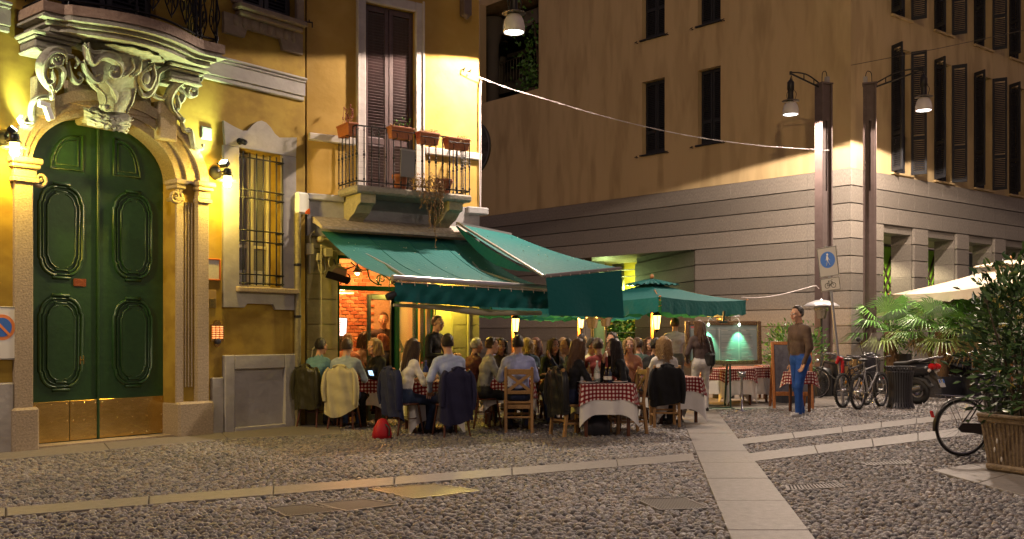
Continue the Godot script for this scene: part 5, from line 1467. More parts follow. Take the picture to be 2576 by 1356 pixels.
	# tall windows with folded shutters
	for k in 4:
		for row in [[5.8, 9.2], [10.05, top]]:
			var w: Array = wins[k]
			var win := sub(R, "window")
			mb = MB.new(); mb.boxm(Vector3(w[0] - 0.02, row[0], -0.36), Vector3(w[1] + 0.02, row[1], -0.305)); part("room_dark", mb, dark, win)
			var hh: float = row[1] - row[0] - 0.02
			louver_leaf(win, Transform3D(Basis(Vector3.UP, -1.95), Vector3(w[0], row[0] + 0.01, 0.02)), 0.42, hh, shade)
			louver_leaf(win, Transform3D(Basis(Vector3.UP, -1.2), Vector3(w[1], row[0] + 0.01, 0.02)), 0.4, hh, shade)
			louver_leaf(win, Transform3D(Basis(Vector3.UP, -0.25), Vector3(w[0] + 0.42, row[0] + 0.01, -0.24)), 0.46, hh, shade)
			mb = MB.new(); mb.boxm(Vector3(w[0] - 0.05, row[0] - 0.06, -0.28), Vector3(w[1] + 0.05, row[0] - 0.002, 0.08), 0.01); part("sill", mb, plaster, win)
			if row[0] < 6:
				mb = MB.new(); mb.rod(Vector3(w[0] + 0.1, 6.75, -0.1), Vector3(w[0] + 0.1, 5.85, -0.1), 0.012); mb.rod(Vector3(w[0] + 0.1, 6.75, -0.1), Vector3(w[0] + 0.42, 6.72, -0.1), 0.012); mb.rod(Vector3(w[0] + 0.42, 6.72, -0.1), Vector3(w[0] + 0.12, 6.3, -0.1), 0.01)
				part("guard_rail", mb, mat("rail_grey", Color(0.25, 0.22, 0.2), 0.4, 0.6), win)
	mb = MB.new()
	mb.boxm(Vector3(-15.5, top, -9), Vector3(0, top + 0.3, -0.31))
	part("roof", mb, plaster, L)
	# loggia behind the upper left opening
	mb = MB.new()
	mb.boxm(Vector3(-26, 9.5, -5.2), Vector3(-11.0, top, -5.1)); mb.boxm(Vector3(-11.38, 9.5, -5.1), Vector3(-11.2, top, -0.31)); mb.boxm(Vector3(-26, 9.6, -5.1), Vector3(-11.39, 9.8, -0.31)); mb.boxm(Vector3(-26, top, -5.1), Vector3(-15.5, top + 0.2, -0.31)); mb.boxm(Vector3(-26, 9.5, -5.1), Vector3(-25.9, top, -0.3)); mb.boxm(Vector3(-26, 0, -0.3), Vector3(-15.6, top, -0.2))
	part("loggia_shell", mb, mat("loggia_dark", Color(0.09, 0.08, 0.07), 0.9), L)
	mb = MB.new()
	for c in [[-15.2, -1.3], [-17.2, -3.4], [-14.5, -3.6]]: mb.lathe([Vector2(0.24, 9.8), Vector2(0.24, 12.4), Vector2(0.34, 12.7), Vector2(0.4, 13.4)], 16, Transform3D(Basis.IDENTITY, Vector3(c[0], 0, c[1])))
	mb.boxm(Vector3(-25, 11.1, -3.6), Vector3(-11.4, 11.5, -3.0)); mb.boxm(Vector3(-25, 12.75, -2.0), Vector3(-11.4, 13.3, -1.4))
	part("loggia_columns", mb, mat("loggia_grey", Color(0.15, 0.135, 0.12), 0.8), L)
	mb = MB.new()
	for k in 32: mb.rod(Vector3(-17.5 + k * 0.17, 11.5, -3.1), Vector3(-17.5 + k * 0.17, 12.4, -3.1), 0.014)
	mb.rod(Vector3(-17.6, 12.4, -3.1), Vector3(-11.8, 12.4, -3.1), 0.025)
	part("loggia_rail", mb, mat("rail_grey", Color.WHITE), L)
	mb = MB.new(); mb.lathe([Vector2(1.0, 0), Vector2(1.0, 0.03), Vector2(0.9, 0.03), Vector2(0.88, 0.0)], 36, Transform3D(Basis(Vector3.RIGHT, PI / 2), Vector3(-14.85, 8.25, 0)))
	part("round_window", mb, mat("round_glass", Color(0.05, 0.05, 0.035), 0.1), L)
	var lp := thing("loggia_plants", "dark leafy shrub with some lit leaves inside the upper loggia opening", "shrub", wl.turned(-12.0, 9.85, -0.45))
	mb = MB.new()
	for k in 520:
		var p := Vector3(rng.randfn(0.0, 0.4), absf(rng.randfn(0.0, 1.0)) * 1.3, rng.randfn(0, 0.3))
		if p.x > 0.55 or p.y > 3.3: continue
		leaf_quad(mb, p, rng.randf_range(0.12, 0.24))
	part("foliage", mb, mat("loggia_leaf", Color(0.08, 0.2, 0.03), 0.35), lp)
	mb = MB.new(); mb.tube(curve3([Vector3(0, -0.05, 0), Vector3(0.1, 1.0, 0), Vector3(-0.1, 2.6, 0)], 8), 0.04, 6); mb.boxm(Vector3(-0.5, -0.05, -0.3), Vector3(0.5, 0.15, 0.3)); part("stem", mb, mat("bark", Color(0.07, 0.05, 0.03), 0.9), lp)
	courtyard()

func courtyard():
	var c := thing("courtyard_building", "yellow lit courtyard facade with round grey columns behind the portico", "building", wl.xf())
	var yel := mat("courtyard_yellow", Color(0.5, 0.42, 0.08), 0.8)
	var brown := worn("courtyard_brown", Color(0.16, 0.1, 0.06), Color(0.26, 0.17, 0.1), 0.6, 0.5, 0.1)
	var colm := worn("column_grey", Color(0.3, 0.32, 0.27), Color(0.38, 0.4, 0.34), 0.7, 0.8, 0.1)
	var mb := MB.new(); mb.boxm(Vector3(-16.2, 0, -8.4), Vector3(-10.5, 9.4, -8.2)); part("yellow_wall", mb, yel, c)
	mb = MB.new(); mb.boxm(Vector3(-32, 0, -9.2), Vector3(-16.2, 9.4, -9.0)); mb.boxm(Vector3(-10.5, 0, -8.4), Vector3(-10.3, 9.4, -5.0)); part("brown_wall", mb, brown, c)
	mb = MB.new(); mb.boxm(Vector3(-32, 9.4, -9.2), Vector3(0, 9.5, -0.31)); part("canopy_roof", mb, brown, c)
	for p in [[-15.75, -4.2], [-12.45, -4.2], [-19.4, -4.2], [-14.2, -7.4]]:
		mb = MB.new(); mb.lathe([Vector2(0.3, 0), Vector2(0.3, 0.1), Vector2(0.25, 0.12), Vector2(0.25, 9.4)], 20, Transform3D(Basis.IDENTITY, Vector3(p[0], 0, p[1]))); part("column", mb, colm, c)
	for k in 6:
		mb = MB.new(); mb.boxm(Vector3(-29 + k * 2.0, 0.0, -8.98), Vector3(-27.2 + k * 2.0, 2.9, -8.9), 0.02); part("glazed_door", mb, mat("court_glass", Color(0.05, 0.04, 0.03), 0.08), c)
	mb = MB.new()
	for y in [1.05, 1.5, 3.6, 3.85]: mb.rod(Vector3(-26, y, -4.6), Vector3(-10.4, y, -4.6), 0.02, 6)
	part("cable_rail", mb, mat("rail_grey", Color(0.25, 0.22, 0.2), 0.4, 0.6), c)
	mb = MB.new()
	for k in 12: mb.boxm(Vector3(-15.5, 0.2 + k * 0.2, -8.18), Vector3(-11.5, 0.3 + k * 0.2, -8.12))
	part("louvre_screen", mb, mat("screen_yellow", Color(0.45, 0.4, 0.08), 0.6), c)
	for k in 5:
		var o := thing("courtyard_lamp", ["hanging tube lamp in the courtyard left of the first lantern", "hanging tube lamp left of the middle lantern", "hanging tube lamp right below the middle lantern", "hanging tube lamp behind the middle lantern post", "flat ceiling lamp on the yellow courtyard wall"][k], "lamp", wl.turned([-20.3, -18.3, -17.3, -16.4, -13.9][k], 2.2 if k < 4 else 3.5, [-8.0, -7.2, -7.4, -7.8, -8.0][k]), "lit courtyard lamps")
		mb = MB.new()
		if k < 4:
			mb.lathe([Vector2(0.04, -0.3), Vector2(0.05, -0.1), Vector2(0.04, 0.12), Vector2(0.01, 0.16)], 8); part("tube", mb, glow("tube_glow", Color(1, 0.8, 0.45), 4.0), o)
			mb = MB.new(); mb.rod(Vector3(0, 0.16, 0), Vector3(0, 4.0, 0), 0.008, 4); part("cord", mb, mat("black_iron", Color.BLACK), o)
			omni(Vector3(0, -0.4, 0), Color(1, 0.7, 0.35), 1.0, 0.05, 8.0, o)
		else:
			mb.box(Vector3.ZERO, Vector3(0.5, 0.08, 0.25), Basis.IDENTITY, 0.01); part("diffuser", mb, glow("court_white", Color(1, 1, 0.7), 4.0), o)
			omni(Vector3(0, -0.12, 0.4), Color(0.95, 1.0, 0.45), 2.4, 0.15, 12.0, o)
	var gl := thing("garden_light", "green-white garden light on the courtyard column lighting the stone reveal", "lamp", wl.turned(-12.15, 3.5, -4.2))
	mb = MB.new(); mb.box(Vector3.ZERO, Vector3(0.16, 0.1, 0.12), Basis.IDENTITY, 0.01); part("lens", mb, glow("garden_lens", Color(0.85, 1, 0.6), 5.0), gl)
	omni(Vector3(0.15, -0.05, 0.15), Color(0.88, 1.0, 0.62), 2.2, 0.08, 12.0, gl)
	for k in 6:
		var sp: Array = [[-16.4, -5.6, 1.3], [-14.2, -5.4, 1.9], [-13.2, -6.2, 2.2], [-11.6, -5.4, 2.0], [-19.0, -6.0, 1.1], [-17.6, -6.2, 1.4]][k]
		var o := thing("courtyard_shrub", ["low leafy shrub by the courtyard rail behind the middle lantern", "fan-leaved shrub between the two grey columns", "tallest fan-leaved shrub before the yellow courtyard wall", "fan-leaved shrub beside the stone reveal of the portico", "lowest dark shrub behind the left lantern", "dark shrub between the lanterns in the courtyard"][k], "shrub", wl.turned(sp[0], 0, sp[1]), "courtyard shrubs")
		mb = MB.new()
		for j in 190:
			var a := rng.randf() * TAU; var r := sqrt(rng.randf()) * 0.75
			var p := Vector3(cos(a) * r, sp[2] * (0.3 + 0.75 * rng.randf()) * (1.0 - 0.3 * r), sin(a) * r)
			for q in 5: leaf_quad(mb, p, 0.17, Vector3(cos(a + q * 0.5 - 1.0), 0.2 - 0.2 * absf(q - 2), sin(a + q * 0.5 - 1.0)).normalized())
		part("foliage", mb, mat("fatsia_leaf", Color(0.05, 0.14, 0.03), 0.4), o)
		mb = MB.new()
		for j in 5: mb.rod(Vector3(0, 0, 0), Vector3(rng.randf_range(-0.4, 0.4), sp[2] * 0.7, rng.randf_range(-0.4, 0.4)), 0.02, 5)
		mb.boxm(Vector3(-0.4, 0, -0.3), Vector3(0.4, 0.3, 0.3)); part("stem", mb, mat("bark", Color.BLACK), o)
# ---- street lamps and cables
var lamp_white := Color(1.0, 0.9, 0.81)
func lamp_head(parent: Node3D, p: Vector3, e: float, ang := 83.0, s := 0.84):
	var iron := mat("lamp_black", Color(0.02, 0.018, 0.017), 0.45, 0.4)
	var h := sub(parent, "lamp_head", Transform3D(Basis.from_scale(Vector3.ONE * s), p))
	var mb := MB.new()
	mb.lathe([Vector2(0.1, 0.2), Vector2(0.085, 0.26), Vector2(0.075, 0.42), Vector2(0.085, 0.5), Vector2(0.1, 0.52), Vector2(0.1, 0.72), Vector2(0.06, 0.78), Vector2(0.03, 0.8), Vector2(0.012, 0.86)], 16)
	mb.tube([Vector3(0, 0.86, 0), Vector3(0.02, 0.91, 0), Vector3(0, 0.96, 0)], 0.01, 5)
	for k in 3:
		var a := TAU * k / 3.0 + 0.4
		mb.tube(curve3([Vector3(cos(a) * 0.09, 0.52, sin(a) * 0.09), Vector3(cos(a) * 0.16, 0.4, sin(a) * 0.16), Vector3(cos(a) * 0.12, 0.24, sin(a) * 0.12)], 8), 0.009, 5)
	part("gear_housing", mb, iron, h)
	mb = MB.new(); mb.lathe([Vector2(0.02, 0.2), Vector2(0.24, 0.185), Vector2(0.25, 0.195), Vector2(0.235, 0.205), Vector2(0.08, 0.225)], 24); part("collar_disc", mb, mat("lamp_disc", Color(0.12, 0.1, 0.09), 0.5, 0.3), h)
	mb = MB.new(); mb.lathe([Vector2(0.2, -0.19), Vector2(0.215, -0.2), Vector2(0.225, -0.17), Vector2(0.22, -0.05), Vector2(0.195, 0.06), Vector2(0.15, 0.14), Vector2(0.1, 0.18), Vector2(0.002, 0.185)], 28, Transform3D.IDENTITY, true, 1.0, 1.0, false)
	mb.lathe([Vector2(0.01, 0.15), Vector2(0.13, 0.13), Vector2(0.175, 0.05), Vector2(0.2, -0.06), Vector2(0.2, -0.19)], 28, Transform3D.IDENTITY, true, 1.0, 1.0, false)
	part("bell_shade", mb, mat("bell_enamel", Color(0.6, 0.56, 0.54), 0.35), h)
	mb = MB.new(); mb.lathe([Vector2(0.002, -0.188), Vector2(0.19, -0.186), Vector2(0.198, -0.18), Vector2(0.19, -0.175)], 28); part("glowing_lens", mb, glow("lamp_lens", Color(1, 0.95, 0.92), 7.0), h)
	spot(Vector3(0, -0.23, 0), Vector3.DOWN, lamp_white, e, ang, 0.09, 0.04, 40.0, h)
func pole_lamp(label: String, p: Vector3, yaw: float, top: float, reach: Vector3, e: float):
	var o := thing("street_lamp", label, "street lamp", place(p, yaw), "rust-brown street lamps")
	var brown := worn("rust_brown", Color(0.065, 0.045, 0.042), Color(0.1, 0.072, 0.07), 0.7, 0.6, 0.1)
	var iron := mat("lamp_black", Color.BLACK)
	var mb := MB.new()
	mb.box(Vector3(-0.13, top * 0.5, 0), Vector3(0.045, top, 0.3), Basis.IDENTITY, 0.006); mb.box(Vector3(0.13, top * 0.5, 0), Vector3(0.045, top, 0.3), Basis.IDENTITY, 0.006)
	mb.boxm(Vector3(-0.106, 0.0, 0.06), Vector3(0.106, 4.9, 0.1)); mb.boxm(Vector3(-0.106, 4.9, 0.06), Vector3(-0.02, 6.6, 0.1)); mb.boxm(Vector3(0.02, 4.9, 0.06), Vector3(0.106, 6.6, 0.1)); mb.boxm(Vector3(-0.106, 6.6, 0.06), Vector3(0.106, top, 0.1))
	mb.boxm(Vector3(-0.106, 0.0, -0.1), Vector3(0.106, top, -0.06))
	part("post", mb, brown, o)
	mb = MB.new(); mb.boxm(Vector3(-0.2, 0, -0.2), Vector3(0.2, 0.03, 0.2), 0.008); mb.boxm(Vector3(-0.17, top, -0.16), Vector3(0.17, top + 0.04, 0.16), 0.008); part("base_and_cap", mb, brown, o)
	mb = MB.new()
	var a0 := Vector3(0, top - 0.1, 0); var a1 := Vector3(reach.x, reach.y + 0.82, reach.z)
	mb.tube([a0, a1], 0.022, 6)
	mb.tube(curve3([a0 + Vector3(0, 0.05, 0), a0.lerp(a1, 0.5) + Vector3(0, 0.16, 0), a1 + Vector3(0, 0.03, 0)], 12), 0.018, 6)
	for t in [0.3, 0.6]: mb.rod(a0.lerp(a1, t), a0.lerp(a1, t) + Vector3(0, 0.14, 0), 0.014, 5)
	mb.rod(a1 + Vector3(0, 0.05, 0), a1 + Vector3(0, -0.03, 0), 0.03, 6)
	part("arm", mb, iron, o)
	mb = MB.new(); mb.box(Vector3(-0.1 * signf(reach.x), top + 0.13, 0), Vector3(0.1, 0.16, 0.1), Basis.IDENTITY, 0.012); part("gear_box", mb, mat("gear_grey", Color(0.3, 0.28, 0.27), 0.5), o)
	mb = MB.new()
	mb.tube(curve3([Vector3(0.05 * signf(reach.x), top, 0), Vector3(0.03 * signf(reach.x), top + 0.3, 0), Vector3(-0.06 * signf(reach.x), top + 0.34, 0), Vector3(-0.1 * signf(reach.x), top + 0.2, 0)], 10), 0.01, 5)
	mb.tube(curve3([a1, a1 + Vector3(-0.05 * signf(reach.x), -0.25, 0), reach + Vector3(0.1 * signf(reach.x), 0.45, 0)], 10), 0.008, 5)
	part("cable_loop", mb, iron, o)
	lamp_head(o, reach, e)
func build_lamps():
	# head above the restaurant corner, hung from a wall bracket
	var p := at(1293, 58, 16.3)
	var o := thing("hanging_street_lamp", "bright bell-shaped street lamp hanging at top centre by the restaurant corner", "street lamp", Transform3D.IDENTITY)
	lamp_head(o, p, 40.0, 80.0, 0.82)
	var iron := mat("lamp_black", Color.BLACK)
	var mb := MB.new()
	var w := w2.at(2.86, 7.0, 0.13)
	mb.rod(p + Vector3(0, 0.77, 0), p + Vector3(0, 1.6, 0), 0.06, 10); mb.tube([p + Vector3(0, 1.6, 0), Vector3(w.x, p.y + 1.75, w.z)], 0.03, 8)
	part("arm", mb, iron, o)
	mb = MB.new(); mb.boxm(Vector3(-0.08, 0.0, -0.1), Vector3(0.08, 2.2, 0.06), 0.012); mb.lathe([Vector2(0.02, -0.06), Vector2(0.07, 0.0)], 10)
	part("wall_bracket", mb, worn("rust_brown", Color(0.09, 0.062, 0.058), Color(0.12, 0.085, 0.08), 0.7, 0.6, 0.1), o, Transform3D(Basis(w2.t, Vector3.UP, w2.n), Vector3(w.x, 6.95, w.z)))
	var pl := at(2072, 840, 23.6); var pr := at(2188, 840, 23.6)
	pole_lamp("rust-brown street lamp left of the stone corner, its lamp hanging to the left", Vector3(pl.x, 0, pl.z), 0.35, 7.48, Vector3(-0.95, at(1983, 272, 23.3).y, 0.0), 36.0)
	pole_lamp("rust-brown street lamp right of the stone corner, its lamp hanging to the right", Vector3(pr.x, 0, pr.z), -0.35, 7.48, Vector3(1.2, at(2315, 266, 23.3).y, 0.1), 44.0)
	# lamps of the same kind further out in the piazza, on the photographer's side
	o = thing("wall_street_lamp", "bell-shaped street lamp on a wall bracket of the palazzo, left of the picture", "street lamp", w1.turned(-4.6, 6.7))
	lamp_head(o, Vector3(0, 0, 1.7), 26.0, 80.0)
	mb = MB.new(); mb.tube(curve3([Vector3(0, 1.2, 0), Vector3(0, 1.35, 0.9), Vector3(0, 0.97, 1.7)], 8), 0.035, 8); mb.boxm(Vector3(-0.08, 0.6, 0), Vector3(0.08, 1.5, 0.08), 0.012); part("wall_bracket", mb, iron, o)
	pole_lamp("rust-brown street lamp in the piazza to the photographer's right", Vector3(5.2, 0, -5.8), 0.0, 7.48, Vector3(-1.1, 6.7, -0.1), 20.0)
	pole_lamp("rust-brown street lamp beyond the right edge, by the parasols", Vector3(14.2, 0, -20.5), 0.0, 7.48, Vector3(-1.2, 6.7, 0.0), 24.0)
	o = thing("facade_floodlight", "floodlight on a tall mast behind the photographer, aimed at the ochre building", "floodlight", place(Vector3(1, 0, 8)))
	mb = MB.new(); mb.rod(Vector3.ZERO, Vector3(0, 13, 0), 0.1, 10, 0.06); part("mast", mb, iron, o)
	var aim := Vector3(9, -3.6, -35.0)
	var fb := Basis.looking_at(aim.normalized(), Vector3.UP)
	mb = MB.new(); mb.box(Vector3(0, 13, 0), Vector3(0.5, 0.36, 0.2), fb, 0.03); part("housing", mb, iron, o)
	mb = MB.new(); mb.box(Vector3(0, 13, 0) + fb * Vector3(0, 0, -0.105), Vector3(0.44, 0.3, 0.02), fb); part("glowing_lens", mb, glow("lamp_lens", Color.WHITE, 7.0), o)
	spot(Vector3(0, 13, 0) + fb * Vector3(0, 0, -0.16), aim, Color(1.0, 0.84, 0.64), 150.0, 24.0, 0.2, 0.8, 80.0, o)
	# twisted white cable from the yellow corner to the left lamp post
	o = thing("festoon_cable", "white twisted cable sagging from the yellow corner to the left street lamp", "cable")
	var pts := []
	var px := [[1165, 180], [1205, 194], [1240, 208], [1293, 226], [1395, 256], [1495, 286], [1625, 319], [1760, 346], [1900, 365], [2000, 373], [2085, 378]]
	for q in px: pts.append(at(q[0], q[1], lerpf(17.0, 23.4, clampf((q[0] - 1205.0) / 880.0, -0.02, 1.0))))
	var cv := curve3(pts, 90)
	var white := mat("cable_white", Color(0.55, 0.5, 0.5), 0.5)
	for s in 2:
		mb = MB.new()
		var q := []
		for i in cv.size():
			var a := i * 0.8 + s * PI
			q.append(cv[i] + Vector3(sin(a) * 0.004, cos(a) * 0.008, 0))
		mb.tube(q, 0.0055, 5); part("strand", mb, white, o)
	mb = MB.new()
	for i in range(4, 88, 4): mb.ellip(cv[i] + Vector3(0, -0.008, 0), Vector3(0.013, 0.012, 0.012), Basis.IDENTITY, 6, 4)
	part("clip", mb, white, o)
	o = thing("corner_cable", "pair of white cables dropping down the yellow corner to the cornice", "cable")
	for s in 2:
		mb = MB.new(); mb.tube(curve3([at(1222, 200, 17.0), at(1209 + s * 3, 200, 17.05), at(1207 + s * 2, 260, 17.06), at(1206 + s * 4, 400, 17.06), at(1208 + s, 520, 17.06)], 24), 0.008, 5); part("strand", mb, white, o)
	o = thing("thin_wire", "thin overhead wire from the stone corner to the upper right edge", "wire")
	mb = MB.new(); mb.tube([at(2141, 164, 24.9), at(2360, 122, 22.5), at(2640, 62, 20.0)], 0.007, 5); part("wire", mb, mat("wire", Color.BLACK), o)
	o = thing("umbrella_cable", "white cable from the green umbrella to the left lamp post", "cable")
	mb = MB.new(); mb.tube(curve3([at(1866, 748, 21.2), at(1905, 749, 21.6), at(1960, 742, 22.2), at(2030, 724, 23.0), at(2053, 719, 23.3), at(2060, 726, 23.4)], 24), 0.01, 5); part("strand", mb, white, o)
	o = thing("wall_hooks", "two small iron hooks in the yellow wall where the white cable starts", "hook", w2.xf())
	for s in [[1162, 176], [1177, 181]]:
		var q := w2.q(s[0], s[1])
		mb = MB.new(); mb.tube([Vector3(q.x, q.y, 0), Vector3(q.x, q.y, 0.06), Vector3(q.x + 0.02, q.y + 0.03, 0.07), Vector3(q.x - 0.01, q.y - 0.05, 0.07)], 0.012, 5); part("hook", mb, iron, o)
# ---- people: bones with radii joined by a smooth minimum and meshed as surface nets
class Field:
	var pr := []                       # [a, b, ra, rb, colour] or [centre, radii, colour]
	func cap(a: Vector3, b: Vector3, ra: float, rb: float, c: int): pr.append([a, b, ra, rb, c])
	func ell(c: Vector3, r: Vector3, col: int): pr.append([c, r, col])
	func mesh(cell: float, k: float) -> Array:        # [vertices, indices, colour numbers]
		var lo := Vector3.INF; var hi := -Vector3.INF
		for p in pr:
			if p.size() == 5:
				var m := Vector3.ONE * (maxf(p[2], p[3]) + cell * 2.5)
				lo = lo.min(p[0] - m).min(p[1] - m); hi = hi.max(p[0] + m).max(p[1] + m)
			else:
				var m: Vector3 = p[1] + Vector3.ONE * cell * 2.5
				lo = lo.min(p[0] - m); hi = hi.max(p[0] + m)
		var nx := int((hi.x - lo.x) / cell) + 2; var ny := int((hi.y - lo.y) / cell) + 2; var nz := int((hi.z - lo.z) / cell) + 2
		var f := PackedFloat32Array(); f.resize(nx * ny * nz); f.fill(1.0)
		var best := PackedFloat32Array(); best.resize(nx * ny * nz); best.fill(9.0)
		var col := PackedByteArray(); col.resize(nx * ny * nz)
		for p in pr:
			var caps: bool = p.size() == 5
			var a: Vector3 = p[0]
			var b: Vector3 = p[1]
			var mg: float = k + cell * 1.8
			var l: Vector3; var h: Vector3
			if caps:
				var m := Vector3.ONE * (maxf(p[2], p[3]) + mg)
				l = a.min(b) - m; h = a.max(b) + m
			else:
				l = a - b - Vector3.ONE * mg; h = a + b + Vector3.ONE * mg
			var i0 := maxi(0, int((l.x - lo.x) / cell)); var i1 := mini(nx - 1, int((h.x - lo.x) / cell) + 1)
			var j0 := maxi(0, int((l.y - lo.y) / cell)); var j1 := mini(ny - 1, int((h.y - lo.y) / cell) + 1)
			var k0 := maxi(0, int((l.z - lo.z) / cell)); var k1 := mini(nz - 1, int((h.z - lo.z) / cell) + 1)
			var ab := b - a
			var inv := 1.0 / maxf(ab.length_squared(), 1e-8)
			var ra: float = p[2] if caps else 0.0
			var dr: float = p[3] - ra if caps else 0.0
			var mr := minf(b.x, minf(b.y, b.z))
			var cc: int = p[4] if caps else p[2]
			for kk in range(k0, k1 + 1):
				for j in range(j0, j1 + 1):
					var at := (kk * ny + j) * nx
					for i in range(i0, i1 + 1):
						var q := Vector3(lo.x + i * cell, lo.y + j * cell, lo.z + kk * cell) - a
						var d: float
						if caps:
							var t := clampf(q.dot(ab) * inv, 0.0, 1.0)
							d = (q - ab * t).length() - ra - dr * t
						else: d = ((q / b).length() - 1.0) * mr
						var o := f[at + i]
						if d < best[at + i]: best[at + i] = d; col[at + i] = cc
						var e := k - absf(o - d)
						f[at + i] = minf(o, d) - (e * e * 0.25 / k if e > 0.0 else 0.0)
		var ids := PackedInt32Array(); ids.resize(nx * ny * nz); ids.fill(-1)
		var vs := PackedVector3Array(); var cs := PackedByteArray(); var ix := PackedInt32Array()
		var off := [0, 1, nx, nx + 1, nx * ny, nx * ny + 1, nx * ny + nx, nx * ny + nx + 1]
		for kk in nz - 1:
			for j in ny - 1:
				var at := (kk * ny + j) * nx
				for i in nx - 1:
					var n := at + i
					var v0 := f[n]
					if v0 > 0.5: continue
					var neg := 0
					for q in 8:
						if f[n + off[q]] < 0.0: neg += 1
					if neg == 0 or neg == 8: continue
					var s := Vector3.ZERO; var c := 0
					for ed in [[0, 1], [2, 3], [4, 5], [6, 7], [0, 2], [1, 3], [4, 6], [5, 7], [0, 4], [1, 5], [2, 6], [3, 7]]:
						var va := f[n + off[ed[0]]]; var vb := f[n + off[ed[1]]]
						if (va < 0.0) != (vb < 0.0):
							var t := va / (va - vb)
							s += Vector3(ed[0] & 1, (ed[0] >> 1) & 1, ed[0] >> 2).lerp(Vector3(ed[1] & 1, (ed[1] >> 1) & 1, ed[1] >> 2), t)
							c += 1
					ids[n] = vs.size()
					vs.append(lo + (Vector3(i, j, kk) + s / c) * cell)
					cs.append(col[n])
		for kk in range(1, nz - 1):
			for j in range(1, ny - 1):
				var at := (kk * ny + j) * nx
				for i in range(1, nx - 1):
					var n := at + i
					if ids[n] < 0 and f[n] > 0.3: continue
					var ins := f[n] < 0.0
					for ax in [[1, nx, nx * ny], [nx, nx * ny, 1], [nx * ny, 1, nx]]:
						if (f[n + ax[0]] < 0.0) == ins: continue
						var a := ids[n]; var b := ids[n - ax[1]]; var c := ids[n - ax[1] - ax[2]]; var d := ids[n - ax[2]]
						if a < 0 or b < 0 or c < 0 or d < 0: continue
						if ins: ix.append_array([a, c, b, a, d, c])
						else: ix.append_array([a, b, c, a, c, d])
		return [vs, ix, cs]

var head_t := []
var hand_t := []
func templates():
	var h := Field.new()
	h.ell(Vector3(0, 0.03, -0.012), Vector3(0.076, 0.094, 0.096), 0); h.ell(Vector3(0, -0.04, 0.03), Vector3(0.058, 0.07, 0.06), 0); h.cap(Vector3(-0.018, -0.092, 0.055), Vector3(0.018, -0.092, 0.055), 0.022, 0.022, 0)
	h.cap(Vector3(0, 0.012, 0.092), Vector3(0, -0.03, 0.112), 0.009, 0.013, 0); h.cap(Vector3(-0.045, 0.024, 0.07), Vector3(0.045, 0.024, 0.07), 0.016, 0.016, 0)
	for s in [-1.0, 1.0]:
		h.ell(Vector3(s * 0.078, -0.005, -0.01), Vector3(0.012, 0.03, 0.02), 0); h.ell(Vector3(s * 0.04, -0.03, 0.062), Vector3(0.026, 0.022, 0.024), 0)
		h.ell(Vector3(s * 0.03, 0.004, 0.08), Vector3(0.013, 0.0085, 0.009), 1); h.ell(Vector3(s * 0.03, 0.004, 0.0865), Vector3(0.006, 0.006, 0.006), 2)
		h.cap(Vector3(s * 0.018, 0.028, 0.088), Vector3(s * 0.046, 0.026, 0.076), 0.006, 0.004, 2)
	h.cap(Vector3(-0.02, -0.062, 0.086), Vector3(0.02, -0.062, 0.086), 0.007, 0.007, 3)
	h.cap(Vector3(0, -0.05, -0.02), Vector3(0, -0.17, -0.035), 0.05, 0.056, 0)
	head_t = h.mesh(0.0075, 0.012)
	var g := Field.new()
	g.cap(Vector3(-0.022, 0.01, 0), Vector3(-0.028, 0.075, 0), 0.017, 0.014, 0); g.cap(Vector3(0.018, 0.01, 0), Vector3(0.026, 0.07, 0), 0.018, 0.014, 0); g.cap(Vector3(0, 0, 0), Vector3(0, 0.07, 0), 0.019, 0.014, 0)
	for k in 4:
		var x := -0.033 + k * 0.021
		var L: float = [0.05, 0.062, 0.068, 0.06][k]
		g.cap(Vector3(x, 0.082, 0), Vector3(x * 1.12, 0.082 + L * 0.5, 0.008), 0.0095, 0.009, 0); g.cap(Vector3(x * 1.12, 0.082 + L * 0.5, 0.008), Vector3(x * 1.15, 0.082 + L * 0.9, 0.03), 0.009, 0.0075, 0)
	g.cap(Vector3(0.028, 0.02, 0.004), Vector3(0.052, 0.055, 0.018), 0.013, 0.011, 0); g.cap(Vector3(0.052, 0.055, 0.018), Vector3(0.056, 0.085, 0.026), 0.011, 0.008, 0)
	hand_t = g.mesh(0.0048, 0.006)
func emit(st: SurfaceTool, t: Array, cols: Array, xf: Transform3D):
	var vs: PackedVector3Array = t[0]; var ix: PackedInt32Array = t[1]; var cs: PackedByteArray = t[2]
	st.set_smooth_group(1)
	for i in ix:
		var c: Color = cols[cs[i]]
		var f: float = 1.0 + 0.1 * sin(vs[i].x * 31.0 + vs[i].y * 47.0 + 3.0 * sin(vs[i].y * 19.0 + vs[i].z * 23.0))
		st.set_color(Color(c.r * f, c.g * f, c.b * f) if cs[i] > 0 and cols.size() > 1 else c)
		st.add_vertex(xf * vs[i])
func elbow(s: Vector3, h: Vector3, l1: float, l2: float, hint: Vector3) -> Vector3:
	var d := h - s
	var L := minf(d.length(), (l1 + l2) * 0.995)
	var a := (l1 * l1 - l2 * l2 + L * L) / (2.0 * L)
	var n := d.normalized()
	return s + n * a + (hint - n * hint.dot(n)).normalized() * sqrt(maxf(l1 * l1 - a * a, 0.0))
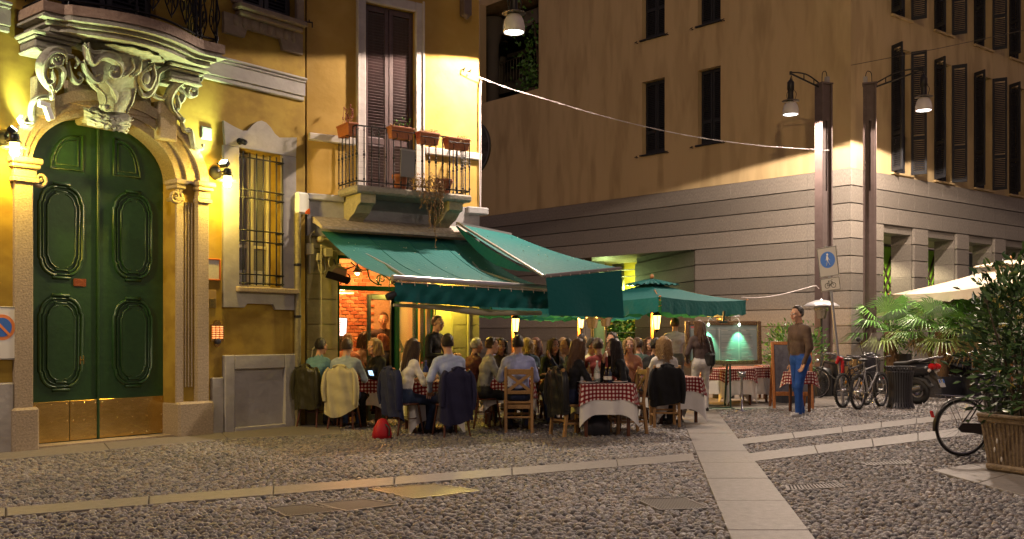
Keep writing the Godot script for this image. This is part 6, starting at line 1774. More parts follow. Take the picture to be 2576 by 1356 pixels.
func hair_mesh(style: String, sd: int) -> MB:
	var mb := MB.new()
	var r := RandomNumberGenerator.new(); r.seed = sd
	var nz := FastNoiseLite.new(); nz.frequency = 2.2; nz.seed = sd
	var thick := 0.02 if style == "curly" else 0.011
	if style == "bald": thick = 0.003
	var low := -0.75 if style == "short" else -0.95
	mb.sheet(26, 16, func(u, v):
		var az: float = -u * TAU; var el: float = lerpf(-1.35, PI / 2, v)
		var front := cos(az)
		var line := lerpf(low, 0.72, smoothstep(-0.25, 0.75, front))
		if style == "bald": line = lerpf(-0.7, 1.35, smoothstep(-0.4, 0.5, front))
		var g: float = smoothstep(line - 0.16, line + 0.05, el)
		var rad := Vector3(0.077, 0.095, 0.097) * lerpf(0.72, 1.0, g) + Vector3.ONE * thick * g * (1.0 + 0.55 * nz.get_noise_2d(u * 14.0, v * 9.0)) + Vector3(0, 0.008, 0) * g
		return Vector3(0, 0.03, -0.012) + Vector3(sin(az) * cos(el), sin(el), cos(az) * cos(el)) * rad)
	if style == "long" or style == "curly" or style == "bob":
		var n := 46 if style == "curly" else 34
		for k in n:
			var az := lerpf(0.75, TAU - 0.75, (k + 0.5) / n) + r.randf_range(-0.06, 0.06)
			var L := r.randf_range(0.3, 0.4) if style == "long" else (r.randf_range(0.22, 0.32) if style == "curly" else 0.17)
			var pts := []; var rad := []
			var m := 16 if style == "curly" else 9
			var back := -cos(az)
			for i in m + 1:
				var t := float(i) / m
				var out := 0.086 + 0.012 * sin(minf(t * 3.0, 1.0) * PI / 2) + (0.03 * t if style == "curly" else 0.008 * t)
				var wob := 0.016 * sin(t * 34.0 + k * 2.1) if style == "curly" else 0.006 * sin(t * 9.0 + k)
				pts.append(Vector3(sin(az) * out + wob, 0.09 - (L + 0.06) * t, cos(az) * out - 0.012 - 0.05 * t * maxf(back, 0.0) + wob * 0.6))
				rad.append(lerpf(0.017, 0.006, t))
			mb.tube(pts, rad, 5)
	return mb

# spec keys: x (bearing), z (distance), yaw, h, top, legs, skin, hair, style, sleeve, arms, lean, twist, stand
func person(label: String, d: Dictionary) -> Node3D:
	var P: Vector3 = d.p if d.has("p") else at(d.x, 840, d.z)
	P.y = 0.0
	var s: float = d.get("h", 1.72) / 1.72
	var fem: bool = d.get("fem", false)
	var stand: bool = d.get("stand", false)
	var lean: float = d.get("lean", 0.16)
	var F := Field.new()
	var hip := 0.92 if stand else 0.55
	var up := 0.0
	var sp := func(h: float) -> Vector3: return Vector3(0, hip + h, sin(lean) * h - (0.0 if stand else 0.03))
	var w: float = (0.86 if fem else 1.0) * d.get("bulk", 1.0)
	F.cap(Vector3(-0.075, hip, -0.02), Vector3(0.075, hip, -0.02), 0.118, 0.118, 2)
	if not stand: F.cap(Vector3(-0.07, hip - 0.02, -0.07), Vector3(0.07, hip - 0.02, -0.07), 0.09, 0.09, 2)
	F.cap(sp.call(0.12) + Vector3(-0.045, 0, 0), sp.call(0.12) + Vector3(0.045, 0, 0), 0.108 * w, 0.108 * w, 1)
	F.cap(sp.call(0.22) + Vector3(-0.05 * w, 0, 0), sp.call(0.22) + Vector3(0.05 * w, 0, 0), 0.108 * w, 0.108 * w, 1)
	F.cap(sp.call(0.36) + Vector3(-0.075 * w, 0, 0), sp.call(0.36) + Vector3(0.075 * w, 0, 0), 0.115 * w, 0.115 * w, 1)
	F.cap(sp.call(0.47) + Vector3(-0.125 * w, 0, 0), sp.call(0.47) + Vector3(0.125 * w, 0, 0), 0.075, 0.075, 1)
	F.cap(sp.call(0.49), sp.call(0.52), 0.075, 0.06, 1); F.cap(sp.call(0.53), sp.call(0.6), 0.054, 0.052, 0)
	if fem:
		for q in [-1, 1]: F.ell(sp.call(0.35) + Vector3(q * 0.065, 0, 0.09), Vector3(0.06, 0.06, 0.05), 1)
	var hands := []
	var fore: int = 1 if d.get("sleeve", 1) == 1 else 0
	var arms: Array = d.get("arms", [Vector3(0.17, 0.8, 0.4), Vector3(-0.17, 0.8, 0.4)])
	for q in 2:
		var sg := 1.0 if q == 0 else -1.0
		var sh: Vector3 = sp.call(0.47) + Vector3(sg * 0.185 * w, -0.01, 0)
		var hd: Vector3 = arms[q]
		hd = sh + (hd - sh).limit_length(0.54)
		var el := elbow(sh, hd, 0.29, 0.26, Vector3(sg * 0.5, -1.0, -0.3))
		F.cap(sh, el, 0.056 * w, 0.045 * w, 1)
		F.cap(sh.lerp(el, 0.55), el, 0.049 * w, 0.044 * w, fore)
		F.cap(el, hd, 0.043 * w, 0.029, fore)
		F.cap(el.lerp(hd, 0.85), hd, 0.03, 0.028, 0)
		var y := (hd - el).normalized()
		var z := y.cross(Vector3(sg, 0, 0)).normalized() * sg
		z = (Vector3.DOWN - y * y.dot(Vector3.DOWN)).normalized() if absf(y.y) < 0.8 else z
		hands.append(Transform3D(Basis(y.cross(z), y, z) * Basis.from_scale(Vector3(-sg, 1, 1)), hd))
	var ft: Array = d.get("feet", [Vector3(0.12, 0.0, 0.36), Vector3(-0.12, 0.0, 0.3)] if not stand else [Vector3(0.1, 0, 0.02), Vector3(-0.1, 0, -0.04)])
	for q in 2:
		var sg := 1.0 if q == 0 else -1.0
		var hp := Vector3(sg * 0.09, hip - 0.01, 0)
		var an: Vector3 = ft[q] + Vector3(0, 0.085, 0)
		var kn := elbow(hp, an, 0.425, 0.41, Vector3(sg * 0.15, 0.5, 1.0))
		F.cap(hp, kn, 0.095 * w, 0.066, 2); F.cap(kn, an, 0.066, 0.042 if fem else 0.056, 2)
		var toe: Vector3 = d.get("toe", Vector3(sg * 0.04, 0, 0.16))
		F.cap(an + Vector3(0, -0.045, -0.02), an + Vector3(toe.x, -0.05, toe.z), 0.038, 0.033, 3)
	var skin: Color = d.get("skin", Color(0.42, 0.24, 0.16))
	var body := F.mesh(0.023, 0.035)
	var st := SurfaceTool.new(); st.begin(Mesh.PRIMITIVE_TRIANGLES)
	var cols := [skin, d.top, d.legs, d.get("shoes", Color(0.03, 0.025, 0.02))]
	emit(st, body, cols, Transform3D.IDENTITY)
	var hc: Vector3 = sp.call(0.575) + Vector3(0, 0.125, 0.04)
	var hx := Transform3D(Basis.from_euler(Vector3(d.get("nod", 0.05), d.get("twist", 0.0), d.get("tilt", 0.0))), hc)
	var face := [skin, Color(0.6, 0.58, 0.55), Color(0.03, 0.02, 0.015), skin * Color(0.85, 0.5, 0.5)]
	emit(st, head_t, face, hx)
	for h in hands: emit(st, hand_t, face, h)
	st.generate_normals(); st.index()
	var o := thing("person", label, "person", place(P, deg_to_rad(d.yaw), s))
	var pm := mat("cloth_and_skin", Color.WHITE, 0.75)
	pm.vertex_color_use_as_albedo = true; pm.metallic_specular = 0.3
	pm.heightmap_enabled = true; pm.heightmap_scale = 0.9; pm.heightmap_texture = noise_tex("folds", 0.02, []); pm.uv1_triplanar = true; pm.uv1_scale = Vector3(3.2, 1.6, 3.2)
	part("body", st.commit(), pm, o)
	if d.get("style", "short") != "none":
		var hm: Color = d.get("hair", Color(0.025, 0.016, 0.01))
		part("hair", hair_mesh(d.get("style", "short"), int(d.get("x", 3) + d.yaw)), worn("hair_" + str(hm.to_rgba32()), hm * 0.6, hm * 1.5, 0.42, 5.0, 1.2, 0.02, Vector3(4, 0.6, 4), false), o, hx)
	return o

# ---- chairs, tables, jackets
var bistro: Node3D
var pine: Node3D
func chair_at(kind: int, p: Vector3, yaw: float, label: String):
	p.y = 0.0
	var src := pine if kind == 1 else bistro
	var xf := place(p, deg_to_rad(yaw))
	if not src.has_meta("used"):
		src.set_meta("used", true)
		src.transform = xf; src.set_meta("label", label)
		return
	var c := dup(src, "chair", label, xf)
	c.remove_meta("used")
func make_chairs():
	var wood := worn("pine_wood", Color(0.25, 0.13, 0.04), Color(0.4, 0.23, 0.09), 0.45, 3.0, 0.2, 0.02, Vector3(3, 0.5, 3), false)
	var dk := mat("bentwood", Color(0.09, 0.03, 0.015), 0.25)
	pine = thing("chair", "x", "chair", Transform3D.IDENTITY, "wooden chairs of the restaurant")
	var mb := MB.new(); mb.box(Vector3(0, 0.45, 0.02), Vector3(0.43, 0.035, 0.42), Basis.IDENTITY, 0.012); part("seat", mb, wood, pine)
	for s in [-1, 1]:
		mb = MB.new(); mb.box(Vector3(s * 0.185, 0.216, 0.2), Vector3(0.045, 0.432, 0.045), Basis.IDENTITY, 0.006); part("leg", mb, wood, pine)
		mb = MB.new(); mb.beam(Vector3(s * 0.19, 0, -0.23), Vector3(s * 0.19, 0.5, -0.175), 0.042, 0.045, 0.006); mb.beam(Vector3(s * 0.19, 0.49, -0.175), Vector3(s * 0.19, 0.97, -0.25), 0.042, 0.045, 0.01); part("leg", mb, wood, pine)
		mb = MB.new(); mb.beam(Vector3(s * 0.188, 0.2, -0.2), Vector3(s * 0.188, 0.2, 0.2), 0.03, 0.02, 0.004, Vector3.RIGHT); part("stretcher", mb, wood, pine)
	for y in [[0.39, 0.2, 0.06], [0.39, -0.185, 0.06], [0.26, 0.2, 0.03], [0.24, -0.2, 0.03]]:
		mb = MB.new(); mb.box(Vector3(0, y[0], y[1]), Vector3(0.33, y[2], 0.025), Basis.IDENTITY, 0.004); part("stretcher", mb, wood, pine)
	mb = MB.new()
	mb.box(Vector3(0, 0.9, -0.24), Vector3(0.34, 0.08, 0.026), Basis(Vector3.RIGHT, -0.15), 0.006); mb.box(Vector3(0, 0.6, -0.192), Vector3(0.34, 0.05, 0.026), Basis(Vector3.RIGHT, -0.15), 0.006)
	for s in [-1, 1]: mb.beam(Vector3(-s * 0.165, 0.62, -0.196 + 0.004 * s), Vector3(s * 0.165, 0.87, -0.235 + 0.004 * s), 0.045, 0.016, 0.003, Vector3.FORWARD)
	part("cross_back", mb, wood, pine)
	bistro = thing("chair", "x", "chair", Transform3D.IDENTITY, "wooden chairs of the restaurant")
	mb = MB.new(); mb.lathe([Vector2(0.19, 0.44), Vector2(0.21, 0.445), Vector2(0.21, 0.465), Vector2(0.19, 0.472), Vector2(0.002, 0.46)], 22); part("seat", mb, dk, bistro)
	for s in [-1, 1]:
		mb = MB.new(); mb.tube([Vector3(s * 0.14, 0.44, 0.14), Vector3(s * 0.19, 0.0, 0.2)], [0.018, 0.013], 8); part("leg", mb, dk, bistro)
		mb = MB.new(); mb.tube([Vector3(s * 0.15, 0.46, -0.15), Vector3(s * 0.2, 0.0, -0.24)], [0.019, 0.014], 8); part("leg", mb, dk, bistro)
	mb = MB.new()
	var pts := []
	for k in 19:
		var a := PI * k / 18.0
		pts.append(Vector3(cos(a) * 0.19, 0.46 + sin(a) * 0.44, -0.16 - 0.1 * sin(a)))
	mb.tube(pts, 0.015, 7); mb.tube(pts.map(func(v): return Vector3(v.x * 0.6, 0.46 + (v.y - 0.46) * 0.7, v.z + 0.01)), 0.01, 6)
	part("bent_back", mb, dk, bistro)
	mb = MB.new(); pts = []
	for k in 16: pts.append(Vector3(cos(TAU * k / 16.0) * 0.165, 0.25, sin(TAU * k / 16.0) * 0.165))
	mb.tube(pts, 0.009, 6, true); part("hoop", mb, dk, bistro)
func jacket(label: String, p: Vector3, yaw: float, m: Material, drop := 0.62, hem := 0.0):
	p.y = 0.0
	var o := thing("jacket", label, "jacket", place(p, deg_to_rad(yaw)), "jackets hung over chair backs")
	var mb := MB.new()
	var ph := p.x * 7.0
	mb.sheet(44, 18, func(u, v):                        # body: a flattened loop round the chair back
		var a: float = u * TAU
		var y: float = 0.975 - (drop + 0.02) * v - (0.02 * sin(a * 3.0 + ph) + hem * sin(a + 1.0)) * v
		var wid: float = lerpf(0.2, 0.26, sqrt(v)) * (0.3 + 0.7 * smoothstep(-0.02, 0.12, v))
		var dep: float = lerpf(0.058, 0.09, v) + (0.02 * sin(a * 7.0 + ph + v * 3.0) + 0.014 * sin(a * 11.0 + v * 8.0 + ph)) * (0.3 + v) + 0.006 * sin(a * 3.0 + v * 22.0)
		dep *= smoothstep(-0.04, 0.12, v)
		return Vector3(sin(a) * wid, y + (0.02 * cos(a * 2.0) if v < 0.1 else 0.0), -0.25 + 0.05 * v - cos(a) * dep), false, 0.004)
	part("body", mb, m, o)
	for s in [-1, 1]:
		mb = MB.new()
		mb.tube(curve3([Vector3(s * 0.17, 0.93, -0.23), Vector3(s * 0.225, 0.85, -0.24), Vector3(s * 0.25, 0.6, -0.25), Vector3(s * 0.235, 0.42 + 0.03 * s, -0.235)], 12), taper(12, 0.045, 0.05, 0.062), 9, false, 0.7)
		part("sleeve", mb, m, o)
	mb = MB.new(); mb.tube(curve3([Vector3(-0.1, 0.96, -0.28), Vector3(0, 0.985, -0.245), Vector3(0.1, 0.96, -0.28)], 8), 0.02, 6); part("collar", mb, m, o)
var gingham: StandardMaterial3D
func table(label: String, p: Vector3, yaw: float, size := 0.74, white := 0.42, red := 0.22):
	p.y = 0.0
	if gingham == null:
		var im := Image.create(8, 8, false, Image.FORMAT_RGB8)
		for i in 8:
			for j in 8:
				var k := int(i < 4) + int(j < 4)
				im.set_pixel(i, j, [Color(0.8, 0.76, 0.72), Color(0.52, 0.16, 0.17), Color(0.36, 0.02, 0.035)][k])
		gingham = mat("gingham", Color.WHITE, 0.9)
		gingham.albedo_texture = ImageTexture.create_from_image(im)
		gingham.texture_filter = BaseMaterial3D.TEXTURE_FILTER_NEAREST
		gingham.uv1_scale = Vector3(19, 19, 1)
	var o := thing("table", label, "table", place(p, deg_to_rad(yaw)), "cloth-covered tables of the terrace")
	var dk := mat("bentwood", Color.BLACK)
	var mb := MB.new(); mb.box(Vector3(0, 0.735, 0), Vector3(size - 0.02, 0.03, size - 0.02), Basis.IDENTITY, 0.006); part("tabletop", mb, dk, o)
	for k in 4:
		mb = MB.new(); mb.box(Vector3((size * 0.5 - 0.07) * (1 if k & 1 else -1), 0.36, (size * 0.5 - 0.07) * (1 if k & 2 else -1)), Vector3(0.045, 0.72, 0.045), Basis.IDENTITY, 0.005); part("leg", mb, dk, o)
	for c in [[0.753, white, 0.0, size + 0.008], [0.757, red, 0.5, size + 0.024]]:
		var h: float = c[3] * 0.5
		var fn := func(u, v) -> Array:
			var a: float = u * 4.0
			var sd := int(a) % 4; var t: float = a - int(a)
			var b: Vector3 = [Vector3(-h, 0, h), Vector3(h, 0, h), Vector3(h, 0, -h), Vector3(-h, 0, -h)][sd]
			var e: Vector3 = [Vector3(h, 0, h), Vector3(h, 0, -h), Vector3(-h, 0, -h), Vector3(-h, 0, h)][sd]
			var q := b.lerp(e, t)
			var corner := pow(absf(t - 0.5) * 2.0, 5.0)
			var len: float = c[1] * (1.0 + 0.42 * corner)
			var outd := q.normalized()
			var nrm: Vector3 = [Vector3(0, 0, 1), Vector3(1, 0, 0), Vector3(0, 0, -1), Vector3(-1, 0, 0)][sd]
			var fold: float = (0.012 + 0.018 * sin(u * 57.0 + p.x * 5.0) + 0.012 * sin(u * 101.0 + p.z)) * v
			var pos: Vector3 = q + (nrm.lerp(outd, corner)) * (fold + 0.05 * corner * v + 0.004) + Vector3(0, c[0] - len * v, 0)
			var cl: Vector3 = q + nrm * c[1] * v
			return [pos, Vector2(cl.x + 0.5, cl.z + 0.5) if c[2] > 0 else Vector2(cl.x, cl.z)]
		mb = MB.new()
		mb.sg = 1
		var nu := 64; var nv := 6
		for j in nv:
			for i in nu:
				var g := []
				for q in [[i, j], [i, j + 1], [i + 1, j + 1], [i + 1, j]]: g.append(fn.call(fmod(float(q[0]), nu) / nu, float(q[1]) / nv))
				mb.quv([g[0][0], g[1][0], g[2][0], g[3][0]], [g[0][1], g[1][1], g[2][1], g[3][1]])
		mb.quv([Vector3(-h, c[0], h), Vector3(h, c[0], h), Vector3(h, c[0], -h), Vector3(-h, c[0], -h)], [Vector2(-h + 0.5, h + 0.5), Vector2(h + 0.5, h + 0.5), Vector2(h + 0.5, -h + 0.5), Vector2(-h + 0.5, -h + 0.5)])
		part("white_cloth" if c[2] == 0.0 else "checked_cloth", mb, cloth("linen", Color(0.62, 0.6, 0.56)) if c[2] == 0.0 else gingham, o)
# ---- terrace: umbrellas, lanterns, tables, diners
func umbrella(label: String, p: Vector3, yaw: float, half: float, edge: float, apex: float, drop: float, m: Material, pole_m: Material, group: String):
	p.y = 0.0
	var o := thing("parasol", label, "parasol", place(p, yaw), group)
	var mb := MB.new(); mb.rod(Vector3(0, 0, 0), Vector3(0, apex + 0.06, 0), 0.035, 10); part("pole", mb, pole_m, o)
	mb = MB.new(); mb.ellip(Vector3(0, apex + 0.13, 0), Vector3(0.045, 0.055, 0.045)); part("finial", mb, pole_m, o)
	mb = MB.new(); mb.boxm(Vector3(-0.3, 0, -0.3), Vector3(0.3, 0.1, 0.3), 0.02); part("base", mb, mat("concrete", Color(0.2, 0.19, 0.18), 0.9), o)
	var cn := [Vector3(half, edge, half), Vector3(half, edge, -half), Vector3(-half, edge, -half), Vector3(-half, edge, half)]
	mb = MB.new()
	var vm := MB.new()
	var ribs := MB.new()
	for k in 4:
		var a: Vector3 = cn[(k + 3) % 4]; var b: Vector3 = cn[k]
		var tp := Vector3(0, apex, 0)
		mb.sheet(10, 8, func(u, v): return tp.lerp(a.lerp(b, u), maxf(v, 0.02)) + Vector3.DOWN * (0.05 * sin(PI * v) + 0.05 * sin(PI * u) * v * v), false, 0.003)
		vm.sheet(22, 4, func(u, v):
			var q: Vector3 = a.lerp(b, lerpf(0.99, 0.01, 1 - u)) + Vector3.DOWN * (0.05 * sin(PI * u) + drop * v)
			return q + (a + b).normalized() * (0.012 + 0.022 * sin(u * 31.0 + k) * v + 0.014 * sin(u * 67.0 + v * 3.0) * v), false, 0.003)
		ribs.beam(tp + Vector3.DOWN * 0.06, b + Vector3.DOWN * 0.05, 0.025, 0.025); ribs.beam(Vector3(0, apex - 0.55, 0), tp.lerp(b, 0.5) + Vector3.DOWN * 0.09, 0.02, 0.02)
		ribs.ellip(b + b.normalized() * 0.03, Vector3(0.03, 0.02, 0.03))
	part("canopy", mb, m, o); part("valance", vm, m, o); part("ribs", ribs, pole_m, o)
	mb = MB.new()
	for k in 4:
		var a := Vector3(cn[(k + 3) % 4].x * 0.3, apex + 0.0, cn[(k + 3) % 4].z * 0.3); var b := Vector3(cn[k].x * 0.3, apex, cn[k].z * 0.3)
		mb.sheet(16, 4, func(u, v): return Vector3(0, apex + 0.09, 0).lerp(a.lerp(b, u), v) + Vector3(0, 0.02 * sin(u * 30.0) * v - 0.055 * v, 0), false, 0.003)
	part("vent_cap", mb, m, o)
func lantern(label: String, p: Vector3, yaw: float, e: float):
	var o := thing("lantern", label, "lantern", place(p, yaw, 1.1), "lit lanterns on the umbrella poles")
	var iron := mat("black_iron", Color.BLACK)
	var mb := MB.new(); mb.lathe([Vector2(0.05, -0.17), Vector2(0.085, 0.09), Vector2(0.02, 0.1)], 6, Transform3D.IDENTITY, false); part("glass_body", mb, glow("lantern_glow", Color(1, 0.8, 0.4), 5.5), o)
	mb = MB.new(); mb.lathe([Vector2(0.11, 0.092), Vector2(0.06, 0.15), Vector2(0.02, 0.18), Vector2(0.012, 0.22)], 6, Transform3D.IDENTITY, false); mb.lathe([Vector2(0.01, -0.24), Vector2(0.03, -0.21), Vector2(0.055, -0.175)], 6, Transform3D.IDENTITY, false)
	for k in 6: mb.rod(Vector3(sin(TAU * k / 6) * 0.055, -0.17, cos(TAU * k / 6) * 0.055), Vector3(sin(TAU * k / 6) * 0.09, 0.09, cos(TAU * k / 6) * 0.09), 0.005, 4)
	mb.tube([Vector3(0, 0.2, 0), Vector3(-0.06, 0.24, 0), Vector3(-0.14, 0.2, 0)], 0.01, 5)
	part("cage", mb, iron, o)
	omni(Vector3(0, -0.04, 0), Color(1, 0.72, 0.32), e, 0.07, 14.0, o)
func glass_at(p: Vector3, label: String, h := 0.11, fill := Color(0, 0, 0, 0)):
	var o := thing("drinking_glass", label, "glass", Transform3D(Basis.IDENTITY, p), "glasses on the tables")
	var mb := MB.new(); mb.lathe([Vector2(h * 0.26, 0), Vector2(h * 0.33, h), Vector2(h * 0.31, h), Vector2(h * 0.24, 0.01)], 14, Transform3D.IDENTITY, true, 1, 1, false); part("bowl", mb, glass("tumbler", Color(0.85, 0.85, 0.85), 0.25), o)
	if fill.a > 0:
		mb = MB.new(); mb.lathe([Vector2(h * 0.24, 0.01), Vector2(h * 0.29, h * 0.8), Vector2(0.002, h * 0.81)], 14); part("drink", mb, mat("beer", fill, 0.2), o)
func plate_at(p: Vector3, label: String, r := 0.14):
	var o := thing("plate", label, "plate", Transform3D(Basis.IDENTITY, p), "plates of food")
	var mb := MB.new(); mb.lathe([Vector2(r * 0.6, 0), Vector2(r, 0.018), Vector2(r * 0.97, 0.022), Vector2(r * 0.6, 0.008), Vector2(0.002, 0.007)], 22); part("dish", mb, mat("china", Color(0.68, 0.66, 0.62), 0.2), o)
	mb = MB.new()
	for k in 9: mb.ellip(Vector3(rng.randf_range(-0.5, 0.5) * r, 0.018, rng.randf_range(-0.5, 0.5) * r), Vector3(rng.randf_range(0.02, 0.045), 0.012, rng.randf_range(0.015, 0.03)), Basis(Vector3.UP, k), 7, 4)
	part("food", mb, worn("pizza", Color(0.4, 0.08, 0.02), Color(0.6, 0.35, 0.12), 0.6, 14.0, 0.2, 0.05, Vector3.ONE, false), o)

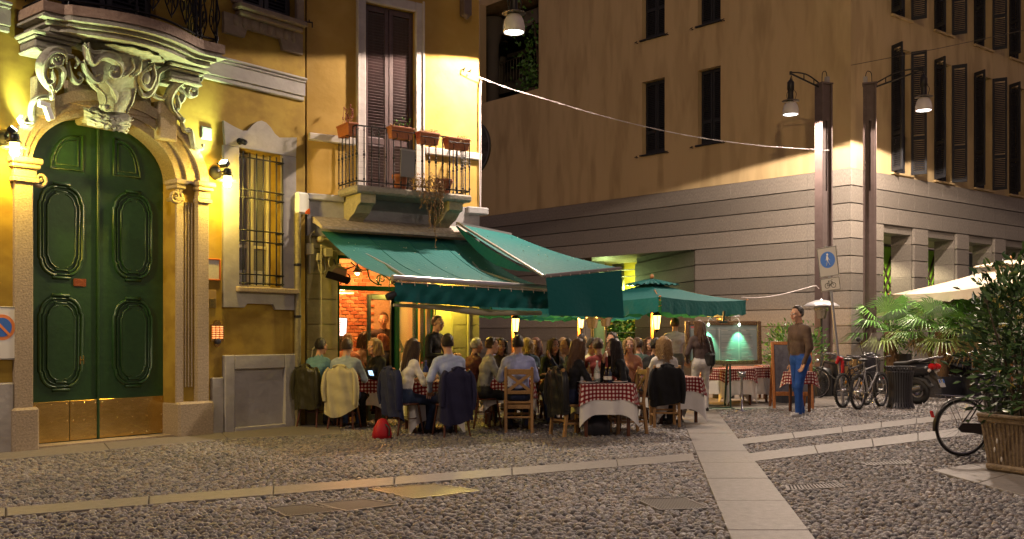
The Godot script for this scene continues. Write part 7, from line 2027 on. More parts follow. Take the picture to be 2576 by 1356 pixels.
func build_terrace():
	templates()
	make_chairs()
	var teal := awning_teal
	var og := "green umbrellas of the terrace"
	var wood := worn("umbrella_wood", Color(0.28, 0.11, 0.03), Color(0.4, 0.18, 0.06), 0.4, 3.0, 0.1)
	umbrella("green umbrella with wooden ball finial, right of the awnings", at(1640, 840, 21.0), 0.72, 1.42, 2.16, 2.56, 0.3, teal, wood, og)
	umbrella("green umbrella mostly hidden behind the flat awning valance", at(1456, 840, 24.5), 0.6, 1.1, 2.1, 2.5, 0.28, teal, wood, og)
	umbrella("green umbrella glowing from below behind the wavy awning valance", at(1290, 840, 22.0), 0.5, 1.15, 2.12, 2.5, 0.26, teal, wood, og)
	lantern("lit lantern on the umbrella pole right of the awnings", at(1652, 806, 20.85), 0, 6.0)
	lantern("lit lantern under the edge of the flat awning valance, the middle one", at(1461, 806, 24.3), 0, 7.0)
	lantern("lit lantern farthest left, before the courtyard", at(1297, 813, 21.85), 0, 6.0)
	var navy := Color(0.018, 0.022, 0.05); var black := Color(0.012, 0.012, 0.013); var jean := Color(0.03, 0.045, 0.09); var grey := Color(0.1, 0.1, 0.1)
	var dk := Color(0.02, 0.012, 0.008); var br := Color(0.06, 0.028, 0.012); var bl := Color(0.42, 0.27, 0.1); var gy := Color(0.4, 0.38, 0.34); var red := Color(0.3, 0.09, 0.025)
	var lap := [Vector3(0.13, 0.62, 0.3), Vector3(-0.13, 0.62, 0.3)]
	var chin := [Vector3(0.14, 0.8, 0.36), Vector3(-0.07, 1.04, 0.34)]
	var up := [Vector3(0.17, 0.8, 0.36), Vector3(-0.24, 1.05, 0.36)]
	# label, bearing, distance, yaw, chair (0 bentwood, 1 pine, -1 none), details
	var folk := [
		["man in a teal shirt seated at far left beside the wall, dark short hair", 797, 15.05, 150, 0, {top = Color(0.1, 0.2, 0.24), legs = grey, hair = dk}],
		["man in a pale blue-grey shirt seated behind the cream jacket", 868, 14.75, 172, 0, {top = Color(0.26, 0.31, 0.36), legs = jean, hair = br}],
		["blond woman in a black top facing left before the doorway", 955, 15.35, -50, 0, {top = black, legs = black, hair = bl, style = "bob", fem = true, skin = Color(0.5, 0.28, 0.16)}],
		["woman with long dark brown hair in a white T-shirt, elbow on the table", 1018, 13.9, 128, 0, {top = Color(0.58, 0.55, 0.5), legs = jean, hair = br, style = "long", fem = true, sleeve = 0, arms = [Vector3(0.05, 0.83, 0.42), Vector3(-0.17, 0.82, 0.4)], lean = 0.24, nod = 0.1}],
		["man in a light blue shirt seen from behind, one hand on his thigh", 1133, 13.75, 208, 0, {top = Color(0.33, 0.38, 0.52), legs = navy, hair = dk, arms = [Vector3(0.25, 0.62, 0.12), Vector3(-0.17, 0.82, 0.42)], h = 1.8, twist = -0.2}],
		["grey-haired man in a dark red striped top by the wall pipe", 1186, 16.1, 120, 0, {top = Color(0.06, 0.02, 0.02), legs = grey, hair = gy, style = "short"}],
		["man in a grey T-shirt seated in profile facing right", 1222, 14.95, 105, 0, {top = Color(0.15, 0.15, 0.15), legs = black, hair = br, sleeve = 0, h = 1.74}],
		["dark-haired woman facing the camera between grey T-shirt and blue shirt men", 1258, 16.3, 8, 0, {top = Color(0.04, 0.03, 0.03), legs = black, hair = dk, fem = true, style = "bob"}],
		["man in a periwinkle blue shirt seen from behind on a cross-backed chair", 1304, 14.35, 182, 1, {top = Color(0.3, 0.33, 0.56), legs = navy, hair = dk, h = 1.78}],
		["woman in a denim blue top seen from behind, right of the blue shirt man", 1331, 16.4, 200, 0, {top = Color(0.08, 0.13, 0.17), legs = jean, hair = bl, fem = true, style = "bob"}],
		["woman with dark reddish hair at the centre tables", 1356, 17.1, -40, 0, {top = black, legs = black, hair = Color(0.09, 0.02, 0.012), fem = true, style = "long"}],
		["woman with brown hair and black top facing forward at the centre", 1386, 16.2, 25, 0, {top = Color(0.02, 0.025, 0.02), legs = black, hair = br, fem = true, style = "long"}],
		["woman with light brown long hair, left of the bald man", 1411, 17.2, 150, 0, {top = Color(0.14, 0.1, 0.07), legs = black, hair = Color(0.2, 0.11, 0.05), fem = true, style = "long"}],
		["bald man in navy gesturing with a raised hand", 1440, 15.5, -95, 0, {top = Color(0.03, 0.04, 0.09), legs = navy, hair = br, style = "bald", arms = up}],
		["long-haired woman in a black jacket on the chair with the leather jacket", 1437, 13.78, 118, 1, {top = black, legs = navy, hair = Color(0.12, 0.055, 0.02), style = "long", fem = true, lean = 0.2}],
		["woman in a black jacket resting her chin on her hand at the front right table", 1578, 14.05, -78, 1, {top = black, legs = grey, hair = dk, style = "long", fem = true, arms = chin, lean = 0.36, shoes = Color(0.5, 0.5, 0.03)}],
		["man in a pale yellow shirt at the centre right tables", 1478, 16.0, 55, 0, {top = Color(0.5, 0.46, 0.25), legs = grey, hair = dk}],
		["man in a dark red shirt seen from behind", 1508, 15.6, 190, 0, {top = Color(0.16, 0.03, 0.025), legs = navy, hair = br, sleeve = 0}],
		["man in a white shirt with red strap farther back under the umbrella", 1551, 18.4, -55, 0, {top = Color(0.5, 0.45, 0.42), legs = grey, hair = dk, h = 1.84}],
		["fair-haired woman with bare shoulders facing forward", 1583, 16.6, -5, 0, {top = Color(0.4, 0.2, 0.12), legs = grey, hair = bl, fem = true, style = "bob", sleeve = 0}],
		["man in a green-grey shirt beside the fair-haired woman", 1611, 16.8, 205, 0, {top = Color(0.08, 0.14, 0.11), legs = grey, hair = br}],
		["man in a black jacket facing right at the table with the beer glass", 1640, 15.6, 128, 0, {top = black, legs = black, hair = dk}],
		["woman with curly blond hair seen from behind at the right end", 1672, 15.1, 180, 1, {top = Color(0.5, 0.47, 0.43), legs = black, hair = Color(0.38, 0.22, 0.08), style = "curly", fem = true, h = 1.74}],
		["man with dark hair in the back row left of the first lantern", 1240, 18.6, 60, 0, {top = Color(0.25, 0.22, 0.3), legs = grey, hair = br}],
		["fair-haired man in the back row behind the blue shirt man", 1312, 18.9, -20, 0, {top = Color(0.2, 0.14, 0.1), legs = grey, hair = bl}],
		["dark-haired man in the back row under the middle lantern", 1462, 18.4, 170, 0, {top = Color(0.12, 0.1, 0.09), legs = grey, hair = dk, h = 1.8}],
		["man in the back row behind the bald man", 1420, 19.6, 20, 0, {top = Color(0.3, 0.27, 0.25), legs = grey, hair = dk}],
		["brown-haired woman in the back row left of the lantern pole at right", 1628, 18.8, 10, 0, {top = Color(0.22, 0.12, 0.1), legs = grey, hair = br, fem = true, style = "long"}],
		["dark-haired woman in a striped top sitting inside the doorway", 907, 17.0, 70, 0, {top = Color(0.22, 0.18, 0.16), legs = black, hair = dk, fem = true, style = "bob", h = 1.85}],
		["red-haired woman in a dark jacket sitting inside the doorway", 975, 16.7, -75, 0, {top = Color(0.02, 0.02, 0.03), legs = black, hair = red, fem = true, style = "bob", h = 1.8}],
		["balding man in a striped shirt at the left door jamb", 868, 16.35, 160, 0, {top = Color(0.3, 0.16, 0.12), legs = grey, hair = br, style = "bald", h = 1.82}],
		["waiter in a dark jacket and white shirt standing in the doorway", 964, 17.6, 10, -1, {stand = true, h = 1.8, top = Color(0.04, 0.03, 0.035), legs = black, hair = br, arms = [Vector3(0.25, 1.12, 0.32), Vector3(-0.24, 0.88, 0.15)]}],
		["waiter in dark clothes standing by the green door frame with a tray", 1085, 15.95, 60, -1, {stand = true, h = 1.72, top = black, legs = black, hair = dk, arms = [Vector3(0.16, 1.12, 0.36), Vector3(-0.16, 1.1, 0.36)]}],
		["man in a white shirt standing behind the menu board at its left", 1698, 19.8, 170, -1, {stand = true, h = 1.74, top = Color(0.42, 0.4, 0.44), legs = grey, hair = br, arms = [Vector3(0.22, 0.9, 0.1), Vector3(-0.22, 0.9, 0.12)]}],
		["long-haired woman in a brown jacket and white trousers reading the menu board", 1763, 18.05, 190, -1, {stand = true, h = 1.67, fem = true, top = Color(0.07, 0.05, 0.045), legs = Color(0.42, 0.4, 0.38), bulk = 1.12, hair = Color(0.1, 0.045, 0.02), style = "long", arms = [Vector3(0.2, 0.95, 0.16), Vector3(-0.22, 0.84, 0.06)], lean = 0.03}],
		["tall man in a brown leather jacket and blue jeans standing before the chalkboard", 2012, 16.95, -72, -1, {stand = true, h = 1.9, top = Color(0.085, 0.055, 0.038), legs = Color(0.02, 0.065, 0.24), hair = dk, shoes = Color(0.45, 0.43, 0.4), bulk = 1.12, arms = [Vector3(0.22, 0.85, 0.08), Vector3(-0.24, 0.84, 0.0)], lean = 0.02, feet = [Vector3(0.09, 0, 0.08), Vector3(-0.1, 0, -0.1)]}],
		["man in a grey shirt seated under the palms at right", 2388, 24.5, 60, 0, {top = Color(0.2, 0.19, 0.17), legs = black, hair = br, h = 1.8}],
	]
	for f in folk:
		var d: Dictionary = f[5]
		d.x = f[1]; d.z = f[2]; d.yaw = f[3]
		person(f[0], d)
		if f[4] >= 0: chair_at(f[4], at(f[1], 840, f[2]), f[3], ("pine cross-backed chair of the " if f[4] == 1 else "dark bentwood chair of the ") + " ".join(f[0].split(" ").slice(0, 11)))
	var k := cloth("leather_black", Color(0.014, 0.014, 0.014), 0.32)
	jacket("black nylon jacket over the leftmost chair back, next to the wall", at(797, 840, 15.05), 150, cloth("nylon_olive", Color(0.03, 0.027, 0.012), 0.35), 0.62, 0.05)
	jacket("cream windbreaker over a chair back, second from left", at(868, 840, 14.75), 172, cloth("cream_cloth", Color(0.42, 0.37, 0.2), 0.6), 0.64, 0.1)
	jacket("navy jacket with pale cuffs over the chair of the white T-shirt woman", at(1018, 840, 13.9), 128, cloth("navy_cloth", Color(0.02, 0.024, 0.06)), 0.68, -0.04)
	jacket("navy jacket over the chair back right of the light blue shirt man", at(1133, 840, 13.75), 208, cloth("navy_dark", Color(0.02, 0.019, 0.045)), 0.72, 0.04)
	jacket("black leather jacket over the pine chair at the front right table", at(1437, 840, 13.78), 118, k, 0.62, 0.05)
	jacket("black jacket over the chair of the curly blond woman", at(1672, 840, 15.1), 180, cloth("black_cloth", black), 0.5, 0.12)
	for t in [
		["checked table at left by the restaurant door", 905, 15.35, 12, 0.4], ["checked table between the white T-shirt woman and the light blue shirt man", 1083, 14.42, 18, 0.55], ["checked table in front of the periwinkle shirt man", 1275, 15.25, 6, 0.36],
		["front right checked table with bottles, pizza and a long white undercloth", 1517, 13.85, 6, 0.42], ["checked table with the beer glass before the curly blond woman", 1688, 15.85, 14, 0.5], ["checked table in the crowd at the centre", 1420, 16.3, 20, 0.4],
		["checked table deep under the umbrella at centre right", 1560, 17.3, -10, 0.4], ["checked table behind the menu board, left one", 1832, 19.6, 30, 0.5], ["checked table behind the menu board with cloth corners hanging low, right one", 1876, 20.4, 40, 0.55],
		["small tall checked serving table left of the chalkboard", 1930, 21.5, 10, 0.3], ["small checked table behind the man in jeans", 2012, 17.9, 20, 0.18]]:
		table(t[0], at(t[1], 840, t[2]), t[3], 0.74 if t[1] < 1900 else 0.38, t[4], 0.22)
	# table ware
	var tp := func(x: float, z: float) -> Vector3: return at(x, 840, z) * Vector3(1, 0, 1) + Vector3.UP * 0.762
	bottle(tp.call(1071, 14.3), 0.3, "cobalt blue water bottle beside the white T-shirt woman's elbow", Color(0.01, 0.03, 0.25), "bottles on the tables", false, Color(0.03, 0.05, 0.3))
	bottle(tp.call(1062, 14.5), 0.27, "clear bottle just behind the cobalt blue bottle", Color(0.5, 0.55, 0.4), "bottles on the tables", true, Color(0.4, 0.05, 0.03))
	bottle(tp.call(1502, 13.72), 0.31, "tall clear water bottle at the middle of the front right table", Color(0.6, 0.7, 0.6), "bottles on the tables", true, Color(0.5, 0.5, 0.5))
	bottle(tp.call(1481, 13.95), 0.28, "clear oil bottle with amber liquid at the front right table's back", Color(0.5, 0.3, 0.08), "bottles on the tables", true)
	bottle(tp.call(1524, 13.72), 0.22, "dark vinegar bottle in the cruet, left one", Color(0.02, 0.01, 0.01), "bottles on the tables", false, Color(0.4, 0.3, 0.05))
	bottle(tp.call(1534, 13.72), 0.22, "dark oil bottle in the cruet, right one with blue label", Color(0.02, 0.03, 0.06), "bottles on the tables", false, Color(0.4, 0.3, 0.05))
	bottle(tp.call(1331, 15.4), 0.28, "dark blue bottle on the centre table right of the periwinkle shirt", Color(0.015, 0.03, 0.12), "bottles on the tables")
	bottle(tp.call(1455, 15.9), 0.3, "green wine bottle leaning by the pale yellow shirt man", Color(0.05, 0.1, 0.02), "bottles on the tables", true)
	for g in [[1087, 14.25, "tumbler beside the cobalt blue bottle, left one"], [1097, 14.4, "tumbler right of the cobalt blue bottle"], [1466, 13.7, "tumbler by the plate at the front table's left"], [1250, 15.2, "tumbler on the table of the grey T-shirt man"]]: glass_at(tp.call(g[0], g[1]), g[2])
	glass_at(tp.call(1650, 15.75), "tall glass of beer at the right end table", 0.2, Color(0.5, 0.22, 0.03))
	plate_at(tp.call(1478, 13.68), "plate of pizza at the front left of the front right table", 0.15); plate_at(tp.call(1492, 14.0), "plate of leftovers at the back of the front right table", 0.14); plate_at(tp.call(1557, 13.8), "plate at the right edge of the front right table", 0.13); plate_at(tp.call(900, 15.2), "plate on the table by the restaurant door", 0.13)
	var ph := thing("phone", "bright phone screen held on the table by the blond woman", "phone", place(at(933, 840, 15.2) * Vector3(1, 0, 1) + Vector3.UP * 0.83, 0.4) * Transform3D(Basis(Vector3.RIGHT, -0.9), Vector3.ZERO))
	var mb := MB.new(); mb.box(Vector3.ZERO, Vector3(0.08, 0.15, 0.01), Basis.IDENTITY, 0.003); part("case", mb, mat("black_rubber", Color.BLACK), ph)
	mb = MB.new(); mb.box(Vector3(0, 0, 0.0065), Vector3(0.07, 0.135, 0.002)); part("screen", mb, glow("phone_screen", Color(0.6, 0.8, 1), 1.5), ph)
	var bag := thing("backpack", "red backpack on the cobbles under the white T-shirt woman's chair", "bag", place(gp(962, 1106), 0.3, 0.75))
	mb = MB.new(); mb.lathe([Vector2(0.02, 0), Vector2(0.19, 0.01), Vector2(0.2, 0.1), Vector2(0.17, 0.22), Vector2(0.15, 0.25), Vector2(0.09, 0.36), Vector2(0.02, 0.39)], 7, Transform3D.IDENTITY, true, 0.95, 0.6); part("sack", mb, cloth("red_nylon", Color(0.35, 0.01, 0.015), 0.5), bag)
	mb = MB.new(); mb.tube(curve3([Vector3(0.03, 0.29, 0.04), Vector3(0.1, 0.22, 0.13), Vector3(0.1, 0.08, 0.14)], 8), 0.016, 5); mb.tube([Vector3(-0.02, 0.3, 0), Vector3(0, 0.34, 0), Vector3(0.03, 0.3, 0)], 0.01, 5); part("strap", mb, mat("black_rubber", Color.BLACK), bag)
	bag = thing("plastic_bag", "dark shopping bag on the cobbles under the front right table", "bag", place(at(1505, 840, 13.75) * Vector3(1, 0, 1), 0.2))
	mb = MB.new(); mb.lathe([Vector2(0.1, 0), Vector2(0.17, 0.03), Vector2(0.18, 0.2), Vector2(0.12, 0.3), Vector2(0.05, 0.33)], 14, Transform3D.IDENTITY, true, 1.0, 0.7); part("sack", mb, cloth("bin_bag", Color(0.03, 0.03, 0.035), 0.25), bag)
	bag = thing("handbag", "dark brown shoulder bag of the woman at the menu board", "bag", place(at(1783, 0, 17.95) * Vector3(1, 0, 1), 0.4))
	mb = MB.new(); mb.box(Vector3(0, 0.98, 0), Vector3(0.13, 0.24, 0.32), Basis.IDENTITY, 0.04); part("body", mb, k, bag)
	mb = MB.new(); mb.tube([Vector3(0, 1.08, 0.12), Vector3(-0.03, 1.38, 0.0), Vector3(0, 1.08, -0.12)], 0.012, 5); part("strap", mb, k, bag)
# ---- street furniture, bicycles, scooter, plants
func wheel(parent: Node3D, c: Vector3, r: float, fat: float, rim_m: Material):
	var w := sub(parent, "wheel", Transform3D(Basis.IDENTITY, c))
	var pts := []
	for k in 36: pts.append(Vector3(cos(TAU * k / 36), sin(TAU * k / 36), 0) * (r - fat))
	var mb := MB.new(); mb.tube(pts, fat, 7, true)
	if fat > 0.02:
		for k in 40: mb.box(Vector3(cos(TAU * k / 40), sin(TAU * k / 40), 0) * (r - 0.002), Vector3(0.012, 0.02, fat * 1.7), Basis(Vector3.BACK, TAU * k / 40))
	part("tyre", mb, mat("tyre", Color(0.012, 0.012, 0.012), 0.7), w)
	mb = MB.new(); mb.tube(pts.map(func(v): return v * ((r - fat * 2.1) / (r - fat))), 0.009, 6, true); part("rim", mb, rim_m, w)
	mb = MB.new()
	for k in 28:
		var a := TAU * k / 28
		mb.rod(Vector3(cos(a + 0.5) * 0.02, sin(a + 0.5) * 0.02, 0.03 * (1 if k % 2 else -1)), Vector3(cos(a), sin(a), 0) * (r - fat * 2.1), 0.0012, 3)
	part("spokes", mb, mat("spoke_steel", Color(0.5, 0.5, 0.5), 0.25, 0.9), w)
	mb = MB.new(); mb.rod(Vector3(0, 0, -0.05), Vector3(0, 0, 0.05), 0.022, 8); part("hub", mb, mat("chrome", Color(0.6, 0.6, 0.6), 0.15, 1.0), w)
func bicycle(label: String, p: Vector3, yaw: float, paint: Material, city: bool, r := 0.335):
	var o := thing("bicycle", label, "bicycle", place(p, yaw), "bicycles parked in the piazza")
	var chrome := mat("chrome", Color.WHITE); var black := mat("black_rubber", Color.BLACK)
	var R := Vector3(0, r, 0); var Fw := Vector3(1.06, r, 0)
	var bbk := Vector3(0.44, 0.29, 0); var st := Vector3(0.27, 0.78, 0); var hd := Vector3(0.86, 0.84, 0); var hl := Vector3(0.9, 0.68, 0)
	wheel(o, R, r, 0.017 if city else 0.027, chrome); wheel(o, Fw, r, 0.017 if city else 0.027, chrome)
	var mb := MB.new()
	for e in [[bbk, st], [hd, hl], [bbk, hl]]: mb.rod(e[0], e[1], 0.017, 8)
	mb.rod(st.lerp(bbk, 0.08), hd.lerp(hl, 0.15), 0.016, 8)
	for s in [-1, 1]:
		mb.rod(R + Vector3(0, 0, s * 0.055), bbk + Vector3(0, 0, s * 0.03), 0.01, 6); mb.rod(R + Vector3(0, 0, s * 0.055), st.lerp(bbk, 0.1) + Vector3(0, 0, s * 0.02), 0.009, 6)
		mb.tube(curve3([Fw + Vector3(0, 0, s * 0.055), Fw.lerp(hl, 0.6) + Vector3(0.01, 0, s * 0.05), hl + Vector3(0, 0, s * 0.03)], 6), 0.011, 6)
	part("frame", mb, paint, o)
	mb = MB.new(); mb.rod(st, st + Vector3(-0.03, 0.12, 0), 0.013, 6); mb.rod(hd, hd + Vector3(-0.02, 0.13, 0), 0.013, 6)
	var hb := hd + Vector3(-0.02, 0.13, 0)
	if city: mb.tube(curve3([hb + Vector3(-0.16, 0.03, -0.27), hb + Vector3(0.0, 0.06, -0.25), hb + Vector3(0.06, 0.0, -0.08), hb + Vector3(0.06, 0, 0.08), hb + Vector3(0.0, 0.06, 0.25), hb + Vector3(-0.16, 0.03, 0.27)], 18), 0.011, 6)
	else: mb.tube([hb + Vector3(-0.03, 0.03, -0.3), hb + Vector3(0.04, 0, -0.08), hb + Vector3(0.04, 0, 0.08), hb + Vector3(-0.03, 0.03, 0.3)], 0.012, 6)
	part("handlebar", mb, chrome, o)
	mb = MB.new()
	for s in [-1, 1]:
		var g := hb + (Vector3(-0.16, 0.03, s * 0.27) if city else Vector3(-0.03, 0.03, s * 0.3))
		mb.rod(g, g + (Vector3(-0.1, -0.01, s * 0.01) if city else Vector3(0.02, -0.01, -s * 0.11)), 0.017, 7)
	part("grips", mb, black, o)
	mb = MB.new(); mb.ellip(st + Vector3(-0.07, 0.15, 0), Vector3(0.1, 0.035, 0.085)); mb.ellip(st + Vector3(0.05, 0.15, 0), Vector3(0.12, 0.028, 0.035)); part("saddle", mb, mat("saddle_black", Color(0.015, 0.014, 0.014), 0.35), o)
	mb = MB.new()
	var ring := []
	for k in 20: ring.append(bbk + Vector3(cos(TAU * k / 20), sin(TAU * k / 20), 0) * 0.085 + Vector3(0, 0, 0.045))
	mb.tube(ring, 0.006, 5, true)
	for s in [-1, 1]: mb.rod(bbk + Vector3(0, 0, s * 0.06), bbk + Vector3(s * 0.12, s * -0.1, s * 0.07), 0.01, 6); mb.box(bbk + Vector3(s * 0.12, s * -0.1, s * 0.12), Vector3(0.09, 0.02, 0.06), Basis.IDENTITY, 0.005)
	if not city: mb.lathe([Vector2(0.05, -0.02), Vector2(0.045, 0.0), Vector2(0.02, 0.02)], 14, Transform3D(Basis(Vector3.RIGHT, PI / 2), R + Vector3(0, 0, 0.04)))
	part("crank", mb, chrome, o)
	if city:
		mb = MB.new()
		for c in [[R, 0.9, 3.35], [Fw, 0.75, 3.0]]:
			mb.sheet(22, 4, func(u, v):
				var a: float = lerpf(c[1], c[2], u) - 0.1
				var b: float = (v - 0.5) * 2.4
				return c[0] + Vector3(cos(a), sin(a), 0) * (r + 0.012 + 0.014 * cos(b)) + Vector3(0, 0, 0.03 * sin(b)), false, 0.002)
		part("mudguards", mb, paint, o)
		mb = MB.new()
		var cg := [Vector2(-0.04, r - 0.05), Vector2(0.1, r - 0.06), Vector2(0.5, bbk.y - 0.1), Vector2(0.58, bbk.y), Vector2(0.5, bbk.y + 0.09), Vector2(0.1, r + 0.055), Vector2(-0.04, r + 0.06), Vector2(-0.09, r)]
		mb.prism(cg, 0.05, 0.075); part("chain_guard", mb, paint, o)
		mb = MB.new(); mb.box(R + Vector3(-r - 0.035, 0.16, 0), Vector3(0.025, 0.08, 0.045), Basis(Vector3.BACK, 0.3), 0.006); part("rear_reflector", mb, mat("red_reflector", Color(0.5, 0.01, 0.01), 0.2), o)
		mb = MB.new()
		for s in [-1, 1]: mb.rod(R + Vector3(0.0, 0, s * 0.06), R + Vector3(-0.17, r + 0.03, s * 0.06), 0.005, 5); mb.rod(R + Vector3(-0.3, r + 0.05, s * 0.06), st.lerp(bbk, 0.2) + Vector3(0, 0, s * 0.03), 0.006, 5)
		part("rack", mb, chrome, o)
		mb = MB.new(); mb.ellip(Fw + Vector3(-0.05, r + 0.15, 0), Vector3(0.05, 0.045, 0.045)); part("headlight", mb, chrome, o)
	else:
		mb = MB.new(); mb.ellip(R + Vector3(0.1, 0.16, 0.02), Vector3(0.03, 0.03, 0.012)); part("wheel_reflector", mb, mat("amber_reflector", Color(0.7, 0.3, 0.01), 0.2), o)
		mb = MB.new(); mb.tube(curve3([hb, hb + Vector3(0.1, -0.06, 0.03), hl + Vector3(0.03, 0, 0.03), Fw + Vector3(-0.04, 0.2, 0.05)], 12), 0.005, 4); mb.tube(curve3([hb, hb + Vector3(0.08, -0.02, -0.1), hl + Vector3(-0.03, 0.05, 0.02), R + Vector3(0.2, 0.36, 0)], 14), 0.005, 4); part("cables", mb, black, o)
	mb = MB.new(); mb.rod(bbk + Vector3(-0.05, -0.06, 0.04), Vector3(0.33, 0.0, 0.2), 0.009, 6); part("kickstand", mb, chrome, o)
func slatted_bin(label: String, p: Vector3):
	var o := thing("litter_bin", label, "litter bin", place(p), "slatted metal litter bins")
	var m := mat("bin_grey", Color(0.045, 0.045, 0.05), 0.38, 0.4)
	var prof := func(t: float) -> float: return 0.205 + 0.02 * t + 0.05 * pow(t, 6.0) + 0.06 * pow(1.0 - t, 8.0)
	for k in 30:
		var a := TAU * k / 30
		var b := Basis(Vector3.UP, a)
		var mb := MB.new()
		for i in 8:
			var t0 := i / 8.0; var t1 := (i + 1) / 8.0
			var w := 0.016
			var p0 := b * Vector3(0, 0.02 + 0.8 * t0, prof.call(t0)); var p1 := b * Vector3(0, 0.02 + 0.8 * t1, prof.call(t1))
			mb.quad(p0 - b.x * w, p0 + b.x * w, p1 + b.x * w, p1 - b.x * w)
			mb.quad(p0 - b.x * w - b.z * 0.005, p1 - b.x * w - b.z * 0.005, p1 + b.x * w - b.z * 0.005, p0 + b.x * w - b.z * 0.005)
		part("slat", mb, m, o)
	var mb := MB.new()
	for e in [[0.13, 0.215], [0.72, 0.243], [0.82, 0.278]]:
		var pts := []
		for k in 28: pts.append(Vector3(cos(TAU * k / 28) * e[1], e[0], sin(TAU * k / 28) * e[1]))
		mb.tube(pts, 0.011, 6, true)
	part("hoops", mb, m, o)
	mb = MB.new(); mb.lathe([Vector2(0.17, 0.05), Vector2(0.19, 0.76)], 20, Transform3D.IDENTITY, true, 1, 1, false); part("liner", mb, mat("pit_dark", Color.BLACK), o)
func heater(label: String, p: Vector3, h := 2.15, hood := 0.4):
	var o := thing("patio_heater", label, "patio heater", place(p), "steel patio heaters")
	var st := mat("heater_steel", Color(0.5, 0.46, 0.38), 0.25, 0.95)
	var mb := MB.new(); mb.lathe([Vector2(0.24, 0), Vector2(0.24, 0.55), Vector2(0.2, 0.66), Vector2(0.05, 0.7), Vector2(0.032, 0.72), Vector2(0.03, h - 0.35)], 18); part("tank_and_pole", mb, mat("heater_black", Color(0.02, 0.02, 0.02), 0.4, 0.3), o)
	mb = MB.new(); mb.lathe([Vector2(0.05, h - 0.38), Vector2(0.1, h - 0.36), Vector2(0.13, h - 0.2), Vector2(0.16, h - 0.19), Vector2(0.16, h - 0.09), Vector2(0.1, h - 0.06)], 18); part("burner", mb, st, o)
	mb = MB.new(); mb.lathe([Vector2(hood, h - 0.09), Vector2(hood, h - 0.075), Vector2(hood * 0.75, h - 0.01), Vector2(hood * 0.3, h + 0.05), Vector2(0.03, h + 0.06), Vector2(0.01, h + 0.1)], 26); part("hood", mb, mat("heater_hood", Color(0.6, 0.6, 0.62), 0.3, 0.5), o)
func foliage(parent: Node3D, c: Vector3, r: Vector3, n: int, size: float, cols: Array, sd: int, rough := 0.35, singles := 0):
	var rr := RandomNumberGenerator.new(); rr.seed = sd
	var lf := MB.new()
	lf.sg = 1
	for s in [-1.0, 1.0]:
		var a := Vector3(0, 0, 0); var b := Vector3(s * 0.17, 0.45, 0.05); var cc := Vector3(0, 0.5, -0.02); var d := Vector3(s * 0.12, 0.75, 0.02); var e := Vector3(0, 1, -0.08)
		for t in [[a, b, cc], [b, d, cc], [d, e, cc]]:
			if s > 0: lf.tri(t[0], t[1], t[2])
			else: lf.tri(t[0], t[2], t[1])
	var mesh := lf.done()
	var m := mat("leaf_%d" % int(rough * 100), Color.WHITE, rough)
	m.vertex_color_use_as_albedo = true; m.backlight_enabled = true; m.backlight = Color(0.2, 0.2, 0.2)
	var mm := MultiMesh.new(); mm.transform_format = MultiMesh.TRANSFORM_3D; mm.use_colors = true; mm.mesh = mesh
	var xs := []
	var ncl := maxi(8, n / 24)
	var cl := []
	for k in ncl:
		var v := Vector3(rr.randfn(), rr.randfn(), rr.randfn()).normalized() * pow(rr.randf(), 0.4)
		cl.append(c + v * r)
	for k in n:
		var q: Vector3 = cl[rr.randi() % ncl] + Vector3(rr.randfn(), rr.randfn(), rr.randfn()) * size * 1.1
		var up := ((q - c) / r * 0.8 + Vector3(rr.randf_range(-1, 1), rr.randf_range(-0.3, 1.0), rr.randf_range(-1, 1))).normalized()
		var x := up.cross(Vector3(rr.randf_range(-1, 1), rr.randf_range(-1, 1), rr.randf_range(-1, 1))).normalized()
		xs.append(Transform3D(Basis(x, up, x.cross(up)).scaled(Vector3.ONE * size * rr.randf_range(0.7, 1.25)), q))
	mm.instance_count = n
	for k in n:
		mm.set_instance_transform(k, xs[k])
		mm.set_instance_color(k, cols[rr.randi() % cols.size()] * rr.randf_range(0.75, 1.25))
	var o := MultiMeshInstance3D.new(); o.name = "foliage"; o.multimesh = mm; o.material_override = m; o.set_meta("kind", "stuff")
	parent.add_child(o, true)
	for k in singles:                                 # the foremost leaves singly
		var q := Transform3D(xs[k].basis, c + Vector3(rr.randf_range(-0.9, 0.7) * r.x, rr.randf_range(-0.9, 0.9) * r.y, r.z * rr.randf_range(0.5, 0.95)))
		var lm := mat("single_leaf_%d" % (k % 3), (cols[k % 3] as Color), rough)
		part("leaf", mesh, lm, parent, q)
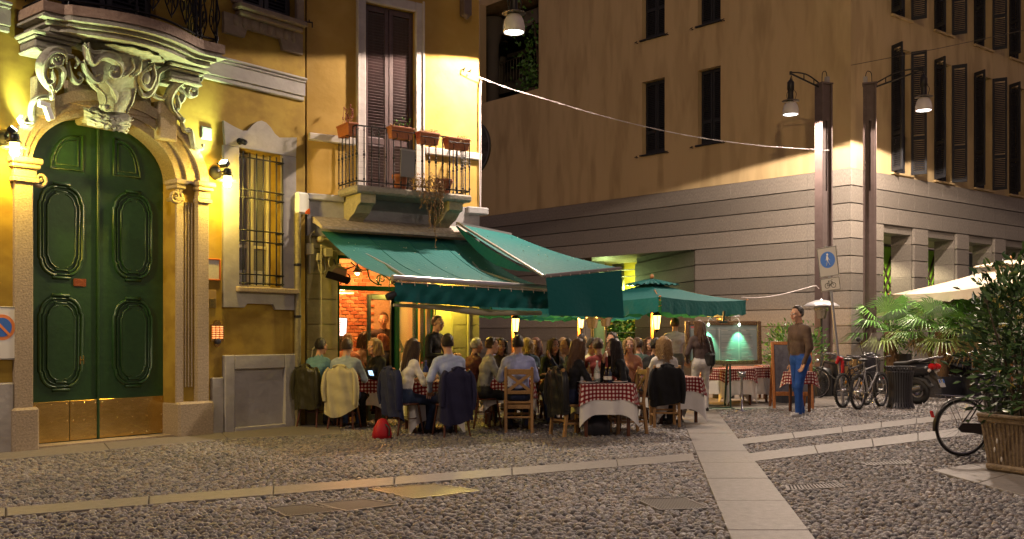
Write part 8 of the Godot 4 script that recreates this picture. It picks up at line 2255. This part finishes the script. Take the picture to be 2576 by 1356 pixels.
func palm(label: String, p: Vector3, trunk: float, n: int, len: float, sd: int):
	p.y = 0.0
	var o := thing("palm", label, "palm", place(p), "fan palms in grey planters")
	var rr := RandomNumberGenerator.new(); rr.seed = sd
	var mb := MB.new()
	var prof := []
	for k in 19: prof.append(Vector2(0.11 + 0.025 * (k % 2) + 0.05 * smoothstep(0.7, 1.0, k / 18.0), 0.42 + (trunk - 0.42) * k / 18.0))
	mb.lathe(prof, 12)
	for k in 60:
		var a := rr.randf() * TAU; var h := rr.randf_range(0.5, trunk)
		mb.tube([Vector3(cos(a) * 0.11, h, sin(a) * 0.11), Vector3(cos(a) * 0.17, h + 0.05, sin(a) * 0.17), Vector3(cos(a) * 0.16, h - 0.04, sin(a) * 0.16)], [0.012, 0.008, 0.002], 4)
	part("trunk", mb, worn("palm_bark", Color(0.09, 0.05, 0.025), Color(0.19, 0.12, 0.06), 0.95, 4.0, 1.0, 0.03), o)
	for k in n:
		var az := TAU * k * 0.382 + rr.randf_range(-0.2, 0.2)
		var el := lerpf(1.15, -0.5, float(k) / n) + rr.randf_range(-0.12, 0.12)
		var dir := Vector3(cos(az) * cos(el), sin(el), sin(az) * cos(el))
		var base := Vector3(0, trunk, 0) + dir * 0.1
		var hub := base + dir * len * 0.42 + Vector3.DOWN * 0.04
		mb = MB.new()
		mb.tube([base, base.lerp(hub, 0.5) + Vector3.UP * 0.03, hub], [0.012, 0.009, 0.007], 4)
		var sd2 := dir.cross(Vector3.UP).normalized(); var nn := sd2.cross(dir).normalized()
		mb.sg = -1
		var blades := 23
		for j in blades:
			var a := lerpf(-1.75, 1.75, j / float(blades - 1))
			var d2 := (dir * cos(a) + sd2 * sin(a)).normalized()
			var L := len * (0.62 - 0.1 * absf(a) / 1.75) * rr.randf_range(0.9, 1.05)
			var w := d2.cross(nn).normalized() * L * 0.034
			var mid := hub + d2 * L * 0.55 + nn * 0.03
			var tip := hub + d2 * L + Vector3.DOWN * L * (0.22 + 0.2 * rr.randf())
			mb.quad(hub, mid + w, mid + nn * -0.012, hub); mb.quad(hub, mid - nn * 0.012, mid - w, hub)
			mb.tri(mid + w, tip, mid - nn * 0.012); mb.tri(mid - nn * 0.012, tip, mid - w)
		var pm := mat("palm_leaf_%d" % (k % 3), [Color(0.09, 0.26, 0.03), Color(0.13, 0.33, 0.04), Color(0.2, 0.3, 0.06)][k % 3], 0.4)
		if k > n - 3: pm = mat("palm_leaf_dry", Color(0.36, 0.26, 0.1), 0.7)
		pm.backlight_enabled = true; pm.backlight = Color(0.3, 0.3, 0.3)
		part("frond", mb, pm, o)
func box_planter(label: String, p: Vector3, w: float, h: float, yaw := 0.3) -> Node3D:
	var o := thing("planter", label, "planter", place(p * Vector3(1, 0, 1), yaw), "grey square planters")
	var m := mat("planter_grey", Color(0.035, 0.037, 0.045), 0.45)
	var mb := MB.new()
	for s in [-1, 1]:
		mb.box(Vector3(s * (w * 0.5 - 0.015), h * 0.5, 0), Vector3(0.03, h, w), Basis.IDENTITY, 0.006); mb.box(Vector3(0, h * 0.5, s * (w * 0.5 - 0.015)), Vector3(w - 0.061, h, 0.03), Basis.IDENTITY, 0.004)
	part("box", mb, m, o)
	mb = MB.new(); mb.boxm(Vector3(-w * 0.46, h - 0.1, -w * 0.46), Vector3(w * 0.46, h - 0.06, w * 0.46)); part("soil", mb, mat("soil", Color.BLACK), o)
	return o

func build_street():
	var iron := mat("black_iron", Color.BLACK); var chrome := mat("chrome", Color(0.55, 0.55, 0.56), 0.18, 1.0)
	# menu board on its stand, with two clip lamps
	var o := thing("menu_board", "large framed menu board on a dark green stand, two clip lamps shining on it", "menu board", place(at(1820, 840, 18.75) * Vector3(1, 0, 1), 0.06))
	var tl := Transform3D(Basis(Vector3.RIGHT, -0.06), Vector3(0, 1.28, 0))
	var mb := MB.new()
	for s in [-1, 1]:
		mb.box(tl * Vector3(s * 0.7, 0, 0), Vector3(0.085, 0.84, 0.05), tl.basis, 0.014); mb.box(tl * Vector3(0, s * 0.378, 0.0), Vector3(1.315, 0.085, 0.049), tl.basis, 0.014)
	part("frame", mb, worn("tortoise_frame", Color(0.03, 0.014, 0.008), Color(0.22, 0.13, 0.06), 0.25, 6.0, 0.1, 0.012), o)
	mb = MB.new(); mb.box(tl * Vector3(0, 0, -0.01), Vector3(1.33, 0.69, 0.02), tl.basis); part("panel", mb, mat("menu_panel", Color(0.2, 0.24, 0.245), 0.3), o)
	mb = MB.new()
	for x in [-0.08, 0.3]: mb.box(tl * Vector3(x, -0.02, 0.002), Vector3(0.008, 0.62, 0.004), tl.basis)
	mb.box(tl * Vector3(0, 0.26, 0.002), Vector3(1.28, 0.006, 0.004), tl.basis)
	part("panel_joints", mb, mat("menu_joint", Color(0.45, 0.45, 0.42), 0.4), o)
	mb = MB.new()
	var rr := RandomNumberGenerator.new(); rr.seed = 3
	for c in [[-0.58, 0.44], [-0.05, 0.3], [0.34, 0.26]]:
		for k in 24:
			if k % 7 == 3: continue
			var w: float = c[1] * rr.randf_range(0.35, 0.9)
			mb.box(tl * Vector3(c[0] + w * 0.5 + 0.01, 0.235 - k * 0.0235, 0.002), Vector3(w, 0.006 if k % 7 else 0.011, 0.003), tl.basis)
	part("menu_lines", mb, mat("menu_ink", Color(0.42, 0.44, 0.42), 0.6), o)
	mb = MB.new(); mb.box(tl * Vector3(-0.6, 0.3, 0.003), Vector3(0.07, 0.035, 0.003), tl.basis); part("red_mark", mb, mat("menu_red", Color(0.45, 0.1, 0.1), 0.5), o)
	mb = MB.new()
	for s in [-0.32, 0.12]:
		mb.beam(Vector3(s, 0, 0.06), Vector3(s, 0.9, 0.02), 0.03, 0.03); mb.beam(Vector3(s, 0, -0.35), Vector3(s, 1.5, -0.05), 0.03, 0.03)
		mb.box(Vector3(s, 0.02, -0.1), Vector3(0.05, 0.04, 0.7))
	mb.box(Vector3(-0.1, 0.03, 0.1), Vector3(0.5, 0.035, 0.05)); mb.box(Vector3(-0.1, 0.03, -0.38), Vector3(0.5, 0.035, 0.05))
	mb.box(Vector3(0.02, 1.78, -0.05), Vector3(0.04, 0.22, 0.04), Basis(Vector3.BACK, -0.1)); mb.box(Vector3(0.0, 1.68, -0.03), Vector3(0.16, 0.03, 0.08), Basis.IDENTITY, 0.006)
	part("stand", mb, mat("stand_green", Color(0.012, 0.04, 0.035), 0.4, 0.3), o)
	for x in [-0.32, 0.28]:
		mb = MB.new(); mb.tube(curve3([tl * Vector3(x * 0.6, 0.42, 0.0), tl * Vector3(x * 0.85, 0.47, 0.08), tl * Vector3(x, 0.42, 0.12), tl * Vector3(x, 0.36, 0.12)], 10), 0.008, 5); part("gooseneck", mb, mat("lamp_wire", Color(0.5, 0.5, 0.48), 0.4), o)
		mb = MB.new(); mb.ellip(tl * Vector3(x, 0.34, 0.12), Vector3(0.024, 0.03, 0.024)); part("lamp_bulb", mb, glow("led_bulb", Color(0.85, 1, 0.85), 8.0), o)
		spot(tl * Vector3(x, 0.3, 0.13), Vector3(0.0, -1, -0.33), Color(0.5, 1.0, 0.72), 0.95, 32.0, 0.02, 0.6, 4.0, o)
	# chalkboard
	o = thing("chalkboard", "empty A-frame chalkboard in an orange wooden frame behind the man in jeans", "chalkboard", place(at(1990, 840, 18.85) * Vector3(1, 0, 1), -0.05))
	var ow := worn("orange_wood", Color(0.3, 0.1, 0.025), Color(0.42, 0.17, 0.05), 0.45, 3.0, 0.15)
	mb = MB.new()
	for s in [-1, 1]: mb.beam(Vector3(s * 0.36, 0.0, 0.2), Vector3(s * 0.36, 1.3, 0.0), 0.055, 0.03, 0.006)
	mb.beam(Vector3(-0.33, 1.27, 0.005), Vector3(0.33, 1.27, 0.005), 0.03, 0.06, 0.006); mb.beam(Vector3(-0.33, 0.3, 0.153), Vector3(0.33, 0.3, 0.153), 0.03, 0.08, 0.006)
	part("front_frame", mb, ow, o)
	mb = MB.new(); mb.box(Vector3(0, 0.79, 0.073), Vector3(0.665, 0.93, 0.012), Basis(Vector3.RIGHT, -0.152)); part("slate", mb, worn("slate", Color(0.07, 0.068, 0.085), Color(0.115, 0.11, 0.125), 0.7, 1.5, 0.1), o)
	mb = MB.new()
	for s in [-1, 1]: mb.beam(Vector3(s * 0.33, 0.0, -0.35), Vector3(s * 0.33, 1.27, -0.03), 0.05, 0.03, 0.006)
	mb.beam(Vector3(-0.3, 0.4, -0.25), Vector3(0.3, 0.4, -0.25), 0.03, 0.05)
	part("rear_legs", mb, ow, o)
	# steel ashtray post, bollard, loose board
	o = thing("ashtray_post", "shiny steel ashtray post right of the menu board stand", "ashtray", place(gp(1866, 1036)))
	mb = MB.new(); mb.lathe([Vector2(0.13, 0), Vector2(0.13, 0.02), Vector2(0.022, 0.04), Vector2(0.022, 0.64), Vector2(0.07, 0.65), Vector2(0.08, 0.74), Vector2(0.07, 0.745), Vector2(0.06, 0.7), Vector2(0.002, 0.69)], 20); part("post", mb, chrome, o)
	o = thing("bollard", "black cast bollard with wide foot behind the black city bicycle", "bollard", place(at(2108, 840, 22.5) * Vector3(1, 0, 1)))
	mb = MB.new(); mb.lathe([Vector2(0.3, 0), Vector2(0.28, 0.08), Vector2(0.17, 0.14), Vector2(0.15, 0.7), Vector2(0.19, 0.74), Vector2(0.2, 0.86), Vector2(0.12, 0.95), Vector2(0.002, 0.97)], 20); part("post", mb, mat("bollard_black", Color(0.025, 0.025, 0.027), 0.4), o)
	o = thing("wooden_board", "pale plywood board leaning on the stone corner behind the bicycles", "board", place(at(2135, 840, 23.9) * Vector3(1, 0, 1), 0.5))
	mb = MB.new(); mb.box(Vector3(0, 0.42, 0), Vector3(0.75, 0.84, 0.03), Basis(Vector3.RIGHT, -0.15), 0.004); part("panel", mb, worn("plywood", Color(0.4, 0.24, 0.1), Color(0.52, 0.34, 0.16), 0.6, 1.5, 0.1, 0.01, Vector3(0.4, 3, 1)), o)
	o = thing("paper_litter", "crumpled white paper on the cobbles right of the slatted bin", "litter", place(gp(2324, 1029)))
	mb = MB.new()
	for k in 7: leaf_quad(mb, Vector3(rng.randf_range(-0.06, 0.06), 0.03, rng.randf_range(-0.03, 0.03)), 0.12)
	part("scraps", mb, mat("paper_white", Color(0.6, 0.6, 0.58), 0.8), o)
	# pedestrian and cycle sign on a leaning post
	var ft := at(2122, 840, 19.6) * Vector3(1, 0, 1)
	o = thing("pedestrian_sign", "leaning post with a pedestrian zone sign and bicycle plate below it", "sign", Transform3D(Basis(Vector3.BACK, 0.1) * Basis(Vector3.RIGHT, -0.03), ft) * Transform3D(Basis(Vector3.UP, 0.0), Vector3.ZERO))
	mb = MB.new(); mb.rod(Vector3(0, 0, 0), Vector3(0, 3.25, 0), 0.03, 10); part("post", mb, worn("galvanised", Color(0.18, 0.18, 0.2), Color(0.3, 0.3, 0.32), 0.45, 3.0, 0.1, 0.02, Vector3.ONE, true, 0.6), o)
	var sg := sub(o, "sign_plates", Transform3D(Basis(Vector3.UP, -0.85), Vector3(0, 0, 0.035)))
	mb = MB.new(); mb.boxm(Vector3(-0.22, 2.62, 0), Vector3(0.22, 3.22, 0.012), 0.003); mb.boxm(Vector3(-0.22, 2.33, 0), Vector3(0.22, 2.6, 0.012), 0.003); part("plates", mb, mat("sign_pale", Color(0.34, 0.32, 0.3), 0.5), sg)
	mb = MB.new()
	for b in [[2.62, 3.22], [2.33, 2.6]]:
		for s in [-1, 1]: mb.boxm(Vector3(s * 0.208 - 0.005, b[0] + 0.01, 0.012), Vector3(s * 0.208 + 0.005, b[1] - 0.01, 0.015))
		for y in [b[0] + 0.008, b[1] - 0.018]: mb.boxm(Vector3(-0.2, y, 0.0121), Vector3(0.2, y + 0.01, 0.0151))
	for x in [-0.07, 0.07]:
		var pts := []
		for k in 16: pts.append(Vector3(x + cos(TAU * k / 16) * 0.05, 2.44 + sin(TAU * k / 16) * 0.05, 0.014))
		mb.tube(pts, 0.006, 4, true)
	for e in [[-0.07, 2.44, -0.03, 2.53], [-0.03, 2.53, 0.04, 2.53], [0.04, 2.53, 0.07, 2.44], [-0.07, 2.44, 0.0, 2.44], [0.0, 2.44, 0.045, 2.53], [-0.035, 2.545, -0.0, 2.44], [0.035, 2.56, 0.06, 2.55]]: mb.rod(Vector3(e[0], e[1], 0.015), Vector3(e[2], e[3], 0.015), 0.005, 4)
	part("black_marks", mb, mat("sign_black", Color.BLACK), sg)
	mb = MB.new(); mb.lathe([Vector2(0.165, 0), Vector2(0.165, 0.003)], 30, Transform3D(Basis(Vector3.RIGHT, PI / 2), Vector3(0, 2.96, 0.0115))); part("blue_disc", mb, mat("sign_blue", Color.BLACK), sg)
	mb = MB.new(); mb.ellip(Vector3(0.005, 3.065, 0.016), Vector3(0.022, 0.024, 0.003))
	for e in [[0, 3.035, 0, 2.95, 0.022], [0, 2.95, 0.045, 2.85, 0.013], [0, 2.95, -0.035, 2.84, 0.013], [0, 3.03, 0.05, 2.95, 0.009], [0, 3.03, -0.045, 2.955, 0.009]]: mb.tube([Vector3(e[0], e[1], 0.0165), Vector3(e[2], e[3], 0.0165)], e[4], 6, false, 0.2, Vector3.UP)
	part("walking_figure", mb, mat("sign_white", Color.BLACK), sg)
	mb = MB.new(); mb.tube([Vector3(-0.06, 0.86, 0.04), Vector3(0.0, 0.98, 0.06), Vector3(0.06, 0.95, 0.04), Vector3(0.05, 0.75, 0.05), Vector3(0.02, 0.6, 0.05)], [0.03, 0.05, 0.04, 0.03, 0.03], 7)
	part("red_rag", mb, cloth("red_nylon", Color.BLACK), o)
	# bins, heaters
	slatted_bin("dark slatted litter bin standing in front of the scooter and mountain bikes", gp(2265, 1029))
	slatted_bin("dark slatted litter bin half hidden behind the terracotta planter at right", at(2525, 840, 12.0) * Vector3(1, 0, 1))
	heater("patio heater with a wide pale hood beside the leaning sign", at(2066, 840, 22.3) * Vector3(1, 0, 1), 2.17)
	heater("patio heater peeping out above the menu board under the green umbrella", at(1820, 840, 21.6) * Vector3(1, 0, 1), 1.92, 0.36)
	heater("patio heater below the flat awning valance, left one of two", at(1490, 840, 21.5) * Vector3(1, 0, 1), 1.95, 0.3)
	heater("patio heater below the flat awning valance, right one of two", at(1524, 840, 23.0) * Vector3(1, 0, 1), 2.0, 0.3)
	# bicycles and scooter
	bicycle("black city bicycle with swept handlebar, behind the leaning sign post", Vector3(7.72, 0.0, -21.3), PI - 0.45, mat("bike_black", Color(0.015, 0.015, 0.016), 0.25), true, 0.35)
	bicycle("dark mountain bike just behind the silver mountain bike", Vector3(6.4, 0.02, -18.85), 0.8, mat("bike_dark", Color(0.03, 0.03, 0.035), 0.3, 0.5), false)
	bicycle("silver mountain bike left of the slatted litter bin", Vector3(6.54, 0.02, -18.4), 0.82, mat("bike_silver", Color(0.5, 0.5, 0.5), 0.25, 0.7), false)
	bicycle("brown city bicycle whose rear half sticks out behind the terracotta planter", gp(2420, 1152) + Vector3.UP * 0.02, 0.12, mat("bike_brown", Color(0.035, 0.028, 0.024), 0.3, 0.4), true)
	scooter()
	# palms and planters at right
	box_planter("grey square planter of the foremost palm", at(2372, 840, 22.0), 0.62, 0.5); palm("fan palm with shaggy trunk in the middle, right of the slatted bin", at(2372, 840, 22.0), 1.5, 17, 1.15, 5)
	box_planter("grey square planter behind the rear wheel of the brown bicycle", at(2455, 840, 21.8), 0.62, 0.48); palm("fan palm behind the big dark shrub at right", at(2462, 840, 21.9), 1.55, 15, 1.1, 9)
	box_planter("grey square planter of the leftmost palm behind the scooter", at(2240, 840, 23.4), 0.6, 0.5); palm("leftmost fan palm with some dry fronds by the stone pillar", at(2243, 840, 23.4), 1.5, 17, 1.15, 12)
	o = box_planter("tall dark planter with a clipped green bush against the stone pillar", at(2262, 840, 24.6), 0.5, 0.95, -0.6); foliage(o, Vector3(0, 1.45, 0), Vector3(0.42, 0.5, 0.42), 900, 0.09, [Color(0.04, 0.16, 0.02), Color(0.06, 0.2, 0.03), Color(0.03, 0.1, 0.015)], 7)
	o = box_planter("tall dark planter with a green bush behind the middle palm", at(2420, 840, 25.2), 0.5, 0.9, -0.6); foliage(o, Vector3(0, 1.5, 0), Vector3(0.45, 0.6, 0.45), 900, 0.09, [Color(0.04, 0.16, 0.02), Color(0.06, 0.2, 0.03), Color(0.03, 0.1, 0.015)], 8)
	o = box_planter("low planter with a bright green bush behind the chalkboard", at(1992, 840, 20.4), 0.7, 0.5, 0.1); foliage(o, Vector3(0, 1.05, 0), Vector3(0.62, 0.55, 0.4), 1500, 0.1, [Color(0.08, 0.22, 0.03), Color(0.12, 0.28, 0.04), Color(0.05, 0.15, 0.025)], 4)
	umbrella("large cream parasol at the right edge above the palms", at(2545, 840, 22.5), 0.12, 1.95, 2.42, 3.08, 0.2, cloth("cream_canvas", Color(0.56, 0.49, 0.38), 0.85, 0.15), mat("umbrella_wood", Color.WHITE), "cream parasols")
	table_round()
	# terracotta planter with the big shrub
	var pp := Vector3(5.28, 0.03, -10.05)
	o = thing("terracotta_planter", "weathered square fluted planter with chipped paint at the right edge", "planter", place(pp, 0.42))
	var tm := worn("old_planter", Color(0.13, 0.09, 0.05), Color(0.24, 0.17, 0.1), 0.75, 2.2, 0.6, 0.03)
	mb = MB.new()
	for k in 4:
		var b := Basis(Vector3.UP, PI / 2 * k)
		var q := [b * Vector3(-0.235, 0.05, 0.235), b * Vector3(0.235, 0.05, 0.235), b * Vector3(0.285, 0.5, 0.285), b * Vector3(-0.285, 0.5, 0.285)]
		mb.quad(q[0], q[1], q[2], q[3])
		for j in 11:
			var t := (j + 0.5) / 11
			mb.tube([q[0].lerp(q[1], t), q[3].lerp(q[2], t)], 0.014, 6)
		mb.beam(b * Vector3(-0.3, 0.53, 0.29), b * Vector3(0.3, 0.53, 0.29), 0.06, 0.06, 0.015, b * Vector3.BACK); mb.beam(b * Vector3(-0.3, 0.575, 0.3), b * Vector3(0.3, 0.575, 0.3), 0.04, 0.07, 0.012, b * Vector3.BACK)
		mb.beam(b * Vector3(-0.24, 0.04, 0.235), b * Vector3(0.24, 0.04, 0.235), 0.07, 0.08, 0.02, b * Vector3.BACK)
	part("pot", mb, tm, o)
	mb = MB.new()
	for k in 16:
		var b := Basis(Vector3.UP, PI / 2 * (k % 4))
		mb.ellip(b * Vector3(rng.randf_range(-0.25, 0.25), rng.randf_range(0.05, 0.55), 0.27 + 0.03), Vector3(0.012, rng.randf_range(0.01, 0.03), 0.006), b, 6, 4)
	part("chipped_paint", mb, mat("chip_pale", Color(0.5, 0.45, 0.38), 0.9), o)
	mb = MB.new(); mb.boxm(Vector3(-0.27, 0.46, -0.27), Vector3(0.27, 0.55, 0.27)); part("soil", mb, mat("soil", Color.BLACK), o)
	o = thing("shrub", "big dark glossy shrub with small yellow flower heads at the right edge", "shrub", place(pp))
	mb = MB.new()
	for k in 9:
		var a := TAU * k / 9
		mb.tube(curve3([Vector3(cos(a) * 0.05, 0.5, sin(a) * 0.05), Vector3(cos(a) * 0.2, 1.0, sin(a) * 0.2), Vector3(cos(a) * 0.5, 1.4 + 0.35 * sin(k * 2.0), sin(a) * 0.5)], 8), taper(8, 0.02, 0.006), 6)
	part("branches", mb, mat("bark", Color.BLACK), o)
	foliage(o, Vector3(0.14, 1.34, 0), Vector3(0.6, 0.84, 0.6), 2500, 0.115, [Color(0.025, 0.06, 0.015), Color(0.04, 0.085, 0.02), Color(0.06, 0.11, 0.03)], 21, 0.3, 220)
	for k in 34:
		mb = MB.new()
		var v := Vector3(rng.randfn(), rng.randfn(), rng.randfn()).normalized()
		if v.z < -0.2: v.z = -v.z
		var c := Vector3(0.14, 1.34, 0) + v * Vector3(0.62, 0.84, 0.62) * rng.randf_range(0.8, 1.0)
		for j in 9: mb.ellip(c + Vector3(rng.randf_range(-0.022, 0.022), rng.randf_range(-0.022, 0.022), rng.randf_range(-0.022, 0.022)), Vector3.ONE * 0.009, Basis.IDENTITY, 5, 3)
		part("flower_head", mb, mat("yellow_flower", Color(0.42, 0.33, 0.07), 0.7), o)

func table_round():
	var o := thing("bistro_table", "small round metal table under the palms beside the grey shirt man", "table", place(at(2430, 840, 24.2) * Vector3(1, 0, 1)))
	var iron := mat("black_iron", Color.BLACK)
	var mb := MB.new(); mb.lathe([Vector2(0.34, 0.72), Vector2(0.35, 0.73), Vector2(0.34, 0.75)], 24); part("tabletop", mb, iron, o)
	mb = MB.new(); mb.lathe([Vector2(0.22, 0), Vector2(0.03, 0.05), Vector2(0.025, 0.72)], 14); part("pedestal", mb, iron, o)
	for k in 2:
		var c := thing("metal_chair", ["black wire chair left of the round table under the palms", "black wire chair in front of the round table under the palms"][k], "chair", place(at([2398, 2425][k], 840, [23.6, 23.2][k]) * Vector3(1, 0, 1), [0.6, 2.4][k]), "black wire chairs")
		mb = MB.new(); mb.lathe([Vector2(0.19, 0.44), Vector2(0.2, 0.45), Vector2(0.002, 0.455)], 18); part("seat", mb, iron, c)
		for s in [[-1, -1], [-1, 1], [1, -1], [1, 1]]:
			mb = MB.new(); mb.rod(Vector3(s[0] * 0.13, 0.44, s[1] * 0.13), Vector3(s[0] * 0.2, 0, s[1] * 0.2), 0.011, 6); part("leg", mb, iron, c)
		mb = MB.new()
		for w in [1.0, 0.6]:
			var pts := []
			for j in 13: pts.append(Vector3(cos(PI * j / 12.0) * 0.18 * w, 0.46 + sin(PI * j / 12.0) * 0.42 * (0.5 + 0.5 * w), -0.15 - 0.06 * sin(PI * j / 12.0)))
			mb.tube(pts, 0.01, 6)
		part("wire_back", mb, iron, c)

func scooter():
	var o := thing("scooter", "dark maxi scooter with red tail light and tall windscreen behind the slatted bin", "scooter", place(Vector3(8.34, 0.0, -20.0), PI - 0.96))
	var blk := mat("scooter_black", Color(0.02, 0.02, 0.023), 0.25); var dull := mat("black_rubber", Color.BLACK); var chrome := mat("chrome", Color.WHITE)
	for c in [[Vector3(0, 0.27, 0), 0.27, 0.075], [Vector3(1.4, 0.28, 0), 0.28, 0.06]]:
		var w := sub(o, "wheel", Transform3D(Basis.IDENTITY, c[0]))
		var pts := []
		for k in 28: pts.append(Vector3(cos(TAU * k / 28), sin(TAU * k / 28), 0) * (c[1] - c[2]))
		var mb := MB.new(); mb.tube(pts, c[2], 10, true); part("tyre", mb, mat("tyre", Color.BLACK), w)
		mb = MB.new(); mb.lathe([Vector2(c[1] - c[2] * 1.8, -0.04), Vector2(0.05, -0.06), Vector2(0.05, 0.06), Vector2(c[1] - c[2] * 1.8, 0.04)], 20, Transform3D(Basis(Vector3.RIGHT, PI / 2), Vector3.ZERO)); part("rim", mb, chrome, w)
	var F := Field.new()
	F.cap(Vector3(-0.2, 0.72, 0), Vector3(0.45, 0.66, 0), 0.12, 0.15, 0); F.cap(Vector3(-0.32, 0.8, 0), Vector3(0.1, 0.7, 0), 0.07, 0.13, 0); F.cap(Vector3(0.3, 0.45, 0), Vector3(0.95, 0.32, 0), 0.15, 0.14, 0)
	F.cap(Vector3(1.02, 0.4, 0), Vector3(1.12, 0.92, 0), 0.15, 0.15, 0); F.ell(Vector3(1.22, 0.82, 0), Vector3(0.2, 0.22, 0.22), 0); F.cap(Vector3(1.3, 0.55, 0), Vector3(1.5, 0.56, 0), 0.09, 0.06, 0)
	for s in [-1, 1]: F.cap(Vector3(1.05, 0.5, s * 0.16), Vector3(1.1, 0.85, s * 0.2), 0.06, 0.06, 0)
	var st := SurfaceTool.new(); st.begin(Mesh.PRIMITIVE_TRIANGLES); emit(st, F.mesh(0.03, 0.06), [Color(0.02, 0.02, 0.023)], Transform3D.IDENTITY); st.generate_normals(); st.index()
	part("body_shell", st.commit(), blk, o)
	var mb := MB.new()
	mb.tube([Vector3(0.5, 0.82, 0), Vector3(0.2, 0.84, 0), Vector3(0.0, 0.9, 0), Vector3(-0.25, 0.92, 0)], [0.11, 0.13, 0.12, 0.09], 10, false, 0.45); part("saddle", mb, mat("saddle_black", Color.BLACK), o)
	mb = MB.new(); mb.box(Vector3(-0.36, 0.96, 0), Vector3(0.26, 0.03, 0.2), Basis(Vector3.BACK, -0.15), 0.01)
	for s in [-1, 1]: mb.tube([Vector3(-0.1, 0.88, s * 0.13), Vector3(-0.3, 0.95, s * 0.13), Vector3(-0.5, 1.0, s * 0.08)], 0.014, 6)
	part("rear_rack", mb, mat("rack_grey", Color(0.25, 0.25, 0.26), 0.35, 0.7), o)
	mb = MB.new()
	for s in [-1, 1]: mb.ellip(Vector3(-0.36, 0.79, s * 0.08), Vector3(0.09, 0.065, 0.08), Basis(Vector3.UP, s * 0.5), 10, 6)
	part("tail_light", mb, mat("tail_red", Color(0.5, 0.008, 0.008), 0.1), o)
	mb = MB.new()
	for s in [-1, 1]: mb.ellip(Vector3(-0.33, 0.71, s * 0.13), Vector3(0.06, 0.04, 0.035), Basis(Vector3.UP, s * 0.7), 8, 5)
	part("indicator", mb, mat("clear_lens", Color(0.6, 0.55, 0.5), 0.08), o)
	mb = MB.new(); mb.tube([Vector3(-0.28, 0.66, 0), Vector3(-0.46, 0.5, 0), Vector3(-0.5, 0.36, 0)], [0.07, 0.06, 0.05], 8, false, 0.5, Vector3.BACK); mb.tube([Vector3(-0.3, 0.36, 0.0), Vector3(-0.18, 0.48, 0), Vector3(0.1, 0.54, 0)], [0.06, 0.08, 0.05], 8); part("rear_mudguard", mb, dull, o)
	mb = MB.new(); mb.box(Vector3(-0.52, 0.46, 0), Vector3(0.012, 0.17, 0.18), Basis(Vector3.BACK, -0.4), 0.003); part("number_plate", mb, mat("plate_pale", Color(0.4, 0.39, 0.37), 0.4), o)
	mb = MB.new()
	for s in [-1, 1]: mb.box(Vector3(-0.515, 0.5, s * 0.07), Vector3(0.014, 0.07, 0.03), Basis(Vector3.BACK, -0.4))
	part("plate_band", mb, mat("sign_blue", Color.BLACK), o)
	mb = MB.new(); mb.tube([Vector3(0.3, 0.28, -0.17), Vector3(0.0, 0.3, -0.19), Vector3(-0.2, 0.36, -0.19)], [0.03, 0.06, 0.055], 10); part("exhaust", mb, mat("exhaust_grey", Color(0.15, 0.15, 0.15), 0.3, 0.8), o)
	mb = MB.new(); mb.rod(Vector3(0.05, 0.3, 0.14), Vector3(-0.05, 0.65, 0.13), 0.03, 8); mb.tube([Vector3(1.1, 1.0, -0.32), Vector3(1.16, 0.99, -0.1), Vector3(1.16, 0.99, 0.1), Vector3(1.1, 1.0, 0.32)], 0.016, 6); part("handlebar", mb, dull, o)
	for s in [-1, 1]:
		mb = MB.new(); mb.rod(Vector3(1.14, 1.0, s * 0.22), Vector3(1.16, 1.28, s * 0.34), 0.008, 5); mb.ellip(Vector3(1.16, 1.33, s * 0.36), Vector3(0.02, 0.05, 0.085), Basis.IDENTITY, 10, 6); part("mirror", mb, dull, o)
	mb = MB.new(); mb.sheet(10, 8, func(u, v): return Vector3(1.3 - 0.24 * v - 0.1 * pow(absf(u - 0.5) * 2, 2), 0.95 + 0.52 * v, lerpf(0.24, 0.16, v * v) * (u - 0.5) * 2.0)); part("windscreen", mb, glass("smoked_screen", Color(0.5, 0.48, 0.42), 0.5), o)
	mb = MB.new()
	for s in [-0.09, 0.09]: mb.lathe([Vector2(0.06, 0), Vector2(0.06, 0.02), Vector2(0.05, 0.02)], 16, Transform3D(Basis(Vector3.BACK, 1.1), Vector3(1.16, 1.0, s)))
	part("dials", mb, chrome, o)
func _ready():
	rng.seed = 11
	# ---- camera: level, standing in the piazza, lens shifted up
	var cam := Camera3D.new()
	cam.name = "camera"
	cam.projection = Camera3D.PROJECTION_FRUSTUM
	cam.near = 0.1
	cam.far = 300.0
	cam.size = 2.0 * 0.1 * 678.0 / FOC
	cam.frustum_offset = Vector2(0, 0.1 * (HY - 678.0) / FOC)
	add_child(cam)
	cam.position = Vector3(0, EYE, 0)
	# ---- night sky
	var env := Environment.new()
	env.background_mode = Environment.BG_SKY
	var skym := ProceduralSkyMaterial.new()
	skym.sky_top_color = Color(0.2, 0.17, 0.2)
	skym.sky_horizon_color = Color(0.36, 0.29, 0.245)
	skym.ground_bottom_color = Color(0.05, 0.04, 0.04)
	skym.ground_horizon_color = Color(0.1, 0.08, 0.07)
	var sk := Sky.new()
	sk.sky_material = skym
	env.sky = sk
	env.background_energy_multiplier = 3.0
	env.tonemap_mode = Environment.TONE_MAPPER_LINEAR
	env.tonemap_exposure = 1.15
	env.sdfgi_enabled = true; env.ssao_enabled = true; env.ssil_enabled = true
	var we := WorldEnvironment.new()
	we.name = "environment"
	we.environment = env
	add_child(we)
	var moon := DirectionalLight3D.new()
	moon.name = "moon"
	moon.light_energy = 0.004; moon.light_color = Color(1, 0.9, 0.8); moon.light_angular_distance = 0.5; moon.shadow_enabled = true
	add_child(moon)
	moon.rotation_degrees = Vector3(-50, 20, 0)
	# ---- the place
	build_ground()
	build_palazzo()
	build_restaurant()
	build_stone_building()
	build_lamps()
	build_terrace()
	build_street()
